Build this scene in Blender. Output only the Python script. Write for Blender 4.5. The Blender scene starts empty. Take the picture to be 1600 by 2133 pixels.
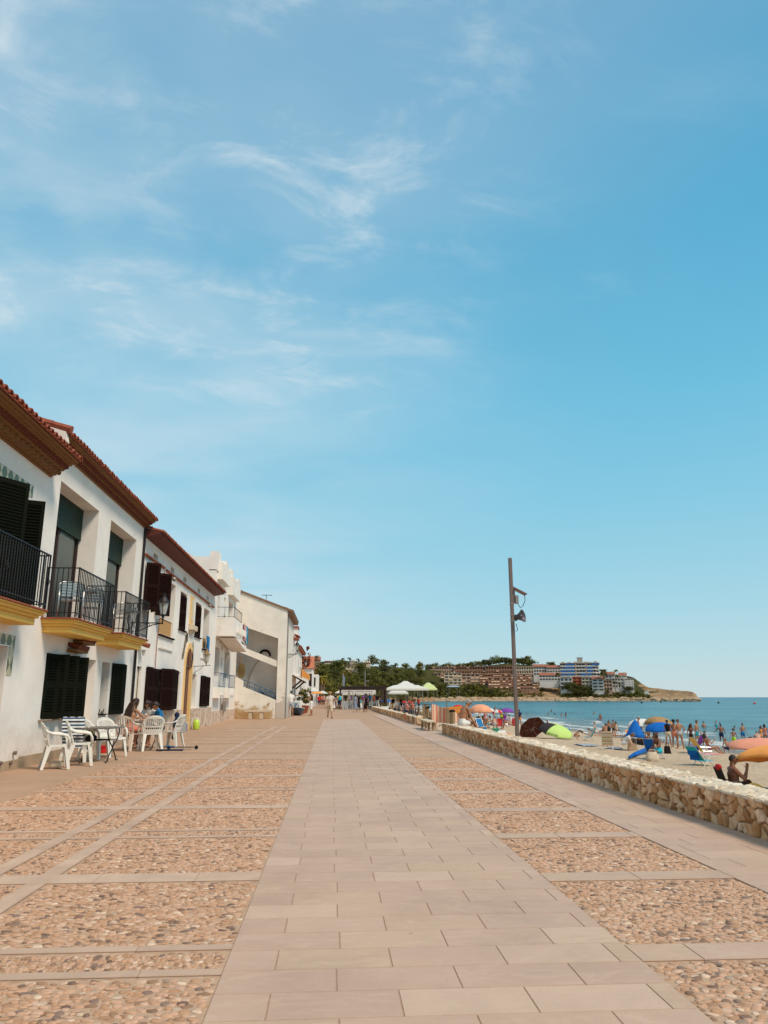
import bpy, bmesh, math, random
import numpy as np
from mathutils import Vector, Matrix, Euler, noise
R = math.radians
PI = math.pi
random.seed(7)
scene = bpy.context.scene
col = scene.collection

# ---------------------------------------------------------------- camera, sky, sun, exposure
EYE = 1.35
cam_data = bpy.data.cameras.new('camera')
cam = bpy.data.objects.new('camera', cam_data); col.objects.link(cam)
cam_data.sensor_fit = 'HORIZONTAL'; cam_data.sensor_width = 36.0; cam_data.lens = 1545 / 1600 * 36
cam_data.clip_start = 0.1; cam_data.clip_end = 40000
cam.location = (0, 0, EYE)
cam.rotation_euler = (R(90 + 14.01), 0, R(-3.88))
scene.camera = cam

SUN_EL, SUN_AZ = 50.0, 133.0          # azimuth clockwise from +Y (street direction), i.e. towards the sea
world = bpy.data.worlds.new('World'); scene.world = world; world.use_nodes = True
nt = world.node_tree; nt.nodes.clear()
def N(t, **k):
    n = nt.nodes.new(t)
    for a, b in k.items(): setattr(n, a, b)
    return n
def L(a, b): nt.links.new(a, b)
sky = N('ShaderNodeTexSky', sky_type='NISHITA', sun_disc=False, sun_elevation=R(SUN_EL), sun_rotation=R(SUN_AZ))
sky.altitude = 0; sky.air_density = 1.0; sky.dust_density = 1.0; sky.ozone_density = 2.0
tc = N('ShaderNodeTexCoord')
# wispy cirrus: stretched noise on the direction vector, projected on a high flat layer
sep = N('ShaderNodeSeparateXYZ'); L(tc.outputs['Generated'], sep.inputs[0])
def wm(op, a, b=None, c=None, clamp=False):
    m = N('ShaderNodeMath', operation=op, use_clamp=clamp)
    for i, s in enumerate((a, b, c)):
        if s is None: continue
        if isinstance(s, (int, float)): m.inputs[i].default_value = s
        else: L(s, m.inputs[i])
    return m.outputs[0]
sep_z = wm('MAXIMUM', sep.outputs['Z'], 0.0)
zz = wm('MAXIMUM', sep.outputs['Z'], 0.02)
den = wm('ADD', zz, 0.12)
cx = wm('DIVIDE', sep.outputs['X'], den); cy = wm('DIVIDE', sep.outputs['Y'], den)
comb = N('ShaderNodeCombineXYZ'); L(cx, comb.inputs[0]); L(cy, comb.inputs[1])
def wnoise(scale, detail, rough, dist, rot=0.0, sc=(1, 1, 1), loc=(0, 0, 0)):
    mp = N('ShaderNodeMapping'); mp.inputs['Rotation'].default_value = (0, 0, rot); mp.inputs['Scale'].default_value = sc; mp.inputs['Location'].default_value = loc
    L(comb.outputs[0], mp.inputs[0])
    n = N('ShaderNodeTexNoise'); n.inputs['Scale'].default_value = scale; n.inputs['Detail'].default_value = detail
    n.inputs['Roughness'].default_value = rough; n.inputs['Distortion'].default_value = dist
    L(mp.outputs[0], n.inputs['Vector']); return n.outputs[0]
def wramp(f, a, b, lo=0.0, hi=1.0):
    m = N('ShaderNodeMapRange', interpolation_type='SMOOTHSTEP'); L(f, m.inputs[0])
    m.inputs[1].default_value = a; m.inputs[2].default_value = b; m.inputs[3].default_value = lo; m.inputs[4].default_value = hi
    return m.outputs[0]
n_big = wnoise(0.9, 3, 0.5, 0.3, loc=(3.2, 1.1, 0))
n_wisp = wnoise(2.1, 7, 0.58, 0.35, rot=-0.5, sc=(0.7, 1.3, 1), loc=(4.1, 2.2, 0))
n_soft = wnoise(1.5, 5, 0.5, 0.3, rot=-0.3, sc=(0.8, 1.1, 1), loc=(7.3, 2.4, 0))
left = wramp(cx, 0.95, -1.2)                       # more veil towards the land side
veil = wm('MULTIPLY', wm('MULTIPLY_ADD', wramp(n_soft, 0.30, 0.66), 0.6, 0.3), wm('MULTIPLY_ADD', left, 1.0, 0.0))
wisp = wm('MULTIPLY', wramp(n_wisp, 0.50, 0.74), wramp(n_big, 0.40, 0.62))
wisp = wm('MULTIPLY', wisp, wm('MULTIPLY', wm('MULTIPLY', wramp(cx, 0.75, 0.35), wramp(zz, 0.74, 0.62)), wramp(zz, 0.20, 0.40)))
n_mot = wnoise(5.5, 7, 0.62, 0.5, rot=-0.4, sc=(0.8, 1.2, 1), loc=(0.3, 5.1, 0))
mot = wm('MULTIPLY', wramp(n_mot, 0.46, 0.78), wm('MULTIPLY', wm('MULTIPLY', wramp(cx, 0.55, -0.1), wramp(zz, 0.30, 0.50)), wramp(n_soft, 0.36, 0.56)))
cloud = wm('ADD', wm('MULTIPLY', veil, 0.72), wm('ADD', wm('MULTIPLY', wisp, 0.38), wm('MULTIPLY', mot, 0.60)), clamp=True)
# the physical sky, toned towards the teal summer sky of the day
tr = N('ShaderNodeValToRGB'); L(wm('POWER', sep_z, 0.5), tr.inputs[0])
def lin(*c): return tuple(((x / 255 + .055) / 1.055) ** 2.4 for x in c)
SKY = [(0.0, lin(208, 224, 228)), (0.12, lin(201, 223, 228)), (0.31, lin(172, 217, 230)), (0.49, lin(138, 207, 230)), (0.61, lin(112, 196, 227)), (0.74, lin(88, 178, 216)), (0.865, lin(90, 166, 206)), (1.0, lin(84, 150, 194))]
E_ = tr.color_ramp.elements
E_[0].position = 0; E_[0].color = (*SKY[0][1], 1); E_[1].position = 1; E_[1].color = (*SKY[-1][1], 1)
for p_, c_ in SKY[1:-1]:
    e = E_.new(p_); e.color = (*c_, 1)
scl = N('ShaderNodeVectorMath', operation='SCALE'); L(tr.outputs[0], scl.inputs[0]); scl.inputs['Scale'].default_value = 7.9
tint = N('ShaderNodeMix', data_type='RGBA'); tint.inputs[0].default_value = 0.86
L(sky.outputs[0], tint.inputs[6]); L(scl.outputs[0], tint.inputs[7])
mixc = N('ShaderNodeMix', data_type='RGBA'); L(cloud, mixc.inputs[0]); L(tint.outputs[2], mixc.inputs[6])
mixc.inputs[7].default_value = (5.6, 6.3, 6.6, 1)
bg = N('ShaderNodeBackground'); L(mixc.outputs[2], bg.inputs[0]); bg.inputs[1].default_value = 0.10
wo = N('ShaderNodeOutputWorld'); L(bg.outputs[0], wo.inputs[0])

sun_d = bpy.data.lights.new('sun', 'SUN'); sun_d.energy = 2.6; sun_d.angle = R(16); sun_d.color = (1.0, 0.86, 0.70)
sun = bpy.data.objects.new('sun', sun_d); col.objects.link(sun)
sv = Vector((math.sin(R(SUN_AZ)) * math.cos(R(SUN_EL)), math.cos(R(SUN_AZ)) * math.cos(R(SUN_EL)), math.sin(R(SUN_EL))))
sun.rotation_euler = sv.to_track_quat('Z', 'Y').to_euler()
sun.location = (0, 0, 60)
vs = scene.view_settings
scene.display_settings.display_device = 'sRGB'
vs.view_transform = 'Standard'; vs.look = 'None'; vs.exposure = 0.35; vs.gamma = 1.0; vs.use_curve_mapping = False

# ---------------------------------------------------------------- placing helpers (photo survey -> metres)
F_ = 1545.0; TH_ = R(14.01); PS_ = R(3.88)
def ray(u, v):
    xc = (u - 800) / F_; yc = (1066.5 - v) / F_
    f = math.cos(TH_) - math.sin(TH_) * yc; z = math.sin(TH_) + math.cos(TH_) * yc
    return (xc * math.cos(PS_) + f * math.sin(PS_), -xc * math.sin(PS_) + f * math.cos(PS_), z)
def on_z(u, v, z=0.0):
    r = ray(u, v); t = (z - EYE) / r[2]; return Vector((r[0] * t, r[1] * t, z))
def on_x(u, v, x):
    r = ray(u, v); t = x / r[0]; return Vector((x, r[1] * t, EYE + r[2] * t))
def on_y(u, v, y):
    r = ray(u, v); t = y / r[1]; return Vector((r[0] * t, y, EYE + r[2] * t))
def at_d(u, v, D):
    r = ray(u, v); t = D / math.hypot(r[0], r[1]); return Vector((r[0] * t, r[1] * t, EYE + r[2] * t))
SA, SB = -0.85, -0.058
def sand_z(x): return SA + SB * (x - 5)
def on_sand(u, v):
    r = ray(u, v); t = (SA - 5 * SB - EYE) / (r[2] - SB * r[0])
    return Vector((r[0] * t, r[1] * t, EYE + r[2] * t))
WATER = -2.12

# ---------------------------------------------------------------- objects and meshes
ORIG = {}
def tag(o, label=None, cat=None, group=None, kind=None):
    if label: o['label'] = label
    if cat: o['category'] = cat
    if group: o['group'] = group
    if kind: o['kind'] = kind
    return o
def thing(name, label, cat, loc=(0, 0, 0), rz=0.0, group=None, local=False):
    o = bpy.data.objects.new(name, None); col.objects.link(o)
    o.empty_display_size = 0.2
    o.location = loc; o.rotation_euler = (0, 0, rz)
    ORIG[o] = Vector((0, 0, 0)) if local else Vector(loc)
    return tag(o, label, cat, group)
def kids(o): return [c for c in bpy.data.objects if c.parent == o]
def copy_tree(o, loc=None, rz=None, label=None, scale=None, parent=None):
    c = o.copy(); col.objects.link(c); c.parent = parent
    for ch in o.children: copy_tree(ch, parent=c)
    if loc is not None: c.location = loc
    if rz is not None: c.rotation_euler = (0, 0, rz)
    if label: c['label'] = label
    if scale is not None: c.scale = scale if hasattr(scale, '__len__') else (scale,) * 3
    return c

class MB:
    def __init__(s): s.v = []; s.f = []; s.c = []; s.m = []; s.cur = 0
    def add(s, vs, fs, col_=None):
        b = len(s.v); s.v.extend([tuple(p) for p in vs]); s.f.extend([tuple(i + b for i in f) for f in fs])
        s.c.extend([col_] * len(fs)); s.m.extend([s.cur] * len(fs)); return s
    def box(s, x0, x1, y0, y1, z0, z1, c=None):
        v = [(x, y, z) for z in (z0, z1) for y in (y0, y1) for x in (x0, x1)]
        return s.add(v, [(0, 2, 3, 1), (4, 5, 7, 6), (0, 1, 5, 4), (2, 6, 7, 3), (0, 4, 6, 2), (1, 3, 7, 5)], c)
    def obox(s, M, sx, sy, sz, c=None):
        v = [M @ Vector((x * sx / 2, y * sy / 2, z * sz / 2)) for z in (-1, 1) for y in (-1, 1) for x in (-1, 1)]
        return s.add(v, [(0, 2, 3, 1), (4, 5, 7, 6), (0, 1, 5, 4), (2, 6, 7, 3), (0, 4, 6, 2), (1, 3, 7, 5)], c)
    def bar(s, p, q, w, d=None, up=(0, 0, 1), c=None):
        p = Vector(p); q = Vector(q); d = d or w; ax = q - p; l = ax.length
        if l < 1e-6: return s
        z = ax / l; u = Vector(up)
        x = u.cross(z)
        if x.length < 1e-4: x = Vector((1, 0, 0)).cross(z)
        if x.length < 1e-4: x = Vector((0, 1, 0))
        x.normalize(); y = z.cross(x)
        M = Matrix((( x.x, y.x, z.x, (p.x + q.x) / 2), (x.y, y.y, z.y, (p.y + q.y) / 2), (x.z, y.z, z.z, (p.z + q.z) / 2), (0, 0, 0, 1)))
        return s.obox(M, w, d, l, c)
    def tube(s, pts, r, n=8, caps=True, c=None, closed=False):
        pts = [Vector(p) for p in pts]; k = len(pts); rs = r if hasattr(r, '__len__') else [r] * k
        vs = []; prev = None
        for i, p in enumerate(pts):
            if closed: t = pts[(i + 1) % k] - pts[i - 1]
            else: t = pts[min(i + 1, k - 1)] - pts[max(i - 1, 0)]
            if t.length < 1e-9: t = Vector((0, 0, 1))
            t.normalize()
            if prev is None:
                a = Vector((0, 0, 1)) if abs(t.z) < 0.9 else Vector((1, 0, 0))
                x = a.cross(t).normalized()
            else:
                x = prev - t * prev.dot(t)
                x = x.normalized() if x.length > 1e-5 else Vector((1, 0, 0))
            prev = x; y = t.cross(x)
            for j in range(n):
                a = 2 * PI * j / n; vs.append(p + (x * math.cos(a) + y * math.sin(a)) * rs[i])
        fs = []
        for i in range(k if closed else k - 1):
            i2 = (i + 1) % k
            for j in range(n): fs.append((i * n + j, i * n + (j + 1) % n, i2 * n + (j + 1) % n, i2 * n + j))
        if caps and not closed: fs.append(tuple(range(n - 1, -1, -1))); fs.append(tuple((k - 1) * n + j for j in range(n)))
        return s.add(vs, fs, c)
    def lathe(s, prof, n=16, o=(0, 0, 0), M=None, c=None, cap=True):
        vs = []; fs = []; o = Vector(o)
        for r, z in prof:
            for j in range(n):
                a = 2 * PI * j / n; p = Vector((r * math.cos(a), r * math.sin(a), z))
                vs.append((M @ p if M else p) + o)
        k = len(prof)
        for i in range(k - 1):
            for j in range(n): fs.append((i * n + j, i * n + (j + 1) % n, (i + 1) * n + (j + 1) % n, (i + 1) * n + j))
        if cap: fs.append(tuple(range(n - 1, -1, -1))); fs.append(tuple((k - 1) * n + j for j in range(n)))
        return s.add(vs, fs, c)
    def prism(s, poly, dirv, c=None):
        poly = [Vector(p) for p in poly]; d = Vector(dirv); n = len(poly)
        vs = poly + [p + d for p in poly]
        fs = [tuple(range(n)), tuple(range(2 * n - 1, n - 1, -1))] + [(i, i + n, (i + 1) % n + n, (i + 1) % n) for i in range(n)]
        return s.add(vs, fs, c)
    def ell(s, ctr, rx, ry, rz, n=12, m=8, M=None, c=None):
        vs = []; fs = []; ctr = Vector(ctr)
        def P(a, b):
            p = Vector((rx * math.cos(b) * math.cos(a), ry * math.cos(b) * math.sin(a), rz * math.sin(b)))
            return ctr + (M @ p if M else p)
        vs.append(P(0, -PI / 2))
        for i in range(1, m):
            for j in range(n): vs.append(P(2 * PI * j / n, -PI / 2 + PI * i / m))
        vs.append(P(0, PI / 2)); t = len(vs) - 1
        for j in range(n): fs.append((0, 1 + (j + 1) % n, 1 + j)); fs.append((t, t - n + j, t - n + (j + 1) % n))
        for i in range(m - 2):
            for j in range(n): a = 1 + i * n; fs.append((a + j, a + (j + 1) % n, a + n + (j + 1) % n, a + n + j))
        return s.add(vs, fs, c)
    def build(s, name, mat, parent=None, smooth=False, bevel=0, fix=False, flat_ang=None):
        me = bpy.data.meshes.new(name)
        o0 = ORIG.get(parent, Vector((0, 0, 0))) if parent else Vector((0, 0, 0))
        V = np.array(s.v, dtype=float).reshape(-1, 3) - np.array(o0)
        me.from_pydata(V.tolist(), [], s.f)
        mats = mat if isinstance(mat, (list, tuple)) else [mat]
        for m_ in mats: me.materials.append(m_)
        if len(mats) > 1: me.polygons.foreach_set('material_index', s.m)
        if any(x is not None for x in s.c):
            at = me.color_attributes.new('tone', 'FLOAT_COLOR', 'CORNER')
            arr = np.ones((len(me.loops), 4)); k = 0
            for f, c in zip(s.f, s.c):
                cc = c if c is not None else (0.5, 0.5, 0.5)
                if not hasattr(cc, '__len__'): cc = (cc, cc, cc)
                arr[k:k + len(f), :3] = cc; k += len(f)
            at.data.foreach_set('color', arr.ravel())
        if fix or bevel:
            bm = bmesh.new(); bm.from_mesh(me)
            if fix: bmesh.ops.recalc_face_normals(bm, faces=bm.faces)
            if bevel:
                es = [e for e in bm.edges if len(e.link_faces) == 2 and e.calc_face_angle(0) > 0.6]
                bmesh.ops.bevel(bm, geom=es, offset=bevel, segments=2, affect='EDGES', clamp_overlap=True)
            bm.to_mesh(me); bm.free()
        if smooth: me.polygons.foreach_set('use_smooth', [True] * len(me.polygons))
        me.update()
        ob = bpy.data.objects.new(name, me); col.objects.link(ob)
        if smooth and flat_ang:
            me.set_sharp_from_angle(angle=R(flat_ang))
        if parent: ob.parent = parent; ORIG[ob] = o0
        return ob
def Mx(loc=(0, 0, 0), rz=0, rx=0, ry=0):
    return Matrix.Translation(Vector(loc)) @ Euler((rx, ry, rz)).to_matrix().to_4x4()

# ---------------------------------------------------------------- materials
class MT:
    def __init__(s, name, rough=0.7, metal=0.0, spec=0.4):
        s.m = bpy.data.materials.new(name); s.m.use_nodes = True; s.t = s.m.node_tree
        s.b = s.t.nodes['Principled BSDF']; s.b.inputs['Roughness'].default_value = rough
        s.b.inputs['Metallic'].default_value = metal; s.b.inputs['Specular IOR Level'].default_value = spec
        s.co = s.n('ShaderNodeTexCoord').outputs['Object']
    def n(s, t, **k):
        x = s.t.nodes.new(t)
        for a, b in k.items(): setattr(x, a, b)
        return x
    def l(s, a, b): s.t.links.new(a, b)
    def geo(s): s.co = s.n('ShaderNodeNewGeometry').outputs['Position']; return s
    def map(s, sc=(1, 1, 1), rot=(0, 0, 0), loc=(0, 0, 0)):
        mp = s.n('ShaderNodeMapping'); s.l(s.co, mp.inputs[0]); mp.inputs['Scale'].default_value = sc; mp.inputs['Rotation'].default_value = rot; mp.inputs['Location'].default_value = loc
        return mp.outputs[0]
    def noise(s, scale, detail=4, rough=0.55, dist=0.0, vec=None):
        x = s.n('ShaderNodeTexNoise'); x.inputs['Scale'].default_value = scale; x.inputs['Detail'].default_value = detail
        x.inputs['Roughness'].default_value = rough; x.inputs['Distortion'].default_value = dist
        s.l(vec if vec is not None else s.co, x.inputs['Vector']); return x.outputs[0]
    def vor(s, scale, feature='F1', vec=None, rnd=1.0):
        x = s.n('ShaderNodeTexVoronoi', feature=feature); x.inputs['Scale'].default_value = scale; x.inputs['Randomness'].default_value = rnd
        s.l(vec if vec is not None else s.co, x.inputs['Vector']); return x
    def ramp(s, f, stops, const=False):
        x = s.n('ShaderNodeValToRGB'); s.l(f, x.inputs[0]); e = x.color_ramp.elements
        if const: x.color_ramp.interpolation = 'CONSTANT'
        e[0].position = stops[0][0]; e[0].color = (*s.c3(stops[0][1]), 1); e[1].position = stops[-1][0]; e[1].color = (*s.c3(stops[-1][1]), 1)
        for p, c in stops[1:-1]: y = e.new(p); y.color = (*s.c3(c), 1)
        return x.outputs[0]
    def c3(s, c): return c if hasattr(c, '__len__') else (c, c, c)
    def mr(s, f, a, b, lo=0.0, hi=1.0):
        m = s.n('ShaderNodeMapRange'); s.l(f, m.inputs[0])
        for i, x in enumerate((a, b, lo, hi)): m.inputs[i + 1].default_value = x
        return m.outputs[0]
    def mix(s, f, a, b, bt='MIX'):
        x = s.n('ShaderNodeMix', data_type='RGBA', blend_type=bt)
        for i, v in ((0, f), (6, a), (7, b)):
            if isinstance(v, (int, float)):
                if i == 0: x.inputs[0].default_value = v
                else: x.inputs[i].default_value = (v, v, v, 1)
            elif isinstance(v, tuple): x.inputs[i].default_value = (*v, 1)
            else: s.l(v, x.inputs[i])
        return x.outputs[2]
    def math(s, op, a, b=None, clamp=False):
        m = s.n('ShaderNodeMath', operation=op, use_clamp=clamp)
        for i, v in enumerate((a, b)):
            if v is None: continue
            if isinstance(v, (int, float)): m.inputs[i].default_value = v
            else: s.l(v, m.inputs[i])
        return m.outputs[0]
    def attr(s, name='tone'):
        x = s.n('ShaderNodeAttribute'); x.attribute_name = name; return x.outputs['Color']
    def xyz(s):
        x = s.n('ShaderNodeSeparateXYZ'); s.l(s.co, x.inputs[0]); return x.outputs
    def color(s, c):
        if isinstance(c, tuple): s.b.inputs['Base Color'].default_value = (*c, 1)
        else: s.l(c, s.b.inputs['Base Color'])
        return s
    def rough(s, r): s.l(r, s.b.inputs['Roughness']); return s
    def bump(s, h, strength=0.3, dist=0.01):
        x = s.n('ShaderNodeBump'); x.inputs['Strength'].default_value = strength; x.inputs['Distance'].default_value = dist
        s.l(h, x.inputs['Height']); s.l(x.outputs[0], s.b.inputs['Normal']); return s
def simple(name, c, rough=0.6, metal=0.0, var=0.12, scale=6.0, bump=0.0, bscale=40.0, spec=0.4):
    m = MT(name, rough, metal, spec)
    f = m.noise(scale, 5, 0.6)
    m.color(m.mix(f, tuple(x * (1 - var) for x in c), tuple(min(1, x * (1 + var)) for x in c)))
    if bump: m.bump(m.noise(bscale, 4), bump, 0.01)
    return m.m
# ================================================================ materials
def plaster(name, c, stain=0.25, bump=0.12, peel=False):
    m = MT(name, 0.85, spec=0.2).geo()
    big = m.noise(0.9, 5, 0.62, 0.4); fine = m.noise(14, 6, 0.7)
    streak = m.noise(2.2, 5, 0.6, 0.2, vec=m.map((1.0, 1.6, 0.22)))
    c1 = m.mix(m.mr(big, 0.35, 0.75), c, tuple(x * (1 - 0.10 - stain * 0.2) for x in c))
    c2 = m.mix(m.mr(streak, 0.56, 0.8, 0, stain), c1, tuple(a * b for a, b in zip(c, (0.72, 0.66, 0.58))))
    x = m.xyz(); low = m.math('MULTIPLY', m.mr(x[2], 1.1, 0.1), m.mr(m.noise(3.2, 6, 0.7), 0.42, 0.62))       # splashed dirt at the foot of the wall
    c2 = m.mix(m.math('MULTIPLY', low, 0.42), c2, (0.42, 0.31, 0.20))
    crk = m.vor(0.55, 'DISTANCE_TO_EDGE', vec=m.map((1, 1, .8))); cr = m.math('MULTIPLY', m.mr(crk.outputs[0], 0.0, 0.006, 1, 0), m.mr(m.noise(0.7, 3), 0.52, 0.6))
    c2 = m.mix(m.math('MULTIPLY', cr, 0.35), c2, (0.35, 0.27, 0.20))
    if peel:
        inY = m.mr(x[1], 49.9, 49.95); zz_ = m.math('ADD', x[2], m.math('MULTIPLY', m.math('SUBTRACT', m.noise(1.3, 7, 0.68, 0.5), 0.5), 2.3))
        st = m.math('MULTIPLY', m.mr(zz_, 0.78, 0.62), m.mr(x[0], -3.75, -3.95)); c2 = m.mix(st, c2, m.ramp(m.noise(2.6, 6, .65, .6), [(.3, (.30, .17, .06)), (.55, (.46, .29, .12)), (.75, (.62, .48, .32))]))
        st2 = m.mr(m.math('ADD', m.math('ABSOLUTE', m.math('SUBTRACT', x[2], 1.55)), m.math('MULTIPLY', m.noise(2.4, 7, 0.7, 0.4), 2.6)), 1.12, 1.02); c2 = m.mix(m.math('MULTIPLY', st2, 0.8), c2, (0.50, 0.40, 0.30))
        gp = m.math('MULTIPLY', m.mr(x[0], -3.72, -3.6), m.mr(m.math('ADD', x[2], m.math('MULTIPLY', m.noise(2.1, 6, 0.65, 0.4), 2.2)), 2.35, 2.2)); c2 = m.mix(m.math('MULTIPLY', gp, 0.75), c2, (0.42, 0.35, 0.30))
    m.color(m.mix(m.mr(fine, 0.3, 0.7, 0, 0.12), c2, tuple(x * 0.86 for x in c)))
    m.bump(m.math('ADD', m.noise(9, 3), m.math('MULTIPLY', m.noise(60, 3), 0.4)), bump, 0.02)
    return m.m
M = {}
M['plaster'] = plaster('white plaster', (0.87, 0.80, 0.72), 0.36)
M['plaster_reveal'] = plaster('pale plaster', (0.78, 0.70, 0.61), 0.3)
M['plaster_old'] = plaster('aged plaster', (0.80, 0.73, 0.635), 0.75, 0.25)
M['plaster_peel'] = plaster('peeling plaster', (0.84, 0.765, 0.665), 0.6, 0.25, True)
M['yellow_plaster'] = plaster('ochre plaster', (0.86, 0.53, 0.13), 0.35)
M['stucco_cream'] = plaster('cream stucco', (0.66, 0.54, 0.40), 0.3)
def toned(name, ramp, rough=0.8, nscale=3, bump=0.2, bscale=50, namp=0.18, dist=0.006):
    m = MT(name, rough, spec=0.3).geo(); a = m.attr()
    n1 = m.noise(nscale, 6, 0.65, 0.5)
    sepc = m.n('ShaderNodeSeparateColor'); m.l(a, sepc.inputs[0])
    base = m.ramp(sepc.outputs[0], ramp)
    base = m.mix(1.0, base, m.ramp(n1, [(0.25, 1 - namp), (0.75, 1 + namp)]), 'MULTIPLY')
    m.color(base); m.bump(m.noise(bscale, 5, 0.6), bump, dist); return m
def slab_material():
    m = toned('pink beige stone slab', [(0, (0.485, 0.315, 0.224)), (0.3, (0.51, 0.334, 0.24)), (0.6, (0.53, 0.35, 0.247)), (0.85, (0.515, 0.343, 0.232)), (1, (0.575, 0.39, 0.278))], 0.62, 1.4, 0.35, 60, 0.12)
    cur = m.b.inputs['Base Color'].links[0].from_socket
    st = m.noise(5.0, 7, 0.7, 1.2, vec=m.map((0.6, 1.8, 1)))
    cur = m.mix(m.mr(st, 0.5, 0.72, 0, 0.45), cur, (0.66, 0.47, 0.33))
    st2 = m.noise(9.0, 8, 0.8, 2.0, vec=m.map((0.5, 1.6, 1), loc=(3, 1, 0))); cur = m.mix(m.mr(st2, 0.56, 0.70, 0, 0.40), cur, (0.36, 0.225, 0.15))
    dr = m.noise(0.35, 5, 0.7, 0.6); cur = m.mix(m.mr(dr, 0.5, 0.7, 0, 0.3), cur, (0.56, 0.39, 0.245))
    sp = m.noise(1.1, 4, 0.6)
    cur = m.mix(m.mr(sp, 0.55, 0.8, 0, 0.25), cur, (0.42, 0.27, 0.18))
    spots = m.vor(2.3); cur = m.mix(m.mr(spots.outputs['Distance'], 0.012, 0.03, 0.55, 0), cur, (0.10, 0.06, 0.05))
    m.color(cur); return m.m
M['slab'] = slab_material()
M['slab_warm'] = toned('warm kerb stone', [(0, (0.48, 0.32, 0.225)), (1, (0.57, 0.39, 0.28))], 0.75, 2.5, 0.3, 60, 0.16).m
M['joint'] = simple('sandy joint mortar', (0.40, 0.255, 0.17), 0.95, var=0.25, scale=20)
M['concrete_pave'] = simple('worn concrete paving', (0.45, 0.28, 0.175), 0.9, var=0.20, scale=1.4, bump=0.3)
pb = toned('river pebble', [(0, (0.17, 0.10, 0.07)), (0.14, (0.33, 0.18, 0.10)), (0.3, (0.47, 0.255, 0.14)), (0.55, (0.535, 0.308, 0.188)), (0.8, (0.565, 0.352, 0.238)), (0.93, (0.66, 0.48, 0.335)), (1, (0.24, 0.15, 0.11))], 0.6, 25, 0.1, 120, 0.16)
M['pebble'] = pb.m
def mortar_cobble():
    # mortar near the camera, the same pebble pattern as a texture further off
    m = MT('pebble mosaic bed', 0.85, spec=0.25).geo()
    v = m.vor(1.0, vec=m.map((17.5, 25.0, 1)))
    sepc = m.n('ShaderNodeSeparateColor'); m.l(v.outputs['Color'], sepc.inputs[0])
    peb = m.ramp(sepc.outputs[0], [(0, (0.24, 0.13, 0.08)), (0.25, (0.45, 0.25, 0.14)), (0.6, (0.52, 0.317, 0.196)), (0.9, (0.585, 0.41, 0.272)), (1, (0.68, 0.50, 0.36))])
    edge = m.mr(v.outputs['Distance'], 0.30, 0.55)
    c = m.mix(edge, peb, (0.50, 0.325, 0.21))
    big = m.noise(0.7, 4, 0.6)
    c = m.mix(m.mr(big, 0.45, 0.8, 0, 0.3), c, (0.34, 0.225, 0.15))
    m.color(c); m.bump(m.mr(v.outputs['Distance'], 0.1, 0.6, 1, 0), 0.5, 0.012); return m.m
M['cobble_bed'] = mortar_cobble()
ws = toned('limestone rubble', [(0, (0.30, 0.155, 0.065)), (0.25, (0.52, 0.27, 0.115)), (0.5, (0.63, 0.37, 0.195)), (0.75, (0.72, 0.48, 0.29)), (1, (0.82, 0.61, 0.42))], 0.85, 7, 0.7, 26, 0.22, 0.02)
cur = ws.b.inputs['Base Color'].links[0].from_socket
ws.color(ws.mix(ws.mr(ws.noise(9, 6, 0.7, 0.8), 0.52, 0.68, 0, 0.6), cur, (0.52, 0.26, 0.08)))
M['rubble'] = ws.m
M['lime_mortar'] = simple('lime mortar', (0.27, 0.155, 0.075), 0.95, var=0.3, scale=7, bump=0.8, bscale=30)
tm = toned('pale wall top stone', [(0, (0.58, 0.43, 0.29)), (0.5, (0.70, 0.55, 0.39)), (1, (0.80, 0.68, 0.53))], 0.85, 8, 0.7, 30, 0.15, 0.02)
M['cap_stone'] = tm.m
def sand_material():
    m = MT('beach sand', 0.95, spec=0.15).geo()
    n1 = m.noise(0.5, 6, 0.6); n2 = m.noise(6, 5, 0.7)
    dry = m.mix(m.mr(n1, 0.35, 0.7), (0.60, 0.435, 0.285), (0.68, 0.51, 0.35))
    dry = m.mix(m.mr(n2, 0.48, 0.62, 0, 0.55), dry, (0.40, 0.265, 0.16))
    x = m.xyz(); wob = m.math('MULTIPLY_ADD', m.noise(0.05, 3), 5.0)
    wx = m.math('ADD', x[0], m.math('MULTIPLY', m.noise(0.06, 3), -6.0))
    wet = m.mr(wx, 20.0, 22.0)
    m.color(m.mix(wet, dry, (0.25, 0.185, 0.135)))
    m.rough(m.mr(wet, 0, 1, 0.95, 0.32))
    m.bump(m.math('ADD', m.noise(5, 5, 0.7), m.math('MULTIPLY', m.noise(1.6, 3), 1.2)), 1.0, 0.15); return m.m
M['sand'] = sand_material()
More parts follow.
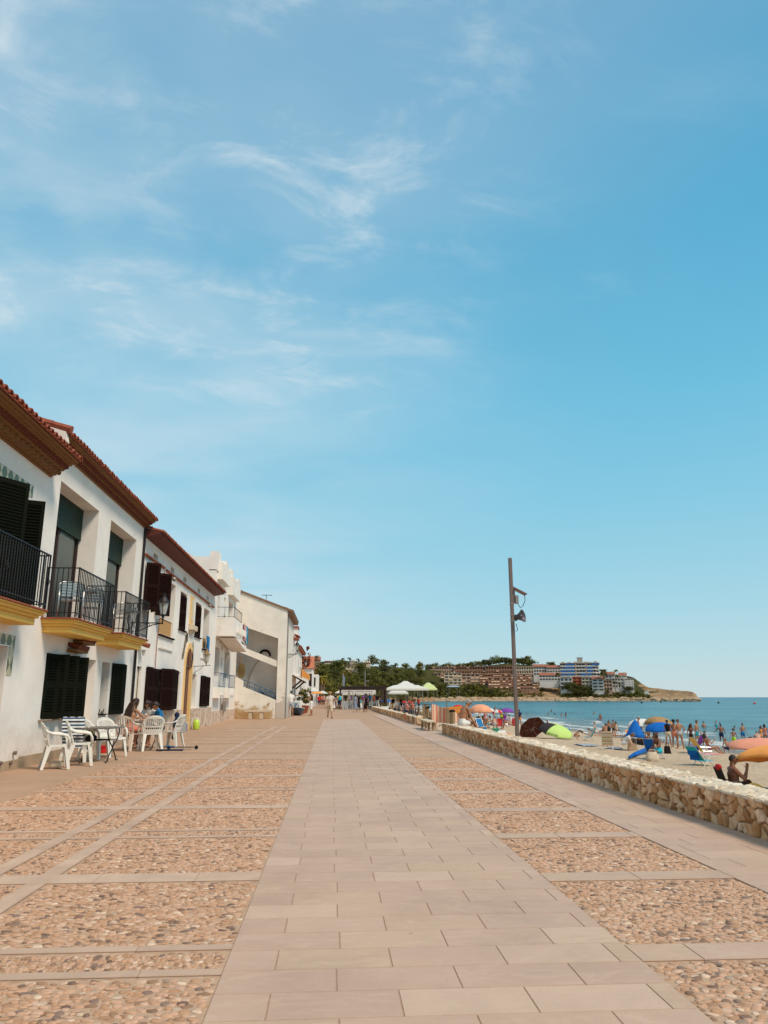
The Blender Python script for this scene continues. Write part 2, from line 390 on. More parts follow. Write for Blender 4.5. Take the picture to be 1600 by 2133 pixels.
def sea_material():
    m = MT('sea water', 0.22, spec=0.5).geo()
    x = m.xyz()
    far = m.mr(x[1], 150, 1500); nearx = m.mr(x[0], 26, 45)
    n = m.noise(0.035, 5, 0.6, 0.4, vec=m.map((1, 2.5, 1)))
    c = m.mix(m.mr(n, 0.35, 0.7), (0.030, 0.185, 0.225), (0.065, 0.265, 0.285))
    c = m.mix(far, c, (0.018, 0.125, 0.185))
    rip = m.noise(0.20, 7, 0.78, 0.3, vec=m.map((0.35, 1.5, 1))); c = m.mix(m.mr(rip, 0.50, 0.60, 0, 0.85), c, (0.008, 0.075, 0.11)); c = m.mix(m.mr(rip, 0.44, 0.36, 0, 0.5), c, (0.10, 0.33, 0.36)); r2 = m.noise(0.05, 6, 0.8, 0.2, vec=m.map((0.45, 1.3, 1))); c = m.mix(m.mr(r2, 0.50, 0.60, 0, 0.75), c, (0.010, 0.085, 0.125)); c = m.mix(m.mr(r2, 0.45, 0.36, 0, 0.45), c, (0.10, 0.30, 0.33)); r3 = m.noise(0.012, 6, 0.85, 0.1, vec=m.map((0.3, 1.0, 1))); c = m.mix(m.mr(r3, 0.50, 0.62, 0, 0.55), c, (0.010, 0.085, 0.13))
    c = m.mix(nearx, (0.21, 0.22, 0.19), c)
    # foam: lines parallel to the shore, broken up
    w = m.math('ADD', x[0], m.math('MULTIPLY', m.noise(0.045, 4, 0.6), 15.0))
    br = m.noise(0.9, 7, 0.75, 0.5, vec=m.map((1.0, 0.45, 1)))
    br2 = m.noise(0.10, 3, 0.5)
    foam = None
    for cen, wd, th in ((34.2, 1.2, 0.41), (37.6, 2.5, 0.44), (43.5, 2.2, 0.50)):
        d = m.math('ABSOLUTE', m.math('SUBTRACT', w, cen))
        b = m.mr(d, wd, 0.0)
        s = m.mr(m.math('ADD', m.math('MULTIPLY', b, 0.42), m.math('SUBTRACT', m.math('ADD', m.math('MULTIPLY', br, 0.7), m.math('MULTIPLY', br2, 0.35)), 0.52)), th - 0.26, th - 0.14)
        foam = s if foam is None else m.math('MAXIMUM', foam, s)
    c = m.mix(foam, c, (0.66, 0.64, 0.60))
    m.color(c); m.rough(m.mr(foam, 0, 1, 0.22, 0.8))
    b1 = m.noise(0.6, 7, 0.75, 0.3, vec=m.map((0.6, 1.3, 1), rot=(0, 0, 0.2)))
    b2 = m.noise(0.16, 4, 0.6, 0.3, vec=m.map((1, 0.6, 1), rot=(0, 0, 0.3)))
    m.bump(m.math('ADD', m.math('ADD', b1, m.math('MULTIPLY', b2, 2.0)), m.math('MULTIPLY', r2, 9.0)), 1.0, 0.5); m.b.inputs['Specular IOR Level'].default_value = .3; return m.m
M['sea'] = sea_material()
M['terracotta'] = simple('terracotta tile', (0.30, 0.075, 0.035), 0.8, var=0.4, scale=9, bump=0.3)
M['cornice_brick'] = simple('ochre brick', (0.22, 0.10, 0.03), 0.85, var=0.35, scale=11, bump=0.4)
M['cornice_red'] = simple('red clay tile', (0.16, 0.036, 0.016), 0.85, var=0.35, scale=11)
M['eave_wood'] = simple('red brown eave board', (0.10, 0.02, 0.011), 0.7, var=0.3, scale=8)
M['shutter_green'] = simple('dark green shutter paint', (0.008, 0.0095, 0.0055), 0.85, var=0.3, spec=.05)
M['shutter_brown'] = simple('dark brown shutter paint', (0.018, 0.007, 0.005), 0.85, var=0.3, spec=.05)
M['blind_green'] = simple('green roller blind', (0.016, 0.034, 0.022), 0.6, var=0.2, spec=.15)
M['iron'] = simple('black wrought iron', (0.018, 0.013, 0.012), 0.45, 0.4, var=0.2)
M['steel_grey'] = simple('galvanised steel', (0.30, 0.26, 0.23), 0.45, 0.6, var=0.15)
M['pole_brown'] = simple('brown painted steel', (0.19, 0.135, 0.115), 0.45, 0.3, var=0.12)
M['glass_dark'] = simple('dark window glass', (0.02, 0.022, 0.022), 0.08, 0, var=0.1, spec=0.6)
M['interior'] = simple('dim interior', (0.05, 0.035, 0.03), 0.9)
M['curtain'] = simple('grey green curtain', (0.10, 0.11, 0.095), 0.9)
M['lamp_glass'] = simple('frosted lamp glass', (0.55, 0.55, 0.50), 0.25, 0, var=0.1)
M['door_wood'] = simple('brown wooden door', (0.17, 0.06, 0.025), 0.55, var=0.3, scale=12)
M['ochre_frame'] = simple('ochre painted frame', (0.78, 0.50, 0.20), 0.8, var=0.12)
M['white_paint'] = simple('white paint', (0.80, 0.78, 0.75), 0.5, var=0.05)
M['plastic_white'] = simple('white plastic', (0.74, 0.70, 0.62), 0.42, var=0.14, scale=5, bump=.1)
M['plastic_cream'] = simple('cream plastic', (0.70, 0.58, 0.47), 0.42, var=0.06)
M['cane'] = simple('cane screen', (0.40, 0.24, 0.10), 0.8, var=0.4, scale=60)
M['plinth'] = simple('grey brown plinth', (0.40, 0.29, 0.19), 0.9, var=0.22, scale=3, bump=0.4)
M['wood_dark'] = simple('dark stained wood', (0.045, 0.022, 0.016), 0.7, var=0.35, scale=14)
M['wood_post'] = simple('weathered post wood', (0.26, 0.17, 0.085), 0.85, var=0.35, scale=16, bump=0.4)
M['aluminium'] = simple('aluminium tube', (0.55, 0.53, 0.50), 0.3, 0.9, var=0.05)
M['blue_rail'] = simple('blue painted rail', (0.03, 0.09, 0.16), 0.45)
M['soil'] = simple('dry earth', (0.34, 0.24, 0.15), 0.95, var=0.3, scale=0.4)

# ================================================================ ground
XW = -6.15                       # plane of the facades
LX0, LX1 = -0.53, 1.65           # central slab lane
RX1 = 3.10; WX0, WX1 = 4.22, 4.70
def sheet(name, x0, x1, y0, y1, z, mat, kind='structure'):
    m = MB(); m.add([(x0, y0, z), (x1, y0, z), (x1, y1, z), (x0, y1, z)], [(0, 1, 2, 3)])
    return tag(m.build(name, mat), kind=kind)
m = MB(); m.box(-700, 4.66, -60, 520, -3.0, -0.030)
tag(m.build('ground', M['soil']), kind='structure')
sheet('pavement', -9.5, 4.22, -8, 330, -0.012, M['concrete_pave'])
# pebble panels: bed sheets
bed = MB()
XS1, XS2 = -2.24, -2.10; XS3, XS4 = -2.70, -2.56; XL = -4.32
for x0, x1 in ((XL, LX0 - 0.0), (LX1, RX1)):
    bed.add([(x0, -6, -0.004), (x1, -6, -0.004), (x1, 37.5, -0.004), (x0, 37.5, -0.004)], [(0, 1, 2, 3)])
tag(bed.build('pebble_paving', M['cobble_bed']), kind='structure')
# slabs, each a thin stone with open joints, over the joint bed
sl = MB(); jb = MB()
sw = MB()
def quadslab(x0, x1, y0, y1, z=0.006, t=None, sl=sl):
    g = 0.0019; t = random.random() if t is None else t
    x0 += g; x1 -= g; y0 += g; y1 -= g; b = 0.0025
    v = [(x0, y0, z - .01), (x1, y0, z - .01), (x1, y1, z - .01), (x0, y1, z - .01), (x0 + b, y0 + b, z), (x1 - b, y0 + b, z), (x1 - b, y1 - b, z), (x0 + b, y1 - b, z)]
    sl.add(v, [(4, 5, 6, 7), (0, 1, 5, 4), (1, 2, 6, 5), (2, 3, 7, 6), (3, 0, 4, 7)], t)
def slabrow(x0, x1, y0, y1, off, w=0.6, **k):
    x = x0 - off
    while x < x1 - 0.02:
        a, b = max(x, x0), min(x + w, x1)
        if b - a > 0.03: quadslab(a, b, y0, y1, **k)
        x += w
PER = 0.3045; Y0 = 4.245 - PER * 8
i = 0; y = Y0; random.seed(11)
while y < 48:
    slabrow(LX0, LX1, y, y + PER, (0.33 if i % 2 == 0 else 0.02) + random.uniform(-0.015, 0.015)); y += PER; i += 1
jb.add([(LX0, -6, .0024), (LX1, -6, .0024), (LX1, 48, .0024), (LX0, 48, .0024)], [(0, 1, 2, 3)])
jb.add([(RX1, -6, .0024), (WX0, -6, .0024), (WX0, 60, .0024), (RX1, 60, .0024)], [(0, 1, 2, 3)])
y = Y0; i = 0
while y < 60:
    if random.random() < .8 or True: slabrow(RX1, WX0, y, y + PER, random.choice((0.1, 0.3, 0.45)))
    y += PER; i += 1
# cross bands on the right, period 1.75 m; on the left alternating solid band and double thin strip
k = 0; yb = 4.25 - 1.75 * 2
while yb < 37:
    jb.add([(LX1, yb, .0024), (RX1, yb, .0024), (RX1, yb + .27, .0024), (LX1, yb + .27, .0024)], [(0, 1, 2, 3)])
    slabrow(LX1, RX1, yb, yb + .26, random.uniform(0, .5), w=0.75)
    yb += 1.75; k += 1
def lband(y0, y1, x0=XL, x1=LX0, w=0.75):
    jb.add([(x0, y0, .0024), (x1, y0, .0024), (x1, y1, .0024), (x0, y1, .0024)], [(0, 1, 2, 3)])
    slabrow(x0, x1, y0, y1, random.uniform(0, .5), w=w, z=0.0055, sl=sw)
k = 0; yb = 4.18 - 3.78
while yb < 37:
    lband(yb, yb + .09); lband(yb + .39, yb + .48)          # thin pair
    lband(yb + 1.98, yb + 2.26)                               # solid band
    yb += 3.80
for a, b in ((XS1, XS2), (XS3, XS4)):
    jb.add([(a, -6, .0026), (b, -6, .0026), (b, 37.5, .0026), (a, 37.5, .0026)], [(0, 1, 2, 3)])
    y = 0.3
    while y < 37: quadslab(a, b, y, min(y + .8, 37.5), z=0.008, sl=sw); y += .8
tag(jb.build('slab_bed', M['joint']), kind='structure')
tag(sl.build('slab_paving', M['slab']), kind='structure'); tag(sw.build('strip_paving', M['slab_warm']), kind='structure')
# pebbles: real domes set in the mortar near the camera
def pebbles():
    rnd = random.Random(5); V = []; Fc = []; C = []
    bands = []
    yb = 4.25 - 3.5
    rb = [(4.25 + 1.75 * k, 4.25 + 1.75 * k + .27) for k in range(-1, 14)]
    lb = []
    for k in range(-1, 8):
        q = 4.18 + 3.8 * k
        lb += [(q, q + .09), (q + .39, q + .48), (q + 1.98, q + 2.26)]
    thin = [(4.18 + 3.8 * k + .09, 4.18 + 3.8 * k + .39) for k in range(-1, 8)]
    ring = [(math.cos(2 * PI * j / 8), math.sin(2 * PI * j / 8)) for j in range(8)]
    for x0, x1, bl in ((LX1, RX1, rb), (XL, LX0, lb)):
        y = 3.1
        while y < 17.5:
            x = x0 + rnd.uniform(0, .05)
            along = bl is lb and any(a < y < b for a, b in thin)
            while x < x1 - 0.02:
                px = x + rnd.uniform(-.010, .010); py = y + rnd.uniform(-.018, .018)
                a = rnd.uniform(.014, .034); b = rnd.uniform(.011, .020)
                st = bl is lb and (XS4 + .01 < px < XS1 - .01)
                if along or st: a, b = b * .95, a * .95
                x += 2 * a * .96 + .003
                mg = b + .004
                if not (x0 + a * .8 < px < x1 - a * .8): continue
                if any(s - mg * .85 < py < e + mg * .85 for s, e in bl): continue
                if bl is lb and (XS1 - a * .9 < px < XS2 + a * .9 or XS3 - a * .9 < px < XS4 + a * .9): continue
                if rnd.random() < .05 + .10 * max(0, noise.noise(Vector((px * 1.5, py * 1.5, 0)))): continue
                h = rnd.uniform(.0015, .0055); th = rnd.uniform(-.35, .35); ct, s_ = math.cos(th), math.sin(th)
                tx, ty = rnd.uniform(-.10, .10), rnd.uniform(-.10, .16)
                base = len(V); sk = rnd.uniform(-.15, .15)
                for rr, zz_ in ((1.0, -.0035), (.86, h * .6), (.5, h * .95)):
                    for cx_, sy_ in ring:
                        ex = (abs(cx_) ** .85) * (1 if cx_ > 0 else -1) * a * rr; ey = sy_ * b * rr * (1 + sk * cx_)
                        V.append((px + ex * ct - ey * s_, py + ex * s_ + ey * ct, zz_ + (tx * ex + ty * ey)))
                V.append((px, py, h))
                for q in range(2):
                    for j in range(8):
                        Fc.append((base + q * 8 + j, base + q * 8 + (j + 1) % 8, base + q * 8 + 8 + (j + 1) % 8, base + q * 8 + 8 + j))
                for j in range(8): Fc.append((base + 16 + j, base + 16 + (j + 1) % 8, base + 24))
                C.append((min(1, max(0, rnd.gauss(.52, .22))) if rnd.random() > .08 else rnd.choice((0.02, .05, .10, .93, 1.0))))
            y += .0345
    me = bpy.data.meshes.new('pebbles'); me.from_pydata(V, [], Fc); me.materials.append(M['pebble'])
    at = me.color_attributes.new('tone', 'FLOAT_COLOR', 'CORNER')
    per = 16 * 4 + 8 * 3
    arr = np.ones((len(me.loops), 4)); arr[:, :3] = np.repeat(np.array(C), per)[:, None]
    at.data.foreach_set('color', arr.ravel()); me.polygons.foreach_set('use_smooth', [True] * len(me.polygons))
    o = bpy.data.objects.new('pebbles', me); col.objects.link(o)
    tag(o, 'small rounded river pebbles set on edge between the stone strips', 'pebbles', kind='stuff')
pebbles()

# ================================================================ rubble sea wall
def clip(poly, px, py, nx, ny):
    out = []
    for i in range(len(poly)):
        a, b = poly[i], poly[(i + 1) % len(poly)]
        da = (a[0] - px) * nx + (a[1] - py) * ny; db = (b[0] - px) * nx + (b[1] - py) * ny
        if da <= 0: out.append(a)
        if da * db < 0:
            t = da / (da - db); out.append((a[0] + (b[0] - a[0]) * t, a[1] + (b[1] - a[1]) * t))
    return out
def stones(mb, x_of, a0, a1, b0, b1, size, rnd, dome=.042, gap=.014, zfun=None, aniso=1.0):
    """rubble packed over the rectangle (a, b); x_of(a, b, h) -> point h metres proud"""
    pts = []
    na = int((a1 - a0) / size); nb = max(1, int((b1 - b0) / (size * aniso)))
    for i in range(na):
        for j in range(nb):
            if rnd.random() < .13: continue
            pts.append((a0 + (i + .5 + rnd.uniform(-.42, .42) + (0.5 if j % 2 else 0)) * (a1 - a0) / na, b0 + (j + .5 + rnd.uniform(-.38, .38)) * (b1 - b0) / nb))
            if rnd.random() < .18: pts.append((pts[-1][0] + rnd.uniform(.03, .08), pts[-1][1] + rnd.uniform(-.1, .1)))
    for p in pts:
        w = size * 2.2; poly = [(max(a0, p[0] - w), b0), (min(a1, p[0] + w), b0), (min(a1, p[0] + w), b1), (max(a0, p[0] - w), b1)]
        for q in pts:
            if q is p or abs(q[0] - p[0]) > w * 1.6: continue
            dx, dy = q[0] - p[0], q[1] - p[1]; l = math.hypot(dx, dy)
            if l < 1e-6: continue
            poly = clip(poly, p[0] + dx / 2 - dx / l * gap / 2, p[1] + dy / 2 - dy / l * gap / 2, dx / l, dy / l)
            if len(poly) < 3: break
        if len(poly) < 3: continue
        cx_ = sum(v[0] for v in poly) / len(poly); cy_ = sum(v[1] for v in poly) / len(poly)
        # resample the outline, rounding the corners
        pl = []
        for i in range(len(poly)):
            a, b = poly[i], poly[(i + 1) % len(poly)]
            l = math.hypot(b[0] - a[0], b[1] - a[1]); n = max(1, int(l / .04))
            for t in range(n): pl.append((a[0] + (b[0] - a[0]) * t / n, a[1] + (b[1] - a[1]) * t / n))
        for _ in range(0): pl = [((pl[i - 1][0] + 2 * pl[i][0] + pl[(i + 1) % len(pl)][0]) / 4, (pl[i - 1][1] + 2 * pl[i][1] + pl[(i + 1) % len(pl)][1]) / 4) for i in range(len(pl))]
        n = len(pl)
        if n < 5: continue
        h0 = rnd.uniform(.5, 1.0) * dome; seed = rnd.uniform(0, 99); vs = []
        tl = (rnd.uniform(-.18, .18), rnd.uniform(-.18, .18))
        for s_, hh in ((1.0, -0.8), (.975, .45), (.87, .92), (.6, 1.0), (.3, .98)):
            for a, b in pl:
                aa = cx_ + (a - cx_) * s_; bb = cy_ + (b - cy_) * s_
                nz = noise.noise(Vector((aa * 11, bb * 11, seed))) * .036 + noise.noise(Vector((aa * 30, bb * 30, seed))) * .013
                vs.append(x_of(aa, bb, h0 * hh + (nz + tl[0] * (aa - cx_) + tl[1] * (bb - cy_)) * (1 if hh > 0 else 0)))
        vs.append(x_of(cx_, cy_, h0 * 1.02)); fs = []
        for r_ in range(4):
            for i in range(n): fs.append((r_ * n + i, r_ * n + (i + 1) % n, r_ * n + n + (i + 1) % n, r_ * n + n + i))
        for i in range(n): fs.append((4 * n + i, 4 * n + (i + 1) % n, 5 * n))
        mb.add(vs, fs, rnd.random() ** .8)
def sea_wall(y0, y1, label, z1=.385, seed=3, size=.10):
    t = thing('stone_wall', label, 'wall', (WX0 + .24, (y0 + y1) / 2, 0))
    core = MB(); core.box(WX0 + .02, WX1, y0, y1, -1.6, z1 - .02)
    core.build('wall_core', M['lime_mortar'], t)
    tp = MB(); tp.box(WX0 - .01, WX1 + .02, y0, y1, z1 - .045, z1 - .012); tp.build('mortar_top', M['stucco_cream'], t)
    rnd = random.Random(seed); s = MB()
    stones(s, lambda a, b, h: (WX0 + .022 - h, a, b), y0, y1, -.01, z1 - .01, size, rnd, aniso=1.25)
    if y0 > 5: stones(s, lambda a, b, h: (a, y0 + .002 - h * .7, b), WX0 + .03, WX1, 0, z1 - .02, size, rnd)
    s.build('wall_stones', M['rubble'], t, smooth=True, fix=True)
    c = MB()
    stones(c, lambda a, b, h: (b, a, z1 - .022 + h * .8), y0, y1, WX0 - .02, WX1 + .03, .19, rnd, dome=.016, gap=.010, aniso=.8)
    c.build('wall_cap', M['cap_stone'], t, smooth=True, fix=True)
    return t
sea_wall(4.2, 29.2, 'low wall of rough honey coloured stones running along the right foreground')
sea_wall(38.6, 82, 'farther stretch of low pale stone wall beyond the beach access, by the wooden bin', seed=9, size=.22)

# ================================================================ beach and sea
def beach():
    xs = list(np.concatenate([np.linspace(4.6, 24, 60), np.linspace(24.6, 46, 22)])); ys = list(np.concatenate([np.linspace(-12, 80, 190), np.geomspace(82, 640, 60)]))
    V = []
    for y in ys:
        for x in xs:
            z = sand_z(x) if x < 28 else sand_z(28) - (x - 28) * .10
            a = max(0, min(1, (24 - x) / 6))
            z += (noise.noise(Vector((x * .35, y * .25, 1))) * .10 + noise.noise(Vector((x * 1.1, y * 1.0, 5))) * .05) * a
            if 9.5 < y < 70 and x > 19: z += .10 * math.exp(-((x - 19.5 - noise.noise(Vector((y * .1, 0, 0))) * 2) / .9) ** 2)
            V.append((x, y, z))
    n = len(xs); Fc = [(j * n + i, j * n + i + 1, (j + 1) * n + i + 1, (j + 1) * n + i) for j in range(len(ys) - 1) for i in range(n - 1)]
    b = MB(); b.add(V, Fc); tag(b.build('beach', M['sand'], smooth=True), kind='structure')
beach()
def sea():
    xs = list(np.concatenate([np.linspace(22.5, 60, 126), np.geomspace(61, 9000, 46)])); ys = list(np.concatenate([[-3000, -400, -60], np.linspace(-8, 130, 120), np.geomspace(132, 16000, 90)]))
    V = []
    for y in ys:
        for x in xs:
            w = x + noise.noise(Vector((x * .03, y * .035, 2))) * 7
            env = max(0, 1 - abs(y - 60) / 260)
            z = WATER
            z += .34 * math.exp(-((w - 36.5) / 1.1) ** 2) * (.5 + .5 * noise.noise(Vector((y * .05, 1, 0)))) * env
            z += .40 * math.exp(-((w - 43) / 1.6) ** 2) * (.5 + .5 * noise.noise(Vector((y * .04, 7, 0)))) * env
            if x < 400 and y < 700: z += .07 * noise.noise(Vector((x * .25, y * .18, 3))) * min(1, max(0, (x - 30) / 12)) + 0
            V.append((x, y, z))
    n = len(xs); Fc = [(j * n + i, j * n + i + 1, (j + 1) * n + i + 1, (j + 1) * n + i) for j in range(len(ys) - 1) for i in range(n - 1)]
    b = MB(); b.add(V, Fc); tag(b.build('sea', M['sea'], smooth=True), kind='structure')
sea()
# ================================================================ the terrace of houses on the left
def facade(mb, x, y0, y1, z0, z1, ops, sgn=1):
    """wall face at x looking along +X, with openings (ya, yb, za, zb, depth) and their reveals"""
    ys = sorted({y0, y1, *[o[0] for o in ops], *[o[1] for o in ops]}); zs = sorted({z0, z1, *[o[2] for o in ops], *[o[3] for o in ops]})
    for i in range(len(ys) - 1):
        for j in range(len(zs) - 1):
            a, b, c, d = ys[i], ys[i + 1], zs[j], zs[j + 1]; my, mz = (a + b) / 2, (c + d) / 2
            if any(o[0] < my < o[1] and o[2] < mz < o[3] for o in ops): continue
            mb.add([(x, a, c), (x, b, c), (x, b, d), (x, a, d)], [(0, 1, 2, 3)])
    for a, b, c, d, dp in ops:
        X = x - dp
        mb.add([(x, a, c), (X, a, c), (X, a, d), (x, a, d)], [(0, 1, 2, 3)])
        mb.add([(x, b, c), (x, b, d), (X, b, d), (X, b, c)], [(0, 1, 2, 3)])
        mb.add([(x, a, d), (X, a, d), (X, b, d), (x, b, d)], [(0, 1, 2, 3)])
        mb.add([(x, a, c), (x, b, c), (X, b, c), (X, a, c)], [(0, 1, 2, 3)])
def body(mb, x, y0, y1, z1, depth=8.0, z0=-.02):
    mb.add([(x, y0, z0), (x, y0, z1), (x - depth, y0, z1), (x - depth, y0, z0)], [(0, 1, 2, 3)])
    mb.add([(x, y1, z0), (x - depth, y1, z0), (x - depth, y1, z1), (x, y1, z1)], [(0, 1, 2, 3)])
    mb.add([(x - depth, y0, z0), (x - depth, y0, z1), (x - depth, y1, z1), (x - depth, y1, z0)], [(0, 1, 2, 3)])
    mb.add([(x, y0, z1), (x, y1, z1), (x - depth, y1, z1), (x - depth, y0, z1)], [(0, 1, 2, 3)])
def louvre_leaf(name, p, q, z0, z1, mat, parent, th=.045, slat=.075, rails=1):
    """shutter leaf standing between plan points p and q"""
    p = Vector((*p, 0)); q = Vector((*q, 0)); d = (q - p); w = d.length; rz = math.atan2(d.y, d.x); c = (p + q) / 2
    m = MB(); fr = .07
    def bx(u0, u1, a, b, t=th, off=0):
        Mt = Mx((c.x, c.y, 0), rz) @ Matrix.Translation(Vector(((u0 + u1) / 2 - w / 2, off, (a + b) / 2)))
        m.obox(Mt, u1 - u0, t, b - a)
    bx(0, fr, z0, z1); bx(w - fr, w, z0, z1); bx(fr, w - fr, z0, z0 + .12); bx(fr, w - fr, z1 - .09, z1)
    mids = [z0 + (z1 - z0) * (k + 1) / (rails + 1) for k in range(rails)]
    for mz in mids: bx(fr, w - fr, mz - .045, mz + .045)
    z = z0 + .15
    while z < z1 - .12:
        if not any(abs(z - mz) < .07 for mz in mids):
            Mt = Mx((c.x, c.y, 0), rz) @ Mx((0, 0, z), 0, R(42))
            m.obox(Mt, w - 2 * fr, .012, slat * .92)
        z += slat * .8
    # a thin backing board keeps the leaf opaque
    bx(fr * .5, w - fr * .5, z0 + .03, z1 - .03, .008, 0)
    return m.build(name, mat, parent)
def tiles(mb, x_eave, z_eave, y0, y1, slope, length, pitch=.21, r=.085):
    """barrel tiles running up the slope from the eave"""
    n = int((y1 - y0) / pitch); dx = math.cos(slope); dz = math.sin(slope)
    for i in range(n + 1):
        y = y0 + (i + .5) * (y1 - y0) / (n + 1)
        rows = max(1, int(length / .42)); jit = random.uniform(-.012, .012)
        for k in range(rows):
            s0 = k * .42 - (.03 if k else 0); s1 = s0 + .46
            vs = []
            for s_, rr, zo in ((s0, r * 1.06, .02), (s1, r * .86, .0)):
                for j in range(7):
                    a = PI * j / 6
                    for q in (0,):
                        vs.append((x_eave - s_ * dx + jit, y + rr * math.cos(a), z_eave + s_ * dz + rr * math.sin(a) * .95 + zo))
            inner = [(v[0], y + (v[1] - y) * .80, v[2] - .016) for v in vs]
            V = vs + inner
            fs = [(j, j + 1, j + 8, j + 7) for j in range(6)] + [(14 + j + 7, 14 + j + 8, 14 + j + 1, 14 + j) for j in range(6)] + [(j + 1, j, 14 + j, 14 + j + 1) for j in range(6)]
            mb.add(V, fs)
def cornice(t, x, y0, y1, z0, out, levels, mat_a, mat_b):
    """stepped brick cornice: plain courses and dog-tooth courses, from the bottom up"""
    z = z0; A = MB(); B = MB(); o = 0
    for kind, h, proj in levels:
        if kind == 'band': A.box(x - .05, x + proj, y0, y1 + min(proj, .0), z, z + h - .002); 
        elif kind == 'tooth':
            A.box(x - .05, x + proj - .09, y0, y1, z, z + h - .002)
            n = int((y1 - y0) / .155)
            for i in range(n):
                yy = y0 + (i + .5) * (y1 - y0) / n
                B.prism([(x + proj - .10, yy - .07, z), (x + proj, yy, z), (x + proj - .10, yy + .07, z)], (0, 0, h - .003))
        elif kind == 'dentil':
            A.box(x - .05, x + proj - .12, y0, y1, z, z + h - .002)
            n = int((y1 - y0) / .24)
            for i in range(n):
                yy = y0 + (i + .5) * (y1 - y0) / n
                A.obox(Mx((x + proj - .09, yy, z + h / 2), R(38)), .2, .1, h - .006)
        z += h
    A.build('cornice', mat_a, t); B.build('cornice_tooth_course', mat_b, t)
    return z
def railing(t, pts, z0, z1, mat, name='railing', gap=.11, knobs=False, parent=None):
    m = MB()
    for a, b in zip(pts[:-1], pts[1:]):
        a = Vector(a); b = Vector(b); d = (b - a).length
        A = Vector((a.x, a.y, z1)); B = Vector((b.x, b.y, z1))
        m.bar(A, B, .045, .02); m.bar((a.x, a.y, z0 + .07), (b.x, b.y, z0 + .07), .03, .015)
        n = max(1, round(d / gap))
        for i in range(n + 1):
            p = a.lerp(b, i / n); m.bar((p.x, p.y, z0), (p.x, p.y, z1), .016)
        m.bar((a.x, a.y, z0 - .02), (a.x, a.y, z1 + .02), .026)
    b = pts[-1]; m.bar((b[0], b[1], z0 - .02), (b[0], b[1], z1), .026)
    if knobs:
        for kx, ky in knobs:
            for j in range(6):
                a0 = j * PI / 3
                m.tube([(kx + .035 * math.sin(PI * s / 8) * math.cos(a0 + s * .5), ky + .035 * math.sin(PI * s / 8) * math.sin(a0 + s * .5), (z0 + z1) / 2 - .08 + .02 * s) for s in range(9)], .006, 4)
    return m.build(name, mat, parent or t)
def balcony(t, x, y0, y1, z, out, inset=.0, knobs=False):
    """tiled slab on a moulded ochre corbel course, with an iron railing"""
    b = MB(); prof = [(.0, .045, -.30, -.16), (.0, 0, 0, 0)]
    steps = [(.17, -.30, -.17), (.12, -.17, -.115), (.06, -.115, -.06), (.02, -.06, -.03)]
    for s, a, c in steps: b.box(x - .02, x + out - s, y0 + s, y1 - s, z + a, z + c - .001)
    slab = b.build('balcony', M['yellow_plaster'], t, bevel=.008)
    tt = MB(); tt.box(x - .02, x + out, y0, y1, z - .03, z + .006); tt.build('balcony_tile_edge', M['terracotta'], slab, bevel=.006)
    e = .05
    railing(t, [(x + .02, y0 + e), (x + out - e, y0 + e), (x + out - e, y1 - e), (x + .02, y1 - e)], z + .04, z + 1.07, M['iron'], knobs=knobs, parent=slab)
    return slab
def pane(t, x, a, b, c, d, name='window', mat=None, frame=None, mull=1, fw=.05, inset=None, trans=0):
    """dark glazing with a frame at plane x"""
    f = MB()
    f.box(x, x + .05, a, a + fw, c, d); f.box(x, x + .05, b - fw, b, c, d); f.box(x, x + .05, a + fw, b - fw, d - fw, d); f.box(x, x + .05, a + fw, b - fw, c, c + fw)
    for k in range(mull):
        yy = a + (b - a) * (k + 1) / (mull + 1); f.box(x, x + .048, yy - fw * .5, yy + fw * .5, c + fw, d - fw)
    fo = f.build(name, frame or M['shutter_green'], t)
    g = MB(); g.add([(x + .012, a + .01, c + .01), (x + .012, b - .01, c + .01), (x + .012, b - .01, d - .01), (x + .012, a + .01, d - .01)], [(0, 1, 2, 3)])
    g.build('pane', mat or M['glass_dark'], fo); return fo
def diamond_mat():
    m = MT('green and cream diamond tile', 0.35).geo()
    x = m.xyz(); s = .27
    u = m.math('ABSOLUTE', m.math('SUBTRACT', m.math('FRACT', m.math('DIVIDE', x[1], s)), .5)); v = m.math('ABSOLUTE', m.math('SUBTRACT', m.math('FRACT', m.math('DIVIDE', x[2], s * 1.6)), .5))
    d = m.math('ADD', u, v)
    m.color(m.mix(m.mr(d, .44, .46), (0.10, 0.11, 0.045), (0.50, 0.44, 0.28))); return m.m
M['diamond'] = diamond_mat()

# ---- house one, cut by the left edge of the picture
t = thing('house', 'white house at the left edge with deep brick cornice and green diamond tiles', 'house', (XW, 11, 0))
H1a, H1b = 3.0, 15.80
m = MB(); facade(m, XW, H1a, H1b, 0.16, 6.02, [(12.6, 14.35, 3.0, 5.25, .30), (12.9, 14.72, .16, 2.28, .55), (7.0, 8.4, 3.0, 5.25, .3), (6.8, 8.2, 1.0, 2.25, .3)]); body(m, XW, H1a, H1b, 6.02)
m.build('wall', M['plaster'], t)
m = MB(); m.box(XW - .3, XW + .025, H1a, 12.9, -.02, .17); m.box(XW - .3, XW + .025, 14.72, H1b, -.02, .17); m.build('plinth', M['plinth'], t)
pane(t, XW - .28, 12.6, 14.35, 3.0, 5.25, 'balcony_door'); pane(t, XW - .53, 12.9, 14.72, 0.0, 2.28, 'door'); pane(t, XW - .28, 7, 8.4, 3, 5.25, 'balcony_door'); pane(t, XW - .28, 6.8, 8.2, 1, 2.25, 'window')
louvre_leaf('shutter', (-6.05, 13.15), (-5.70, 13.72), 3.06, 5.2, M['shutter_green'], t, rails=0)
louvre_leaf('shutter', (-6.12, 14.45), (-5.72, 14.62), 3.06, 5.1, M['shutter_green'], t, rails=0)
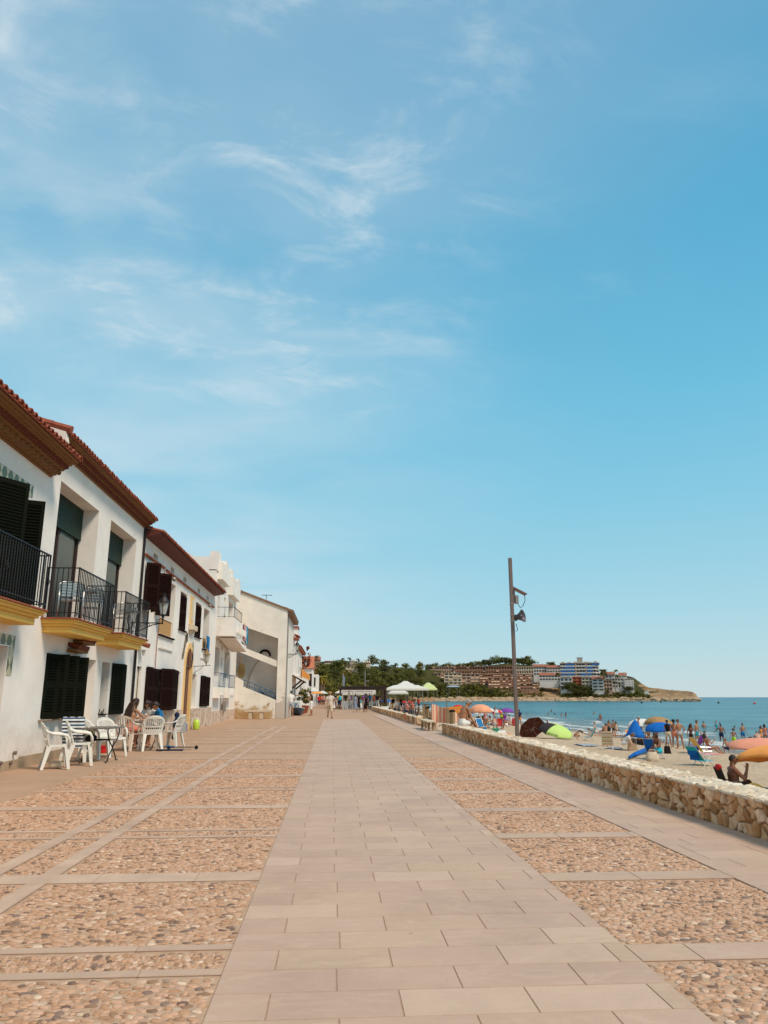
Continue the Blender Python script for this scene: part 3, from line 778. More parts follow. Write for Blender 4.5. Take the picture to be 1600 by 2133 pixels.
m = MB()
m.box(XW, XW + .012, 12.35, 14.99, 5.27, 5.52); m.box(XW, XW + .012, 14.38, 14.62, 4.6, 5.268)
m.box(XW, XW + .012, 12.6, 14.98, 2.30, 2.50); m.box(XW, XW + .012, 14.76, 14.98, 1.75, 2.298)
m.build('tile_surround', M['diamond'], t)
m = MB(); m.box(XW - .02, XW + .03, 12.86, 14.76, 2.28, 2.30); m.build('door_lintel', M['white_paint'], t)
cornice(t, XW, H1a, H1b, 5.95, .6, [('band', .04, .05), ('dentil', .10, .24), ('band', .035, .28), ('tooth', .08, .40), ('band', .035, .43), ('band', .035, .50), ('band', .035, .57)], M['cornice_brick'], M['cornice_red'])
m = MB(); m.prism([(XW + .62, H1a, 6.335), (XW - 6, H1a, 8.15), (XW - 6, H1a, 8.05), (XW + .62, H1a, 6.315)], (0, H1b - H1a, 0)); tiles(m, XW + .65, 6.315, H1a, H1b, R(15.5), 1.8)
m.build('roof', M['terracotta'], t, fix=False)
balcony(t, XW, 10.9, 14.86, 2.98, .62, knobs=((XW + .57, 14.81), (XW + .57, 12.9)))
m = MB()
for px, pz in ((14.9, .16), (15.5, .30), (15.35, .13)): m.lathe([(.035, 0), (.035, .05), (.02, .05)], 10, (XW + .02, px, pz), Euler((0, R(90), 0)).to_matrix())
m.build('wall_socket', M['pole_brown'], t)

# ---- house two: two tall recesses with roller blinds, two ochre balconies
H2a, H2b = 15.80, 24.0
t = thing('house', 'white house with two tall recessed balcony doors and half lowered green blinds', 'house', (XW, 20, 0))
XV = XW - .02
ops = [(16.5, 19.33, 3.0, 6.08, .50), (20.40, 23.14, 3.0, 6.10, .50), (16.75, 19.38, .92, 2.28, .35), (19.42, 20.22, .02, 2.28, .35), (20.78, 21.48, .88, 2.27, .35), (21.75, 23.0, .88, 2.28, .25)]
m = MB(); facade(m, XV, H2a, H2b, .0, 6.72, ops); body(m, XV, H2a, H2b, 6.72); m.build('wall', M['plaster'], t)
m = MB()
for a, b in ((H2a, 19.40), (20.24, H2b)): m.box(XV - .2, XV + .022, a, b, -.02, .2)
m.build('plinth', M['plinth'], t)
for a, b in ((16.5, 19.33), (20.40, 23.14)):
    w = pane(t, XV - .50, a, b, 3.0, 6.08, 'balcony_door', frame=M['wood_dark'], mull=3, fw=.07)
    cu = MB(); n = 28
    for i in range(n):
        y = a + 1.5 + i * (b - a - 1.9) / n; cu.tube([(XV - .46, y, 3.1), (XV - .46, y, 5.3)], .03, 6)
    cu.build('curtain', M['curtain'], w, smooth=True)
    bl = MB(); z = 5.30
    while z < 6.07: bl.box(XV - .42, XV - .40 + .006, a + .02, b - .02, z, z + .046); z += .05
    bl.box(XV - .425, XV - .385, a + .02, b - .02, 5.27, 5.297)
    bl.build('roller_blind', M['blind_green'], t)
balcony(t, XV, 16.18, 18.98, 2.98, .74); balcony(t, XV, 19.90, 22.55, 2.98, .74)
# ground floor: a run of folding shutters set like a concertina
pane(t, XV - .34, 16.75, 19.38, .92, 2.28, 'window', mull=2)
zz0 = [(XV + .00, 16.78), (XV + .10, 17.20), (XV + .30, 17.28), (XV + .06, 17.70), (XV + .30, 17.95), (XV + .06, 18.35), (XV + .30, 18.62), (XV + .06, 19.1)]
for i in range(0, 7): louvre_leaf('shutter', zz0[i], zz0[i + 1], .90, 2.27, M['shutter_green'], t, th=.035)
m = MB(); m.box(XV - .05, XV + .10, 16.66, 19.4, .86, .885); m.build('window_sill', M['plinth'], t, bevel=.005)
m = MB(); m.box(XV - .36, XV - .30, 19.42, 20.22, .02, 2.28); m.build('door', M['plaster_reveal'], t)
pane(t, XV - .34, 20.78, 21.48, .88, 2.27, 'window', mull=0)
m = MB()
for k in range(4): m.tube([(XV - .05, 20.82 + k * .18, .90), (XV - .05, 20.90 + k * .18, .98 + .05 * (k % 2))], .012, 6)
m.box(XV - .2, XV + .06, 20.8, 21.46, .885, .91); m.build('window_sill', M['shutter_green'], t)
louvre_leaf('shutter', (XV + .03, 21.68), (XV + .15, 22.3), .88, 2.27, M['shutter_green'], t, rails=0); louvre_leaf('shutter', (XV + .16, 22.32), (XV + .04, 23.02), .88, 2.27, M['shutter_green'], t, rails=0)
cornice(t, XV, H2a, H2b, 6.66, .5, [('band', .035, .05), ('tooth', .06, .15), ('band', .025, .16), ('tooth', .06, .26), ('band', .03, .29), ('band', .03, .34)], M['cornice_brick'], M['cornice_red'])
m = MB(); m.prism([(XV + .38, H2a, 6.93), (XV - 6, H2a, 8.78), (XV - 6, H2a, 8.68), (XV + .38, H2a, 6.905)], (0, H2b - H2a, 0)); tiles(m, XV + .42, 6.90, H2a, H2b, R(16), 1.8)
m.build('roof', M['terracotta'], t)
m = MB(); m.prism([(XV + .35, H2a - .16, 6.72), (XV + .30, H2a - .16, 6.95), (XV - 3, H2a - .16, 7.92), (XV - 3, H2a - .16, 6.72)], (0, .155, 0)); m.build('gable_verge', M['plaster_reveal'], t)
m = MB()
for s in range(8): m.tube([(XV + .4 - s * .42, H2a - .09, 7.01 + s * .12), (XV - .04 - s * .42, H2a - .09, 7.14 + s * .12)], [.09, .075], 8)
m.build('verge_tiles', M['terracotta'], t, smooth=True, flat_ang=40)
# little clay tile canopies over the meter box
m = MB(); m2 = MB()
for (y0, y1, z) in ((18.3, 19.25, 2.66), (17.95, 18.75, 2.44)):
    m.box(XV, XV + .24, y0, y1, z - .07, z)
    for i in range(5):
        y = y0 + (i + .5) * (y1 - y0) / 5; m2.tube([(XV + .27, y, z + .03), (XV + .0, y, z + .12)], [.065, .05], 6)
m.build('tile_bracket', M['cornice_brick'], t); m2.build('bracket_tiles', M['cornice_red'], t)
m = MB(); m.tube([(XV + .05, 23.93, .2), (XV + .05, 23.93, 6.7)], .04, 8); m.build('drainpipe', M['iron'], t, smooth=True, flat_ang=40)

# ---- house three: brown shutters, arched ochre doorway
H3a, H3b = 24.0, 39.9
t = thing('house', 'long white house with dark brown shutters and an arched ochre doorway', 'house', (XW, 32, 0))
ops = [(26.9, 29.25, 3.55, 5.55, .45), (30.25, 31.55, 4.02, 5.50, .30), (33.70, 35.15, 4.02, 5.50, .30), (35.90, 37.55, 3.60, 5.48, .45),
       (24.75, 26.0, 4.1, 5.6, .3), (24.35, 24.95, .9, 2.3, .15), (25.5, 27.0, .92, 2.3, .25), (27.45, 30.30, .92, 2.32, .25), (30.42, 31.25, .92, 2.34, .4), (32.02, 33.48, .02, 2.62, .35), (33.75, 34.95, .88, 2.34, .35), (36.0, 38.4, .92, 2.32, .2)]
for ya in (25.35, 28.15, 30.6, 33.95, 36.4): ops.append((ya, ya + .62, 6.02 - .06, 6.10 + .04, .2))
m = MB(); facade(m, XW, H3a, H3b, 0, 6.45, ops); body(m, XW, H3a, H3b, 6.45)
m.build('wall', M['plaster'], t)
def stone_plinth_mat():
    q = MT('split stone plinth', .9).geo(); b = q.vor(1.0, 'DISTANCE_TO_EDGE', vec=q.map((1, 2.8, 1.1))); c = q.vor(1.0, vec=q.map((1, 2.8, 1.1)))
    s_ = q.n('ShaderNodeSeparateColor'); q.l(c.outputs['Color'], s_.inputs[0])
    q.color(q.mix(q.mr(b.outputs[0], .02, .05), (.34, .21, .13), q.mix(q.mr(q.noise(6, 5), .3, .7), q.ramp(s_.outputs[0], [(0, (.60, .43, .32)), (1, (.74, .60, .48))]), (.56, .40, .29)))); q.bump(q.mr(b.outputs[0], 0, .08), .6, .02); return q.m
M['split_stone'] = stone_plinth_mat()
m = MB()
for a, b in ((H3a + .02, 31.80), (33.7, 39.4)): m.box(XW - .1, XW + .06, a, b, -.02, .86)
m.build('stone_plinth', M['split_stone'], t)
sb = M['shutter_brown']
for a, b, c, d, dp in [o for o in ops[:12]]:
    if (a, c) == (32.02, .02): continue
    pane(t, XW - dp + .01, a, b, c, d, 'window', frame=sb, mull=1)
louvre_leaf('shutter', (-6.10, 24.35), (-5.72, 24.62), 4.08, 5.62, sb, t); louvre_leaf('shutter', (-6.10, 26.05), (-5.72, 26.42), 4.08, 5.55, sb, t)
louvre_leaf('shutter', (-5.72, 24.62), (-6.05, 25.2), 4.08, 5.62, sb, t)
louvre_leaf('shutter', (XW - .30, 26.95), (XW - .34, 28.3), 3.6, 5.3, sb, t)
for a, b in ((30.25, 31.55), (33.70, 35.15)):
    louvre_leaf('shutter', (XW - .05, a + .03), (XW + .10, (a + b) / 2 - .03), 4.0, 5.36, sb, t); louvre_leaf('shutter', (XW + .12, (a + b) / 2), (XW - .05, b - .03), 4.0, 5.30, sb, t)
louvre_leaf('shutter', (XW - .25, 35.95), (XW - .32, 37.0), 3.65, 5.3, sb, t)
for a, b in ((25.5, 27.0), (36.1, 38.3)):
    louvre_leaf('shutter', (XW + .05, a), (XW + .05, (a + b) / 2 - .01), .92, 2.33, sb, t); louvre_leaf('shutter', (XW + .06, (a + b) / 2), (XW + .08, b), .92, 2.30, sb, t)
louvre_leaf('shutter', (XW + .10, 27.4), (XW + .36, 28.1), .90, 2.34, sb, t); louvre_leaf('shutter', (XW + .36, 28.12), (XW + .12, 30.2), .90, 2.34, sb, t, slat=.1)
m = MB()
for a, b, z in ((26.8, 29.35, 3.5), (30.15, 31.65, 3.98), (33.6, 35.25, 3.98), (35.8, 37.65, 3.55)): m.box(XW - .1, XW + .08, a, b, z - .035, z + .015)
m.build('window_sill', M['shutter_brown'], t)
m = MB(); m.box(XW - .12, XW - .10, 26.92, 29.23, 3.56, 4.12); m.box(XW - .12, XW - .10, 35.92, 37.5, 3.61, 4.12)
for k in range(46): m.tube([(XW - .09, 26.95 + k * .05, 3.57), (XW - .09, 26.95 + k * .05, 4.12 + random.uniform(-.01, .02))], .021, 5)
m.build('cane_screen', M['cane'], t)
m = MB(); m.box(XW - .11, XW - .05, 26.92, 29.23, 4.12, 4.17); m.build('window_rail', M['plaster_reveal'], t)
# vents, brown conduit, meter ledges, brick panel
m = MB()
for ya in (25.35, 28.15, 30.6, 33.95, 36.4): m.box(XW - .19, XW - .14, ya + .01, ya + .61, 5.97, 6.13)
m.build('vent_grille', M['cornice_red'], t)
m = MB(); m.tube([(XW + .05, 24.1, 5.84), (XW + .05, 26.9, 5.86), ], .045, 8); m.tube([(XW + .05, 27.3, 5.84), (XW + .05, 38.4, 5.80)], .045, 8); m.tube([(XW + .05, 26.95, 5.86), (XW + .04, 26.95, 5.2), (XW + .04, 26.6, 3.2), (XW + .04, 26.6, .9)], .014, 6)
m.build('conduit', M['terracotta'], t, smooth=True, flat_ang=50)
m = MB(); m.box(XW, XW + .05, 27.0, 29.3, 3.02, 3.07); m.box(XW, XW + .05, 35.6, 37.4, 3.10, 3.15); m.build('ledge', M['plaster_reveal'], t)
m = MB(); m.box(XW - .14, XW - .10, 24.37, 24.93, .92, 2.28)
m.build('brick_panel', M['stucco_cream'], t)
# eave
m = MB(); m.prism([(XW, H3a, 6.40), (XW + .50, H3a, 6.50), (XW + .50, H3a, 6.56), (XW - 5.5, H3a, 8.3), (XW - 5.5, H3a, 8.2), (XW, H3a, 6.46)], (0, H3b - H3a - 1.2, 0)); m.build('eave', M['eave_wood'], t)
m = MB(); tiles(m, XW + .60, 6.55, H3a, H3b - 1.2, R(17), 1.5, pitch=.20, r=.075); m.prism([(XW + .55, H3a, 6.575), (XW - 5.5, H3a, 8.42), (XW - 5.5, H3a, 8.33), (XW + .55, H3a, 6.565)], (0, H3b - H3a - 1.2, 0))
m.build('roof', M['terracotta'], t)
m = MB(); m.prism([(XW + .30, H3a + .004, 6.46), (XW + .30, H3a + .004, 6.62), (XW - 3, H3a + .004, 7.7), (XW - 3, H3a + .004, 6.46)], (0, .2, 0)); m.build('gable_verge', M['plaster_reveal'], t)
# arched door
m = MB(); yc = 32.75; rr = .70; ro = .92; zs_ = 2.62
for sgn in (-1, 1): m.box(XW - .3, XW + .05, *(sorted((yc + sgn * rr, yc + sgn * ro))), 0, zs_)
pi_ = [(XW + .05, yc + rr * math.cos(PI * j / 16), zs_ + rr * 1.08 * math.sin(PI * j / 16)) for j in range(17)]; po = [(XW + .05, yc + ro * math.cos(PI * j / 16), zs_ + ro * 1.08 * math.sin(PI * j / 16)) for j in range(17)]
for j in range(16): m.prism([pi_[j], po[j], po[j + 1], pi_[j + 1]], (-.04, 0, 0))
m.build('door_surround', M['ochre_frame'], t)
m = MB(); m.prism([(XW + .004, yc + rr * math.cos(PI * j / 16), zs_ + rr * 1.08 * math.sin(PI * j / 16)) for j in range(17)], (.02, 0, 0))
for j in range(1, 16, 2): m.bar((XW + .03, yc, zs_ + .02), (XW + .03, yc + rr * .95 * math.cos(PI * j / 16), zs_ + rr * math.sin(PI * j / 16)), .02)
m.build('fanlight', M['door_wood'], t)
m = MB(); m.box(XW - .12, XW - .08, yc - rr + .003, yc + rr - .003, .02, zs_)
for i in range(9):
    for j in range(2): m.box(XW - .079, XW - .06, yc - rr + .1 + j * .68, yc - rr + .64 + j * .68, .15 + i * .27, .15 + i * .27 + .2)
m.build('door', M['door_wood'], t)
# ceramic shrine picture with its bracket, iron emblem
m = MB(); m.box(XW, XW + .035, 32.35, 33.10, 4.36, 5.62); f = m.build('ceramic_picture', M['ochre_frame'], t)
q = MT('painted saint tiles', .4).geo(); q.color(q.ramp(q.noise(5, 5, .6, 1.5), [(0.3, (.35, .25, .15)), (.45, (.72, .60, .42)), (.55, (.60, .45, .2)), (.7, (.75, .68, .55))]))
m = MB(); m.box(XW + .035, XW + .05, 32.52, 32.94, 4.55, 5.45); m.build('painted_tiles', q.m, f)
m = MB(); m.box(XW, XW + .22, 32.3, 33.3, 4.12, 4.34); m.box(XW, XW + .14, 32.45, 33.1, 4.0, 4.12); m.build('shelf_bracket', M['stucco_cream'], t, bevel=.02)
m = MB()
for k in range(9):
    a = k / 8; m.obox(Mx((XW + .03, 31.35 + a * .55, 2.95 + a * .95), 0, R(random.uniform(-40, 40))), .03, .22, .13)
m.obox(Mx((XW + .03, 31.95, 3.75), 0, R(20)), .03, .4, .35); m.prism([(XW + .02, 33.2, 2.9), (XW + .02, 33.45, 3.7), (XW + .02, 33.6, 2.95), (XW + .02, 33.4, 2.6)], (.03, 0, 0))
m.build('iron_emblem', simple('aged bronze', (.22, .17, .10), .6, .3, var=.5, scale=8), t)
m = MB()
for y, z in ((28.2, 5.62), (36.6, 5.62)): m.lathe([(.0, 0), (.07, .02), (.08, .12), (.03, .16)], 10, (XW + .08, y, z), Euler((R(20), R(60), 0)).to_matrix())
m.build('spotlight', M['steel_grey'], t, smooth=True)

# ---- house four: white block with stepped parapet and solid balcony
H4a, H4b = 39.9, 50.0; XF = -6.3
t = thing('house', 'tall white block with notched parapet and solid white balcony', 'house', (XF, 45, 0))
ops = [(40.9, 42.6, 2.45, 4.0, .5), (44.6, 46.8, 2.45, 3.98, .5), (45.2, 47.2, 5.7, 7.0, .5), (40.7, 41.7, 5.5, 7.4, .4), (43.2, 43.9, 6.55, 6.95, .2), (43.3, 44.0, 5.55, 5.95, .2), (43.2, 43.9, 7.45, 7.85, .2), (43.1, 43.75, 3.95, 4.3, .2), (43.1, 43.75, 3.1, 3.5, .2)]
m = MB(); facade(m, XF, H4a, H4b, 0, 8.0, ops); body(m, XF, H4a, H4b, 8.0, 9)
m.box(XF - 3.2, XF - .002, H4a + .003, H4b - .1, 8.0, 8.7)
m.prism([(XF - 1.2, H4a + .01, 8.695), (XF - 2.6, H4a + .01, 9.45), (XF - 6.5, H4a + .01, 9.45), (XF - 6.5, H4a + .01, 8.695)], (0, 5, 0))
for a, b, z0, z1, o in ((39.9, 40.9, 7.95, 9.0, .06), (42.9, 43.9, 7.95, 9.0, .06), (45.3, 46.4, 7.95, 8.95, .05), (48.6, 49.9, 7.9, 8.85, .05)): m.box(XF - .4, XF + o, a, b, z0, z1)
m.box(XF - .2, XF + .28, 40.3, 43.4, 7.55, 8.45); m.box(XF - .2, XF + .28, 44.8, 48.3, 7.3, 8.35)
m.build('wall', M['plaster'], t)
for a, b, c, d, dp in ops[:4]: pane(t, XF - dp + .01, a, b, c, d, 'window', frame=M['shutter_brown'])
for a, b, c, d, dp in ops[4:]:
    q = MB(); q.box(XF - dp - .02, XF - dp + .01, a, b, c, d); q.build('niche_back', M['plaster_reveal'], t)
m = MB(); m.box(XF, -5.25, 40.2, 43.6, 4.50, 4.64)
m.box(-5.37, -5.25, 40.2, 46.2, 4.64, 5.45); m.box(XF, -5.371, 40.2, 40.33, 4.64, 5.45); m.box(XF, -5.25, 43.6, 46.2, 4.35, 4.64)
m.prism([(-5.25, 40.9, 4.45), (-5.25, 46.2, 4.0), (-5.25, 46.2, 4.35), (-5.25, 43.0, 4.5)], (-.9, 0, 0))
for k in range(5): m.box(-5.25, -5.12, 41.2 + k * .8, 41.55 + k * .8, 4.75, 5.1)
bal = m.build('balcony', M['plaster'], t)
railing(t, [(XF, 40.26), (-5.3, 40.26), (-5.3, 43.6)], 5.45, 6.02, M['iron'], gap=.5, parent=bal)
for a, b in ((40.8, 42.7), (44.5, 46.9)): railing(t, [(XF, a), (XF + .35, a), (XF + .35, b), (XF, b)], 1.85, 2.6, M['blue_rail'], gap=.4)
m = MB(); m.box(XF, XF + .36, 40.75, 42.75, 1.3, 1.86); m.box(XF, XF + .36, 44.45, 46.95, 1.3, 1.86)
for k in range(3): m.box(XF + .36, XF + .45, 41.1 + k * .5, 41.3 + k * .5, 1.45, 1.75); m.box(XF + .36, XF + .45, 45.0 + k * .6, 45.25 + k * .6, 1.45, 1.75)
m.build('planter_box', M['plaster'], t)
m = MB(); m.box(XF, XF + .08, H4a, H4b - .1, -.02, .62); m.build('stone_plinth', M['split_stone'], t)
m = MB(); m.tube([(XF + .08, 43.4, .6), (XF + .08, 43.4, 1.9)], .04, 8); m.box(XF + .08, XF + .2, 44.2, 44.8, .55, 1.1); m.build('meter_box', M['steel_grey'], t)

# ---- house five: gable wall facing the camera, open stair hall behind a sloping beam
YG = 50.0
t = thing('house', 'projecting old white house with stained plaster and open stair hall behind a slanting beam', 'house', (-4.9, 53, 0))
def gable(mb, outline, holes, y0, y1):
    """solid wall piece in the XZ plane"""
    mb.prism([(x, y0, z) for x, z in outline], (0, y1 - y0, 0))
m = MB()
top = lambda x: 7.02 + (-3.05 - x) * .375
gable(m, [(-3.62, 0), (-3.06, 0), (-3.06, top(-3.06)), (-3.62, top(-3.62))], None, YG, YG + .45)                 # corner pier
gable(m, [(-3.622, 5.12), (-3.622, top(-3.62)), (-8.6, top(-8.6)), (-8.6, 7.0), (-6.2, 5.98)], None, YG + .002, YG + .40)
gable(m, [(-3.622, 3.25), (-3.622, 3.66), (-7.2, 5.05), (-7.2, 4.64)], None, YG + .06, YG + .40)                     # slanting beam
gable(m, [(-3.622, 0), (-3.622, 1.16), (-5.78, 2.0), (-5.78, 2.36), (-6.7, 2.85), (-8, 2.85), (-8, 0)], None, YG + .03, YG + .33)
m.box(-9, -3.06, YG + 8, YG + 8.2, 0, top(-3.06)); m.box(-3.3, -3.062, YG + .452, YG + 8.2, 0, top(-3.06) - .02)
m.build('wall', M['plaster_peel'], t, fix=True)
m = MB(); m.box(-9.0, -3.32, YG + 1.9, YG + 2.1, 0, 7.0); m.build('inner_wall', M['plaster'], t)
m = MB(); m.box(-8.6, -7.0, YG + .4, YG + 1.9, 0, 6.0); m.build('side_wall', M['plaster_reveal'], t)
m = MB(); rI, rO = 1.14, 1.78; xc, zc = -4.58, 2.0
poly = [(xc + rI * math.cos(PI * j / 20), 2.55 + rI * 1.1 * math.sin(PI * j / 20)) for j in range(21)]
m.prism([(xc + rI * math.cos(PI * j / 20) * .98, YG + 1.8, 1.3 + 2.6 * math.sin(PI * j / 20)) for j in range(21)], (0, .098, 0)); a_ = m.build('arch_panel', M['plaster'], t)
m = MB(); P0 = [(xc + rI * math.cos(PI * j / 20), YG + 1.77, 1.3 + 2.65 * math.sin(PI * j / 20)) for j in range(21)]; m.tube(P0, .035, 6); m.build('arch_rim', M['stucco_cream'], a_)
m = MB()
P1 = [(-4.62 + .42 * math.cos(PI * j / 12), 4.05 + .46 * math.sin(PI * j / 12)) for j in range(13)]; P2 = [(-4.62 + .30 * math.cos(PI * j / 12), 4.05 + .32 * math.sin(PI * j / 12)) for j in range(13)]
for j in range(12): m.prism([(P1[j][0], YG + 1.7, P1[j][1]), (P2[j][0], YG + 1.7, P2[j][1]), (P2[j + 1][0], YG + 1.7, P2[j + 1][1]), (P1[j + 1][0], YG + 1.7, P1[j + 1][1])], (0, .1, 0))
m.build('arch_hood', M['shutter_brown'], t, fix=True)
m = MB()
for z in (1.62, 1.36): m.tube([(-3.66, YG + .12, z), (-5.74, YG + .12, z + .82)], .03, 6)
for k in range(7):
    x = -3.7 - k * .34; m.tube([(x, YG + .12, 1.15 + (-3.66 - x) * .39), (x, YG + .12, 1.62 + (-3.66 - x) * .39)], .02, 6)
m.build('handrail', M['blue_rail'], t)
m = MB(); m.box(-4.6, -3.62, YG + .5, YG + 1.7, 0, 1.3); m.box(-5.4, -4.6, YG + .5, YG + 1.7, 0, 1.7); m.build('steps', M['blue_rail'], t)
m = MB()
for x in (-3.2, -5.0, -7.0): pass
n = 14
for k in range(n):
    x = -2.72 - k * .42; m.tube([(x, YG + .1, top(x) + .05), (x - .44, YG + .1, top(x - .44) + .05)], [.055, .045], 8)
m.prism([(-2.7, YG - .08, top(-2.7) - .06), (-2.7, YG - .08, top(-2.7) + .02), (-8.6, YG - .08, top(-8.6) + .02), (-8.6, YG - .08, top(-8.6) - .05)], (0, 8.3, 0)); m.box(-3.06, -2.72, YG, YG + 8.2, 6.75, 6.92)
tiles(m, -2.68, 6.92, YG, YG + 8.2, R(20.5), 1.2)
m.build('roof', simple('lichened old tile', (.23, .135, .085), .9, var=.4, scale=7, bump=.4), t)
# ornaments on the inner side wall
m = MB()
for k, (u, v) in enumerate(((490, 1366), (497, 1368), (503, 1370), (488, 1378), (494, 1380), (499, 1390), (503, 1395), (488, 1400))):
    p = on_y(u, v, YG - .02 + .05); m.tube([(p.x - .06, YG + .9, p.z), (p.x + .02, YG + .9, p.z + .12), (p.x + .08, YG + .9, p.z)], .018, 5)
m.tube([(-6.15, YG + .9, 2.6), (-6.15, YG + .9, 3.9)], .03, 6)
m.prism([(-6.05 + .25 * math.cos(a / 12 * 2 * PI), YG + .88, 3.05 + .5 * math.sin(a / 12 * 2 * PI)) for a in range(12)], (0, .04, 0))
m.build('iron_ornaments', simple('rusted ochre iron', (.42, .27, .10), .7, .2, var=.4), t)
m = MB(); m.tube([(-3.02, YG + .3, .02), (-3.02, YG + .3, 6.7)], .045, 8); m.build('drainpipe', M['steel_grey'], t, smooth=True, flat_ang=50)
m = MB(); m.bar((-4.6, YG + 1, top(-4.6)), (-4.6, YG + 1, top(-4.6) + .55), .03); m.bar((-4.9, YG + 1, top(-4.6) + .5), (-4.2, YG + 1, top(-4.6) + .5), .03)
for k in range(4): m.bar((-4.85 + k * .2, YG + .85, top(-4.6) + .5), (-4.85 + k * .2, YG + 1.15, top(-4.6) + .5), .015)
m.build('aerial', M['iron'], t)
# ================================================================ people
def skin_mat(name, c): 
    m = MT(name, .55, spec=.35); m.color(m.mix(m.noise(7, 4), tuple(x * .88 for x in c), tuple(x * 1.08 for x in c))); m.b.inputs['Subsurface Weight'].default_value = .04; return m.m
SK = dict(tan=skin_mat('tanned skin', (.36, .155, .075)), deep=skin_mat('deeply tanned skin', (.235, .092, .045)), fair=skin_mat('fair skin', (.56, .315, .21)), mid=skin_mat('light brown skin', (.43, .21, .115)))
CL = {}
def cloth(name, c, stripes=None, scale=16, axis=2):
    if name in CL: return CL[name]
    m = MT(name, .85, spec=.15)
    if stripes:
        x = m.xyz(); f = m.math('FRACT', m.math('MULTIPLY', x[axis], scale)); cs = [c] + stripes; n = len(cs)
        cc = m.ramp(f, [(i / n, k) for i, k in enumerate(cs)] + [(1.0, cs[-1])], const=True)
        m.color(cc)
    else: m.color(m.mix(m.noise(9, 4), tuple(x * .85 for x in c), tuple(min(1, x * 1.1) for x in c)))
    m.bump(m.noise(22, 3), .25, .01); CL[name] = m.m; return m.m
HAIR = dict(black=simple('black hair', (.012, .008, .006), .5, var=.4, scale=60, bump=.6, bscale=90), brown=simple('dark brown hair', (.035, .015, .008), .5, var=.4, scale=60, bump=.6, bscale=90), fairh=simple('light brown hair', (.16, .09, .045), .55, var=.35, scale=60, bump=.6, bscale=90), grey=simple('grey hair', (.28, .25, .22), .6, var=.3, scale=60, bump=.6, bscale=90))
dg = None
def remesh(mb, name, mat, parent, vox, smooth_it=2):
    """fuse overlapping closed pieces into one continuous skin"""
    me = bpy.data.meshes.new(name); me.from_pydata([tuple(v) for v in mb.v], [], mb.f)
    ob = bpy.data.objects.new(name, me); col.objects.link(ob)
    r = ob.modifiers.new('r', 'REMESH'); r.mode = 'VOXEL'; r.voxel_size = vox; r.use_smooth_shade = True
    if smooth_it: s = ob.modifiers.new('s', 'SMOOTH'); s.factor = .5; s.iterations = smooth_it
    g = bpy.context.evaluated_depsgraph_get(); g.update()
    nm = bpy.data.meshes.new_from_object(ob.evaluated_get(g)); nm.name = name
    ob.modifiers.clear(); ob.data = nm; bpy.data.meshes.remove(me)
    nm.materials.clear(); nm.materials.append(mat); nm.polygons.foreach_set('use_smooth', [True] * len(nm.polygons))
    if parent: ob.parent = parent
    return ob
def cap(mb, p, q, r0, r1, sx=1.0, side=None, n=10):
    """tapered capsule with rounded ends; sx widens it along side"""
    p = Vector(p); q = Vector(q); ax = q - p; l = ax.length
    if l < 1e-5: ax = Vector((0, 0, 1)); l = 1e-5
    z = ax.normalized(); s = Vector(side) if side is not None else (Vector((1, 0, 0)) if abs(z.x) < .9 else Vector((0, 1, 0)))
    x = (s - z * s.dot(z)).normalized(); y = z.cross(x)
    rings = []
    for k in range(4): a = -PI / 2 + (k + .35) / 4 * PI / 2; rings.append((p + z * (math.sin(a) * r0), r0 * math.cos(a)))
    rings.append((p.copy(), r0)); rings.append(((p + q) / 2, (r0 + r1) / 2)); rings.append((q.copy(), r1))
    for k in range(1, 5): a = (k - .35) / 4 * PI / 2; rings.append((q + z * (math.sin(a) * r1), r1 * math.cos(a)))
    vs = []; fs = []
    for c, r in rings:
        for j in range(n): a = 2 * PI * j / n; vs.append(c + x * (r * sx * math.cos(a)) + y * (r * math.sin(a)))
    K = len(rings)
    for i in range(K - 1):
        for j in range(n): fs.append((i * n + j, i * n + (j + 1) % n, (i + 1) * n + (j + 1) % n, (i + 1) * n + j))
    fs.append(tuple(range(n - 1, -1, -1))); fs.append(tuple((K - 1) * n + j for j in range(n)))
    mb.add(vs, fs)
def rotx(a): return Matrix.Rotation(a, 3, 'X')
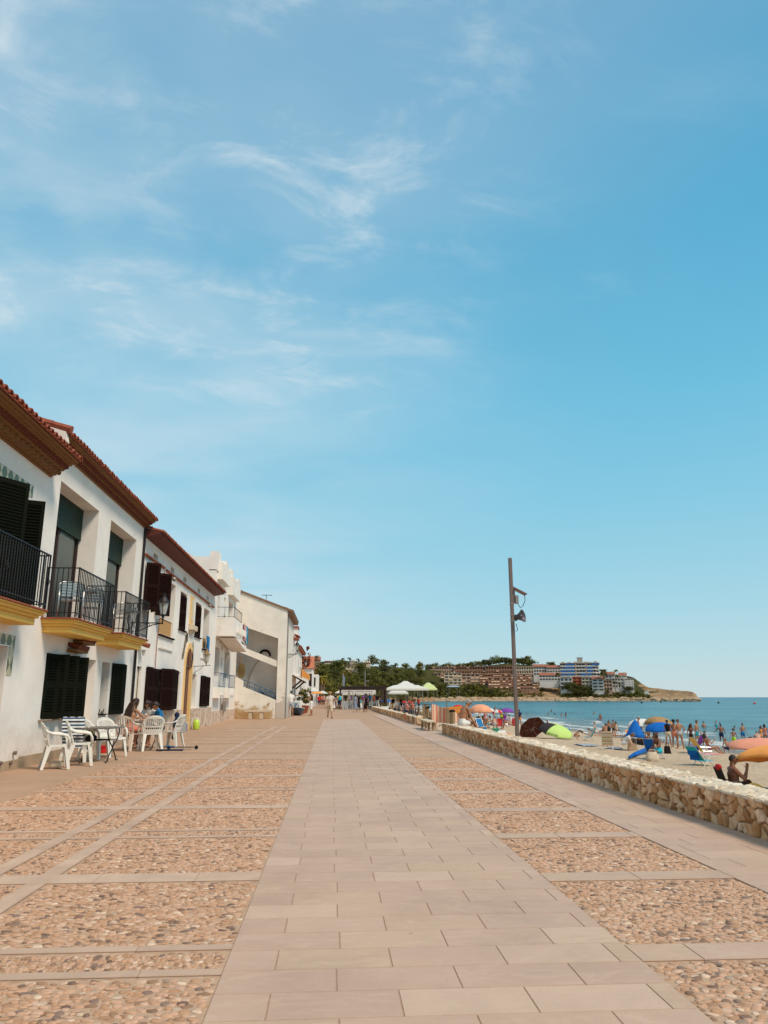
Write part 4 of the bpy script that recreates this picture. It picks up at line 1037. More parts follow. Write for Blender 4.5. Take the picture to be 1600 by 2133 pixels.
def pose_pts(ps, fem=False, h=1.75):
    """joints in metres; forward +Y, right +X. angles in degrees"""
    k = h / 1.75; J = {}
    lean = ps.get('lean', 0); tw = ps.get('twist', 0)
    P = Vector((0, 0, 0)); T = rotx(R(-lean)) @ Matrix.Rotation(R(ps.get('tilt', 0)), 3, 'Y')
    bend = rotx(R(-ps.get('curl', 6)))
    J['pel'] = P; J['waist'] = P + T @ Vector((0, 0, .17)); T2 = T @ bend
    J['chest'] = J['waist'] + T2 @ Vector((0, 0, .19)); J['neck'] = J['chest'] + T2 @ Vector((0, 0, .17))
    Hd = T2 @ Matrix.Rotation(R(ps.get('hturn', 0)), 3, 'Z') @ rotx(R(-ps.get('hpitch', -4)))
    J['head0'] = J['neck'] + T2 @ Vector((0, .012, .085)); J['head'] = J['head0'] + Hd @ Vector((0, .02, .105)); J['Hd'] = Hd; J['T2'] = T2; J['T'] = T
    sw = .165 if fem else .19; hw = .095 if fem else .088
    for s, n in ((-1, 'l'), (1, 'r')):
        sh = J['neck'] + T2 @ Vector((s * sw, 0, -.055))
        a, b, e = ps.get('arm' + n, (5, 8, 12)); er = ps.get('er' + n, 0)
        # upper arm: flex a forward, abduct b sideways; elbow e
        A = T2 @ rotx(R(a)) @ Matrix.Rotation(R(-s * b), 3, 'Y') @ Matrix.Rotation(R(s * er), 3, 'Z')
        el = sh + A @ Vector((0, 0, -.285)); B = A @ rotx(R(e)); wr = el + B @ Vector((0, 0, -.25)); 
        J['sh' + n] = sh; J['el' + n] = el; J['wr' + n] = wr; J['hn' + n] = B @ rotx(R(ps.get('wrist', 6)))
        hp = P + Vector((s * hw, 0, -.02)); a, b, kn = ps.get('leg' + n, (0, 4, 2))
        A = rotx(R(a)) @ Matrix.Rotation(R(-s * b), 3, 'Y'); kp = hp + A @ Vector((0, 0, -.43)); B = A @ rotx(R(-kn)); an = kp + B @ Vector((0, 0, -.41))
        J['hp' + n] = hp; J['kn' + n] = kp; J['an' + n] = an; J['ft' + n] = B @ rotx(R(ps.get('foot', 0) + (kn - a if ps.get('flat', True) else 0)))
    for q in list(J):
        if isinstance(J[q], Vector): J[q] = J[q] * k
    J['k'] = k; J['bulk'] = ps.get('bulk', 1.0); return J
def body_mb(J, fem, hands=True, grow=0.0, only=None, child=False):
    k = J['k']; m = MB(); g = grow; thin = .86 if fem else 1.0
    if child: thin = .84
    thin *= J.get('bulk', 1.0)
    T2 = J['T2']; T = J['T']; X2 = T2 @ Vector((1, 0, 0)); X1 = T @ Vector((1, 0, 0)); Y2 = T2 @ Vector((0, 1, 0))
    def c(p, q, r0, r1, sx=1, side=None, part='x'):
        if only is None or part in only: cap(m, p, q, (r0 * thin) * k + g, (r1 * thin) * k + g, sx, side, 12)
    pl, w, ch, nk = J['pel'], J['waist'], J['chest'], J['neck']
    c(pl - T @ Vector((0, 0, .03 * k)), pl.lerp(w, .45), .112 if not fem else .128, .100, 1.42 if not fem else 1.40, X1, 'hips')
    c(pl.lerp(w, .3), w, .104, .094 if fem else .103, 1.32, X1, 'belly')
    c(w, ch, .092 if fem else .103, .112, 1.38, X2, 'torso')
    c(ch, nk - T2 @ Vector((0, 0, .07 * k)), .113, .088, 1.50, X2, 'torso')
    c(J['shl'] - T2 @ Vector((-.02 * k, 0, 0)), J['shr'] - T2 @ Vector((.02 * k, 0, 0)), .058, .058, 1, None, 'shoulders')
    c(nk - T2 @ Vector((0, 0, .05 * k)), nk.lerp(J['head0'], .35), .075, .056, 1.25, X2, 'shoulders')
    c(nk, J['head0'] + J['Hd'] @ Vector((0, 0, .02 * k)), .055, .054, 1, None, 'neck')
    if fem:
        for s in (-1, 1):
            b = ch + T2 @ Vector((s * .068 * k, .088 * k, .015 * k)); c(b - Y2 * .03 * k, b, .05, .047, 1, None, 'bust')
    for s, n in ((-1, 'l'), (1, 'r')):
        c(J['sh' + n], J['sh' + n].lerp(J['el' + n], .45), .054, .047, 1, None, 'uparm'); c(J['sh' + n].lerp(J['el' + n], .45), J['el' + n], .046, .037, 1, None, 'midarm')
        c(J['el' + n], J['el' + n].lerp(J['wr' + n], .35), .039, .040, 1, None, 'forearm'); c(J['el' + n].lerp(J['wr' + n], .35), J['wr' + n], .039, .026, 1, None, 'forearm2')
        c(J['hp' + n], J['hp' + n].lerp(J['kn' + n], .45), .093, .078, 1, None, 'thigh'); c(J['hp' + n].lerp(J['kn' + n], .45), J['kn' + n], .077, .054, 1, None, 'thigh2')
        cf = J['kn' + n].lerp(J['an' + n], .3) - J['ft' + n] @ Vector((0, .012 * k, 0)); c(J['kn' + n], cf, .054, .056, 1, None, 'calf'); c(cf, J['an' + n], .055, .033, 1, None, 'calf2')
        F = J['ft' + n]; an = J['an' + n]
        if only is None or 'foot' in only:
            c(an + F @ Vector((0, -.035, -.035)) * k, an + F @ Vector((0, .06, -.035)) * k, .036, .034, 1, None, 'foot'); c(an + F @ Vector((0, .05, -.042)) * k, an + F @ Vector((0, .155, -.055)) * k, .032, .022, 1.5, F @ Vector((1, 0, 0)), 'foot')
        if only is None and hands:
            H = J['hn' + n]; wr = J['wr' + n]; hx = H @ Vector((0, 1, 0))
            pal = wr + H @ Vector((0, 0, -.075)) * k
            cap(m, wr + H @ Vector((0, 0, -.01)) * k, pal, .024 * k, .021 * k, 1.6, hx, 10)
            for i, (dy, ln) in enumerate(((-.030, .058), (-.010, .072), (.010, .078), (.030, .070))):
                a0 = pal + H @ Vector((0, dy, -.012)) * k; a1 = a0 + H @ Vector((-s * .012, dy * .15, -ln * .55)) * k; a2 = a1 + H @ Vector((-s * .024, 0, -ln * .42)) * k
                cap(m, a0, a1, .0095 * k, .009 * k, 1, None, 6); cap(m, a1, a2, .009 * k, .0075 * k, 1, None, 6)
            a0 = wr + H @ Vector((0, .022, -.03)) * k; a1 = a0 + H @ Vector((-s * .01, .040, -.030)) * k; a2 = a1 + H @ Vector((-s * .012, .012, -.030)) * k
            cap(m, a0, a1, .012 * k, .011 * k, 1, None, 6); cap(m, a1, a2, .011 * k, .009 * k, 1, None, 6)
    if only is None:
        Hd = J['Hd']; hd = J['head']; kk = k * (1.12 if child else 1.0)
        m.ell(hd + Hd @ Vector((0, -.008, .015)) * kk, .075 * kk, .092 * kk, .098 * kk, 14, 10, Hd)
        cap(m, hd + Hd @ Vector((0, .045, -.055)) * kk, hd + Hd @ Vector((0, .050, -.082)) * kk, .043 * kk, .030 * kk, 1.1, Hd @ Vector((1, 0, 0)), 10)
        cap(m, hd + Hd @ Vector((0, .078, .008)) * kk, hd + Hd @ Vector((0, .100, -.028)) * kk, .010 * kk, .015 * kk, 1, None, 8)
        cap(m, hd + Hd @ Vector((-.03, .078, .024)) * kk, hd + Hd @ Vector((.03, .078, .024)) * kk, .012 * kk, .012 * kk, 1, None, 8)
        cap(m, hd + Hd @ Vector((-.016, .085, -.052)) * kk, hd + Hd @ Vector((.016, .085, -.052)) * kk, .009 * kk, .009 * kk, 1, None, 8)
        for s in (-1, 1): m.ell(hd + Hd @ Vector((s * .076, -.008, -.004)) * kk, .013 * kk, .019 * kk, .030 * kk, 8, 6, Hd)
        J['kk'] = kk
    return m
def hair_mb(J, style):
    m = MB(); Hd = J['Hd']; hd = J['head']; k = J.get('kk', J['k'])
    cut = -.2 if style in ('short', 'crop') else -.5
    # scalp shell: a cap over the back and top of the skull
    N_, M_ = 18, 12; vs = []; fs = []; ex = .008 if style == 'crop' else .017
    for i in range(M_ + 1):
        for j in range(N_):
            a = 2 * PI * j / N_; fr = math.sin(a)                      # fr>0 is the face side
            low = (-.15 if fr < .1 else .42) if style in ('short', 'crop') else (-.65 if fr < .15 else .45)
            if style in ('short', 'crop') and fr < .1: low = -.55
            b0 = low; b = b0 + (PI / 2 - b0) * i / M_
            e = ex * (1 + .25 * noise.noise(Vector((a * 2, b * 4, k))))
            vs.append(hd + Hd @ Vector(((.075 + e) * math.cos(b) * math.cos(a), (.092 + e) * math.cos(b) * math.sin(a) - .008 / 1, (.098 + e) * math.sin(b) + .015)) * k)
    for i in range(M_):
        for j in range(N_): fs.append((i * N_ + j, i * N_ + (j + 1) % N_, (i + 1) * N_ + (j + 1) % N_, (i + 1) * N_ + j))
    fs.append(tuple(range(N_ - 1, -1, -1))); m.add(vs, fs)
    if style == 'long':
        T2 = J['T2']
        for dx in (-.065, -.035, 0, .035, .065):
            p0 = hd + Hd @ Vector((dx, -.06, .03)) * k; p1 = hd + Hd @ Vector((dx * 1.25, -.10, -.09)) * k; p2 = J['neck'] + T2 @ Vector((dx * 1.6, -.125, -.08)) * k; p3 = J['neck'] + T2 @ Vector((dx * 1.5, -.145, -.27 - .02 * math.cos(dx * 50))) * k
            cap(m, p0, p1, .042 * k, .045 * k, 1, None, 8); cap(m, p1, p2, .045 * k, .040 * k, 1, None, 8); cap(m, p2, p3, .038 * k, .018 * k, 1, None, 8)
        for s in (-1, 1): cap(m, hd + Hd @ Vector((s * .072, .01, .03)) * k, J['neck'] + T2 @ Vector((s * .11, -.01, -.10)) * k, .026 * k, .020 * k, 1, None, 8)
    if style == 'bob':
        for dx in (-.06, 0, .06): cap(m, hd + Hd @ Vector((dx, -.055, .02)) * k, hd + Hd @ Vector((dx * 1.15, -.07, -.13)) * k, .045 * k, .036 * k, 1, None, 8)
        for s in (-1, 1): cap(m, hd + Hd @ Vector((s * .07, .0, .02)) * k, hd + Hd @ Vector((s * .078, .0, -.12)) * k, .026 * k, .022 * k, 1, None, 8)
    if style == 'bun': m.ell(hd + Hd @ Vector((0, -.095, .07)) * k, .04 * k, .04 * k, .04 * k, 10, 8)
    if style == 'pony':
        cap(m, hd + Hd @ Vector((0, -.10, .03)) * k, hd + Hd @ Vector((0, -.14, -.07)) * k, .030 * k, .028 * k); cap(m, hd + Hd @ Vector((0, -.14, -.07)) * k, hd + Hd @ Vector((0, -.13, -.19)) * k, .027 * k, .012 * k)
    return m
POSE = dict(
    stand=dict(), stand2=dict(legl=(3, 5, 3), legr=(-3, 5, 2), arml=(8, 14, 25), armr=(-4, 10, 15)),
    walk=dict(lean=4, legl=(22, 3, 4), legr=(-18, 3, 20), arml=(-22, 8, 18), armr=(20, 8, 25), foot=0),
    walk2=dict(lean=4, legl=(-14, 3, 16), legr=(18, 3, 4), arml=(14, 8, 30), armr=(-16, 8, 14)),
    hips=dict(legl=(3, 6, 3), legr=(-3, 6, 2), arml=(-18, 34, 78), armr=(-18, 34, 78)),
    carry=dict(legl=(2, 5, 2), legr=(-2, 5, 2), arml=(12, 12, 95), armr=(12, 12, 95)),
    reach=dict(lean=8, legl=(10, 5, 6), legr=(-8, 5, 8), arml=(35, 45, 20), armr=(10, 15, 30)),
    bend=dict(lean=62, curl=20, legl=(10, 8, 18), legr=(4, 8, 18), arml=(70, 8, 10), armr=(75, 8, 10), hpitch=-20),
    crouch=dict(lean=28, curl=24, legl=(105, 14, 128), legr=(95, 14, 122), arml=(60, 10, 30), armr=(66, 10, 28), hpitch=8),
    sit=dict(lean=8, curl=14, legl=(84, 8, 84), legr=(88, 8, 84), arml=(40, 10, 60), armr=(45, 10, 62), hpitch=8),
    sitlow=dict(lean=-16, curl=14, legl=(98, 8, 78), legr=(104, 12, 88), arml=(26, 14, 50), armr=(34, 12, 60), hpitch=0),
    ground=dict(lean=14, curl=26, legl=(102, 12, 96), legr=(108, 14, 104), arml=(62, 12, 34), armr=(66, 12, 34), hpitch=6),
    ground2=dict(lean=-20, curl=10, legl=(86, 10, 30), legr=(108, 12, 96), arml=(-38, 16, 4), armr=(-34, 20, 6), hpitch=10, flat=False),
    lie=dict(lean=-78, curl=4, legl=(92 - 4, 5, 4), legr=(88, 5, 8), arml=(10, 16, 20), armr=(6, 14, 30), hpitch=20, flat=False),
    lounge=dict(lean=-38, curl=14, legl=(84, 6, 34), legr=(98, 8, 62), arml=(24, 14, 78), armr=(26, 14, 82), hpitch=24, flat=False),
    arms=dict(legl=(4, 8, 4), legr=(-4, 8, 4), arml=(150, 20, 30), armr=(30, 40, 40)),
)
NP = 0
def person(loc, face, pose='stand', h=1.72, skin='mid', hair=('brown', 'short'), fem=False, wear=(), label='', group=None, child=False, near=False, dip=None, seat=None, hat=None, cat='person'):
    """face: heading in degrees clockwise from +Y (0 = walking away from the camera, 180 = towards it)"""
    global NP
    NP += 1
    ps = dict(POSE[pose]) if isinstance(pose, str) else dict(pose)
    rnd = random.Random(NP)
    if 'hturn' not in ps: ps['hturn'] = rnd.uniform(-18, 18)
    J = pose_pts(ps, fem, h); vox = .011 if near else .019
    m = body_mb(J, fem, True, child=child)
    lo = min(v[2] for v in m.v)
    z0 = -lo if seat is None else seat - (J['pel'].z - .105 * J['k'])
    if dip is not None: z0 -= dip
    sh = Vector((0, 0, z0))
    t = thing('person', label, cat, loc, R(-face), group, local=True)
    def fin(mb, name, mat, vx, sm=1):
        mb.v = [tuple(Vector(v) + sh) for v in mb.v]; return remesh(mb, name, mat, t, vx, sm)
    fin(m, 'body', SK[skin], vox, 1)
    if hair: fin(hair_mb(J, hair[1]), 'hair', HAIR[hair[0]], vox * .9, 1)
    sets = dict(shirt={'torso', 'shoulders', 'uparm', 'belly', 'hips', 'bust'}, vest={'torso', 'belly', 'bust', 'shoulders'}, longshirt={'torso', 'shoulders', 'uparm', 'midarm', 'forearm', 'belly', 'hips', 'bust'},
                shorts={'hips', 'thigh'}, longshorts={'hips', 'thigh', 'thigh2'}, briefs={'hips'}, trousers={'hips', 'thigh', 'thigh2', 'calf', 'calf2'}, bikini_top={'bust'}, dress={'torso', 'belly', 'hips', 'bust', 'thigh'}, swimsuit={'torso', 'belly', 'hips', 'bust'}, shoes={'foot'})
    for kind, mat in wear:
        if kind == 'skirt':
            q = MB(); pl = J['pel']; k = J['k']; prof = [(.12, .12), (.15, .02), (.17, -.14), (.20, -.42), (.215, -.56)]
            vs = []; fs = []; n = 20
            for r_, z_ in prof:
                for j in range(n):
                    a = 2 * PI * j / n; rr = r_ * (1 + .05 * math.sin(a * 5 + z_ * 9) * (1 if z_ < 0 else 0))
                    vs.append(pl + Vector((rr * 1.12 * math.cos(a), rr * math.sin(a), z_)) * k)
            for i in range(4):
                for j in range(n): fs.append((i * n + j, i * n + (j + 1) % n, (i + 1) * n + (j + 1) % n, (i + 1) * n + j))
            q.add(vs, fs); q.v = [tuple(Vector(v) + sh) for v in q.v]; q.build('skirt', mat, t, smooth=True); continue
        gr = {'briefs': .006, 'bikini_top': .006, 'swimsuit': .006, 'shoes': .010}.get(kind, .013 if kind != 'longshorts' else .019)
        b = body_mb(J, fem, False, grow=gr, only=sets[kind], child=child)
        if kind == 'bikini_top': b2 = MB()
        fin(b, kind, mat, vox * .95 if near else .02, 1)
    if hat:
        q = MB(); Hd = J['Hd']; k = J['kk']; c0 = J['head'] + Hd @ Vector((0, -.005, .055)) * k
        if hat[0] == 'brim': q.lathe([(.135, -.012), (.13, 0), (.096, .010), (.090, .045), (.07, .062), (.0, .066)], 18, c0 + sh, Hd * k, cap=False)
        elif hat[0] == 'wide': q.lathe([(.215, -.035), (.20, -.01), (.10, .012), (.09, .07), (.05, .095), (0, .1)], 20, c0 + sh, Hd * k, cap=False)
        else:
            q.lathe([(.096, -.01), (.095, .03), (.07, .065), (.0, .078)], 16, c0 + sh, Hd * k, cap=False)
            q.prism([c0 + sh + Hd @ Vector((x_, y_, .0)) * k for x_, y_ in ((-.07, .07), (.07, .07), (.055, .165), (0, .18), (-.055, .165))], Hd @ Vector((0, 0, .012)) * k)
        q.build('hat', hat[1], t, smooth=True, flat_ang=45)
    if near and child is not None:
        e = MB(); Hd = J['Hd']; k = J['kk']
        for s in (-1, 1): e.ell(J['head'] + sh + Hd @ Vector((s * .030, .081, .008)) * k, .011 * k, .008 * k, .006 * k, 8, 6, Hd)
        e.build('eyes', HAIR['black'], t, smooth=True)
    t['_joints'] = 0; del t['_joints']
    return t, J, sh

W = lambda n, *c, **k: cloth(n, c, **k)
c_white = W('white cotton', .74, .70, .65); c_black = W('black cloth', .014, .010, .010); c_blue = W('blue cloth', .02, .17, .38); c_navy = W('navy cloth', .02, .03, .07)
c_red = W('red cloth', .50, .03, .03); c_coral = W('coral cloth', .62, .20, .13); c_beige = W('beige cloth', .60, .48, .34); c_grey = W('grey cloth', .32, .30, .29); c_teal = W('teal cloth', .02, .34, .40)
c_orange = W('orange cloth', .70, .25, .06); c_khaki = W('khaki cloth', .38, .27, .16); c_lime = W('lime cloth', .45, .66, .03); c_purple = W('purple cloth', .22, .05, .32); c_bgrey = W('blue grey cloth', .22, .26, .34)
c_stripe = W('navy and white striped cloth', .72, .70, .66, stripes=[(.02, .04, .08)], scale=15); c_pink = W('pink cloth', .65, .30, .30); c_brown = W('brown cloth', .10, .045, .03)
c_print = None
q = MT('grey blue printed cloth', .85); q.color(q.ramp(q.noise(30, 4, .6), [(.4, (.08, .11, .17)), (.55, (.45, .48, .50))])); c_print = q.m

# ---- the group at the far table
t1, J1, s1 = person((-5.32, 20.75, 0), 30, dict(POSE['sit'], lean=3, curl=8, hturn=-12, hpitch=14, arml=(48, 55, 50), armr=(58, 16, 40)), 1.66, 'mid', ('brown', 'long'), True, (('shorts', c_coral),), 'girl with long brown hair seated with her back turned, bare back and coral shorts', near=True, seat=.45)
person((-5.08, 22.05, 0), 196, dict(POSE['sit'], lean=6, hpitch=24, hturn=0, arml=(66, 14, 50), armr=(62, 14, 52)), 1.64, 'mid', ('brown', 'long'), True, (('shirt', c_white), ('shorts', c_navy)), 'dark haired girl in white T-shirt bent over the far table', near=True, seat=.45)
person((-4.72, 21.75, 0), 235, dict(POSE['sit'], lean=4, hpitch=14, hturn=0), 1.50, 'tan', ('brown', 'short'), False, (('shirt', c_blue), ('shorts', c_navy)), 'boy in blue T-shirt seated at the right of the far table', child=True, near=True, seat=.45)

# ================================================================ plastic chairs and tables
def chair_parts(mat, slots='lattice'):
    """monobloc armchair, local, facing +Y, seat height .43"""
    seat = MB(); n = 10
    vs = []; fs = []
    for i in range(n + 1):
        for j in range(n + 1):
            x = -.235 + .47 * i / n; y = -.20 + .42 * j / n; z = .43 - .015 * math.sin(PI * i / n) * math.sin(PI * j / n) - (.025 * max(0, (j - 8) / 2) ** 2)
            vs.append((x, y, z))
    b = len(vs); vs += [(v[0], v[1], v[2] - .022) for v in vs]
    for i in range(n):
        for j in range(n): a = i * (n + 1) + j; fs.append((a, a + n + 1, a + n + 2, a + 1)); fs.append((b + a, b + a + 1, b + a + n + 2, b + a + n + 1))
    for i in range(n):
        for a, c in ((i, i + 1), (n * (n + 1) + i + 1, n * (n + 1) + i), ((i + 1) * (n + 1), i * (n + 1)), (i * (n + 1) + n, (i + 1) * (n + 1) + n)): fs.append((a, c, c + b, a + b))
    seat.add(vs, fs)
    back = MB()
    # back frame: an arch from the seat corners, curved in plan
    def bp(u, z): # u -1..1, z .43...86
        w = .225 + .03 * (z - .43) / .4; y = -.20 - .13 * (z - .43) / .43 - .0
        return Vector((u * w, y + .045 * (u * u), z))
    top = lambda u: .86 - .07 * u * u - .05 * abs(u) ** 6
    L_ = 20; arch = [bp(-1, .43 + .33 * k / 6) for k in range(7)] + [bp(u, top(u)) for u in [(-1 + 2 * k / L_) for k in range(1, L_)]] + [bp(1, .76 - .33 * k / 6) for k in range(7)]
    for a, c in zip(arch[:-1], arch[1:]): back.bar(a, c, .050, .018, up=(0, 1, 0))
    if slots == 'bars':
        for z0, z1 in ((.47, .60), (.63, .80)):
            for k in range(5): u = -.62 + .31 * k; back.bar(bp(u, z0 - .03), bp(u, min(z1 + .03, top(u))), .038, .010, up=(0, 1, 0))
        for z in (.46, .615, .80): 
            for k in range(8): back.bar(bp(-1 + k * .25, z), bp(-.75 + k * .25, z), .012, .045, up=(0, 1, 0))
    else:
        for k in range(8):
            u0, u1 = -.98 + k * .245, -.98 + (k + 1) * .245
            for z0, z1 in ((.44, .54), (.58, .62), (.79, .85)):
                a, b_, c, d = bp(u0, z0), bp(u1, z0), bp(u1, min(z1, top(u1))), bp(u0, min(z1, top(u0))); back.prism([a, b_, c, d], (0, -.010, 0))
        for k in range(9):
            u = -.9 + k * .225
            back.bar(bp(u, .52), bp(u * .9, .80), .016, .010, up=(0, 1, 0)); 
        for k in range(6):
            z = .62 + k * .033
            for s in (-1, 1): back.bar(bp(-.9 if s > 0 else .9, z), bp(0, z + .03), .010, .012, up=(0, 1, 0))
    arms = []
    for s in (-1, 1):
        a = MB(); P = [bp(s, .74), Vector((s * .275, -.22, .70)), Vector((s * .29, -.10, .655)), Vector((s * .29, .06, .645)), Vector((s * .285, .15, .62)), Vector((s * .275, .19, .55)), Vector((s * .262, .20, .42))]
        a.tube(P, [.018, .022, .024, .026, .026, .024, .022], 8); arms.append(a)
    legs = []
    for sx, sy in ((-1, 1), (1, 1), (-1, -1), (1, -1)):
        l = MB(); x0, y0 = sx * .225, (.185 if sy > 0 else -.185); x1, y1 = sx * .265, (.235 if sy > 0 else -.275)
        w0, w1 = .075, .042; vs = []
        for x, y, w, z in ((x0, y0, w0, .435), ((x0 + x1) / 2, (y0 + y1) / 2, .055, .2), (x1, y1, w1, 0)):
            vs += [(x + sx * .012, y + sy * .012, z), (x - sx * w, y + sy * .012, z), (x - sx * w * .9, y + sy * .002, z), (x, y, z), (x, y - sy * w * .9, z), (x + sx * .012, y - sy * w, z)]
        fs = [(q * 6 + i, q * 6 + (i + 1) % 6, q * 6 + 6 + (i + 1) % 6, q * 6 + 6 + i) for q in range(2) for i in range(6)] + [(0, 1, 2, 3, 4, 5), (12, 17, 16, 15, 14, 13)]
        l.add(vs, fs); legs.append(l)
    return seat, back, arms, legs
def make_chair(mat, slots, label, loc, rz, group='white plastic garden chairs by the houses'):
    t = thing('plastic_chair', label, 'chair', loc, R(rz), group, local=True); s, b, a, l = chair_parts(mat, slots)
    s.build('seat', mat, t, smooth=True, flat_ang=40); b.build('backrest', mat, t, bevel=.003)
    for q in a: q.build('armrest', mat, t, smooth=True)
    for q in l: q.build('leg', mat, t, smooth=True, fix=True, flat_ang=50)
    return t
CH = make_chair(M['plastic_white'], 'lattice', 'white plastic armchair nearest the camera, side on, with a stone beneath it', (-5.36, 15.60, 0), -66)
copy_tree(CH, (-5.12, 16.32, 0), R(-72), 'second white plastic armchair, just beyond the nearest one')
copy_tree(CH, (-5.34, 17.98, 0), R(-98), 'white plastic armchair behind the near table, against the wall')
copy_tree(CH, (-5.14, 18.55, 0), R(-120), 'white plastic armchair at the far end of the near table')
copy_tree(CH, (-5.50, 17.22, 0), R(4), 'white plastic armchair draped with a striped towel, its back to the camera')
CB = make_chair(M['plastic_cream'], 'bars', 'cream plastic chair with vertical back slots, under the long haired girl', (-5.30, 20.62, 0), -18)
copy_tree(CH, (-4.72, 20.60, 0), R(28), 'white plastic armchair with pierced lattice back, turned away beside the far table')
copy_tree(CH, (-4.45, 21.95, 0), R(78), 'white plastic chair with clothes hanging on it at the right of the far table')
copy_tree(CH, (-5.08, 22.15, 0), R(176), 'white plastic chair under the girl in the white T-shirt')
def folding_table(loc, rz, r, label):
    t = thing('folding_table', label, 'table', loc, R(rz), 'folding tables by the houses', local=True)
    m = MB(); m.box(-r, r, -r * .8, r * .8, .685, .715); m.build('tabletop', M['steel_grey'], t, bevel=.012)
    for s in (-1, 1):
        for fl in (-1, 1):
            m = MB(); y = s * r * .62 - fl * .02
            m.tube([(fl * r * .55, y, .685), (fl * r * .62, y, .62), (fl * r * .40, y, .45), (0, y, .33), (-fl * r * .55, y, .10), (-fl * r * .62, y, .02), (-fl * r * .85, y, .012)], .014, 7); m.build('leg', M['iron'], t, smooth=True)
    m = MB(); m.tube([(-r * .4, -r * .62, .45), (-r * .4, r * .62, .45)], .012, 6); m.tube([(r * .4, -r * .62, .45), (r * .4, r * .62, .45)], .012, 6); m.build('cross_bar', M['iron'], t)
    return t
folding_table((-5.02, 17.25, 0), 84, .45, 'small folding table with black bent legs among empty white chairs')
folding_table((-5.02, 21.35, 0), 80, .48, 'dark folding table the three children sit round')
def drape(name, label, cat, loc, rz, w, front, back, mat, z, th=.012, group=None):
    """cloth over a back: two hanging leaves joined over the top"""
    t = MB(); n = 12; seg = []
    for i in range(n + 1):
        a = i / n
        if a < .5: y, zz_ = .03 + .02 * math.sin(a * 20), z - front * (1 - a * 2)
        else: y, zz_ = -.035 - .02 * (a - .5) * 2, z - back * (a * 2 - 1)
        seg.append((y, zz_))
    vs = []; fs = []; mx = 8
    for y, zz_ in seg:
        for j in range(mx + 1): x = -w / 2 + w * j / mx; vs.append((x * (1 - .05 * (z - zz_)), y + .012 * math.sin(j * 1.9 + zz_ * 6), zz_ + .008 * math.sin(j * 2.3)))
    b = len(vs); vs += [(v[0], v[1] + th, v[2] + th * .5) for v in vs]
    for i in range(n):
        for j in range(mx): a = i * (mx + 1) + j; fs.append((a, a + 1, a + mx + 2, a + mx + 1)); fs.append((b + a, b + a + mx + 1, b + a + mx + 2, b + a + 1))
    t.add(vs, fs); o = t.build(name, mat, None, smooth=True); o.location = loc; o.rotation_euler = (0, 0, R(rz)); return tag(o, label, cat, group)
c_towel = cloth('blue and white striped towel', (.70, .70, .68), stripes=[(.03, .08, .16), (.70, .70, .68), (.02, .03, .05)], scale=7)
drape('towel', 'blue and white striped towel hung over a chair back at the near table', 'towel', (-5.50, 16.88, 0), 4, .44, .62, .40, c_towel, .93)
m = MB()
for k in range(9): a = k * .7; m.ell((-5.30 + .09 * math.cos(a), 17.25 + .10 * math.sin(a), .50 + .035 * (k % 4)), .08, .07, .06, 8, 6)
tag(remesh(m, 'beach_bag', c_lime, None, .02), 'lime green and black bag piled on a chair by the near table', 'bag')
m = MB()
for k in range(6): m.ell((-5.16 + .05 * math.cos(k), 17.08 + .09 * math.sin(k * 1.3), .47 + .03 * (k % 3)), .07, .07, .05, 8, 6)
tag(remesh(m, 'folded_clothes', c_black, None, .02), 'black clothes bundled beside the lime bag at the near table', 'clothes')
m = MB(); m.box(-.13, .13, -.09, .09, 0, .13); o = m.build('stone_block', M['stucco_cream'], None, bevel=.035); o.location = (-5.38, 15.72, 0); o.rotation_euler = (0, 0, R(15)); tag(o, 'pale stone block lying under the nearest white chair', 'stone')
m = MB(); m.lathe([(.11, 0), (.145, .16), (.16, .165), (.15, .155), (.105, .012)], 20); o = m.build('washing_basin', simple('red plastic', (.62, .02, .02), .35), None, smooth=True, flat_ang=40); o.location = (-5.72, 19.95, 0); tag(o, 'small red plastic basin on the paving between the two tables', 'basin')
m = MB()
for k in range(7): m.ell((-4.40 + .03 * math.sin(k * 2), 22.22 - .02 * k, .86 - .10 * k), .08, .06, .08, 8, 6)
tag(remesh(m, 'hung_clothes', c_navy, None, .02), 'dark clothes hanging from the chair at the right of the far table', 'clothes')
drape('towel', 'grey towel hung beside dark clothes at the far table', 'towel', (-4.22, 22.15, 0), 60, .26, .3, .42, c_grey, .80)
# scooter and skateboard lying on the paving
t = thing('kick_scooter', 'blue kick scooter lying flat on the paving right of the far table', 'scooter', (-3.9, 20.9, 0), R(-4), local=True)
m = MB(); m.prism([(-.25 + .5 * a, y, .05) for a, y in ((0, -.06), (.9, -.07), (1.05, 0), (.9, .07), (0, .06))], (0, 0, .022)); m.build('deck', simple('grip tape', (.10, .07, .055), .9), t)
m = MB(); m.tube([(-.25, 0, .06), (-.38, 0, .07), (-.42, 0, .1)], .022, 8); m.tube([(-.42, -.12, .08), (-.42, .12, .08)], .014, 8); m.build('handlebar', simple('blue metal', (.02, .12, .30), .3, .5), t)
m = MB()
for x in (-.40, .33): m.lathe([(.05, -.012), (.052, 0), (.05, .012)], 14, (x, 0, .055), Euler((R(80), 0, 0)).to_matrix())
m.build('wheel', M['iron'], t)
m = MB(); m.tube([(-.35, 0, .025), (.32, .02, .025)], .022, 8); m.tube([(.32, -.05, .03), (.32, .09, .03)], .016, 6); o = m.build('tennis_racket', c_navy, None, smooth=True); o.location = (-4.15, 20.35, 0); tag(o, 'dark blue rod shaped toy lying in front of the scooter', 'toy')
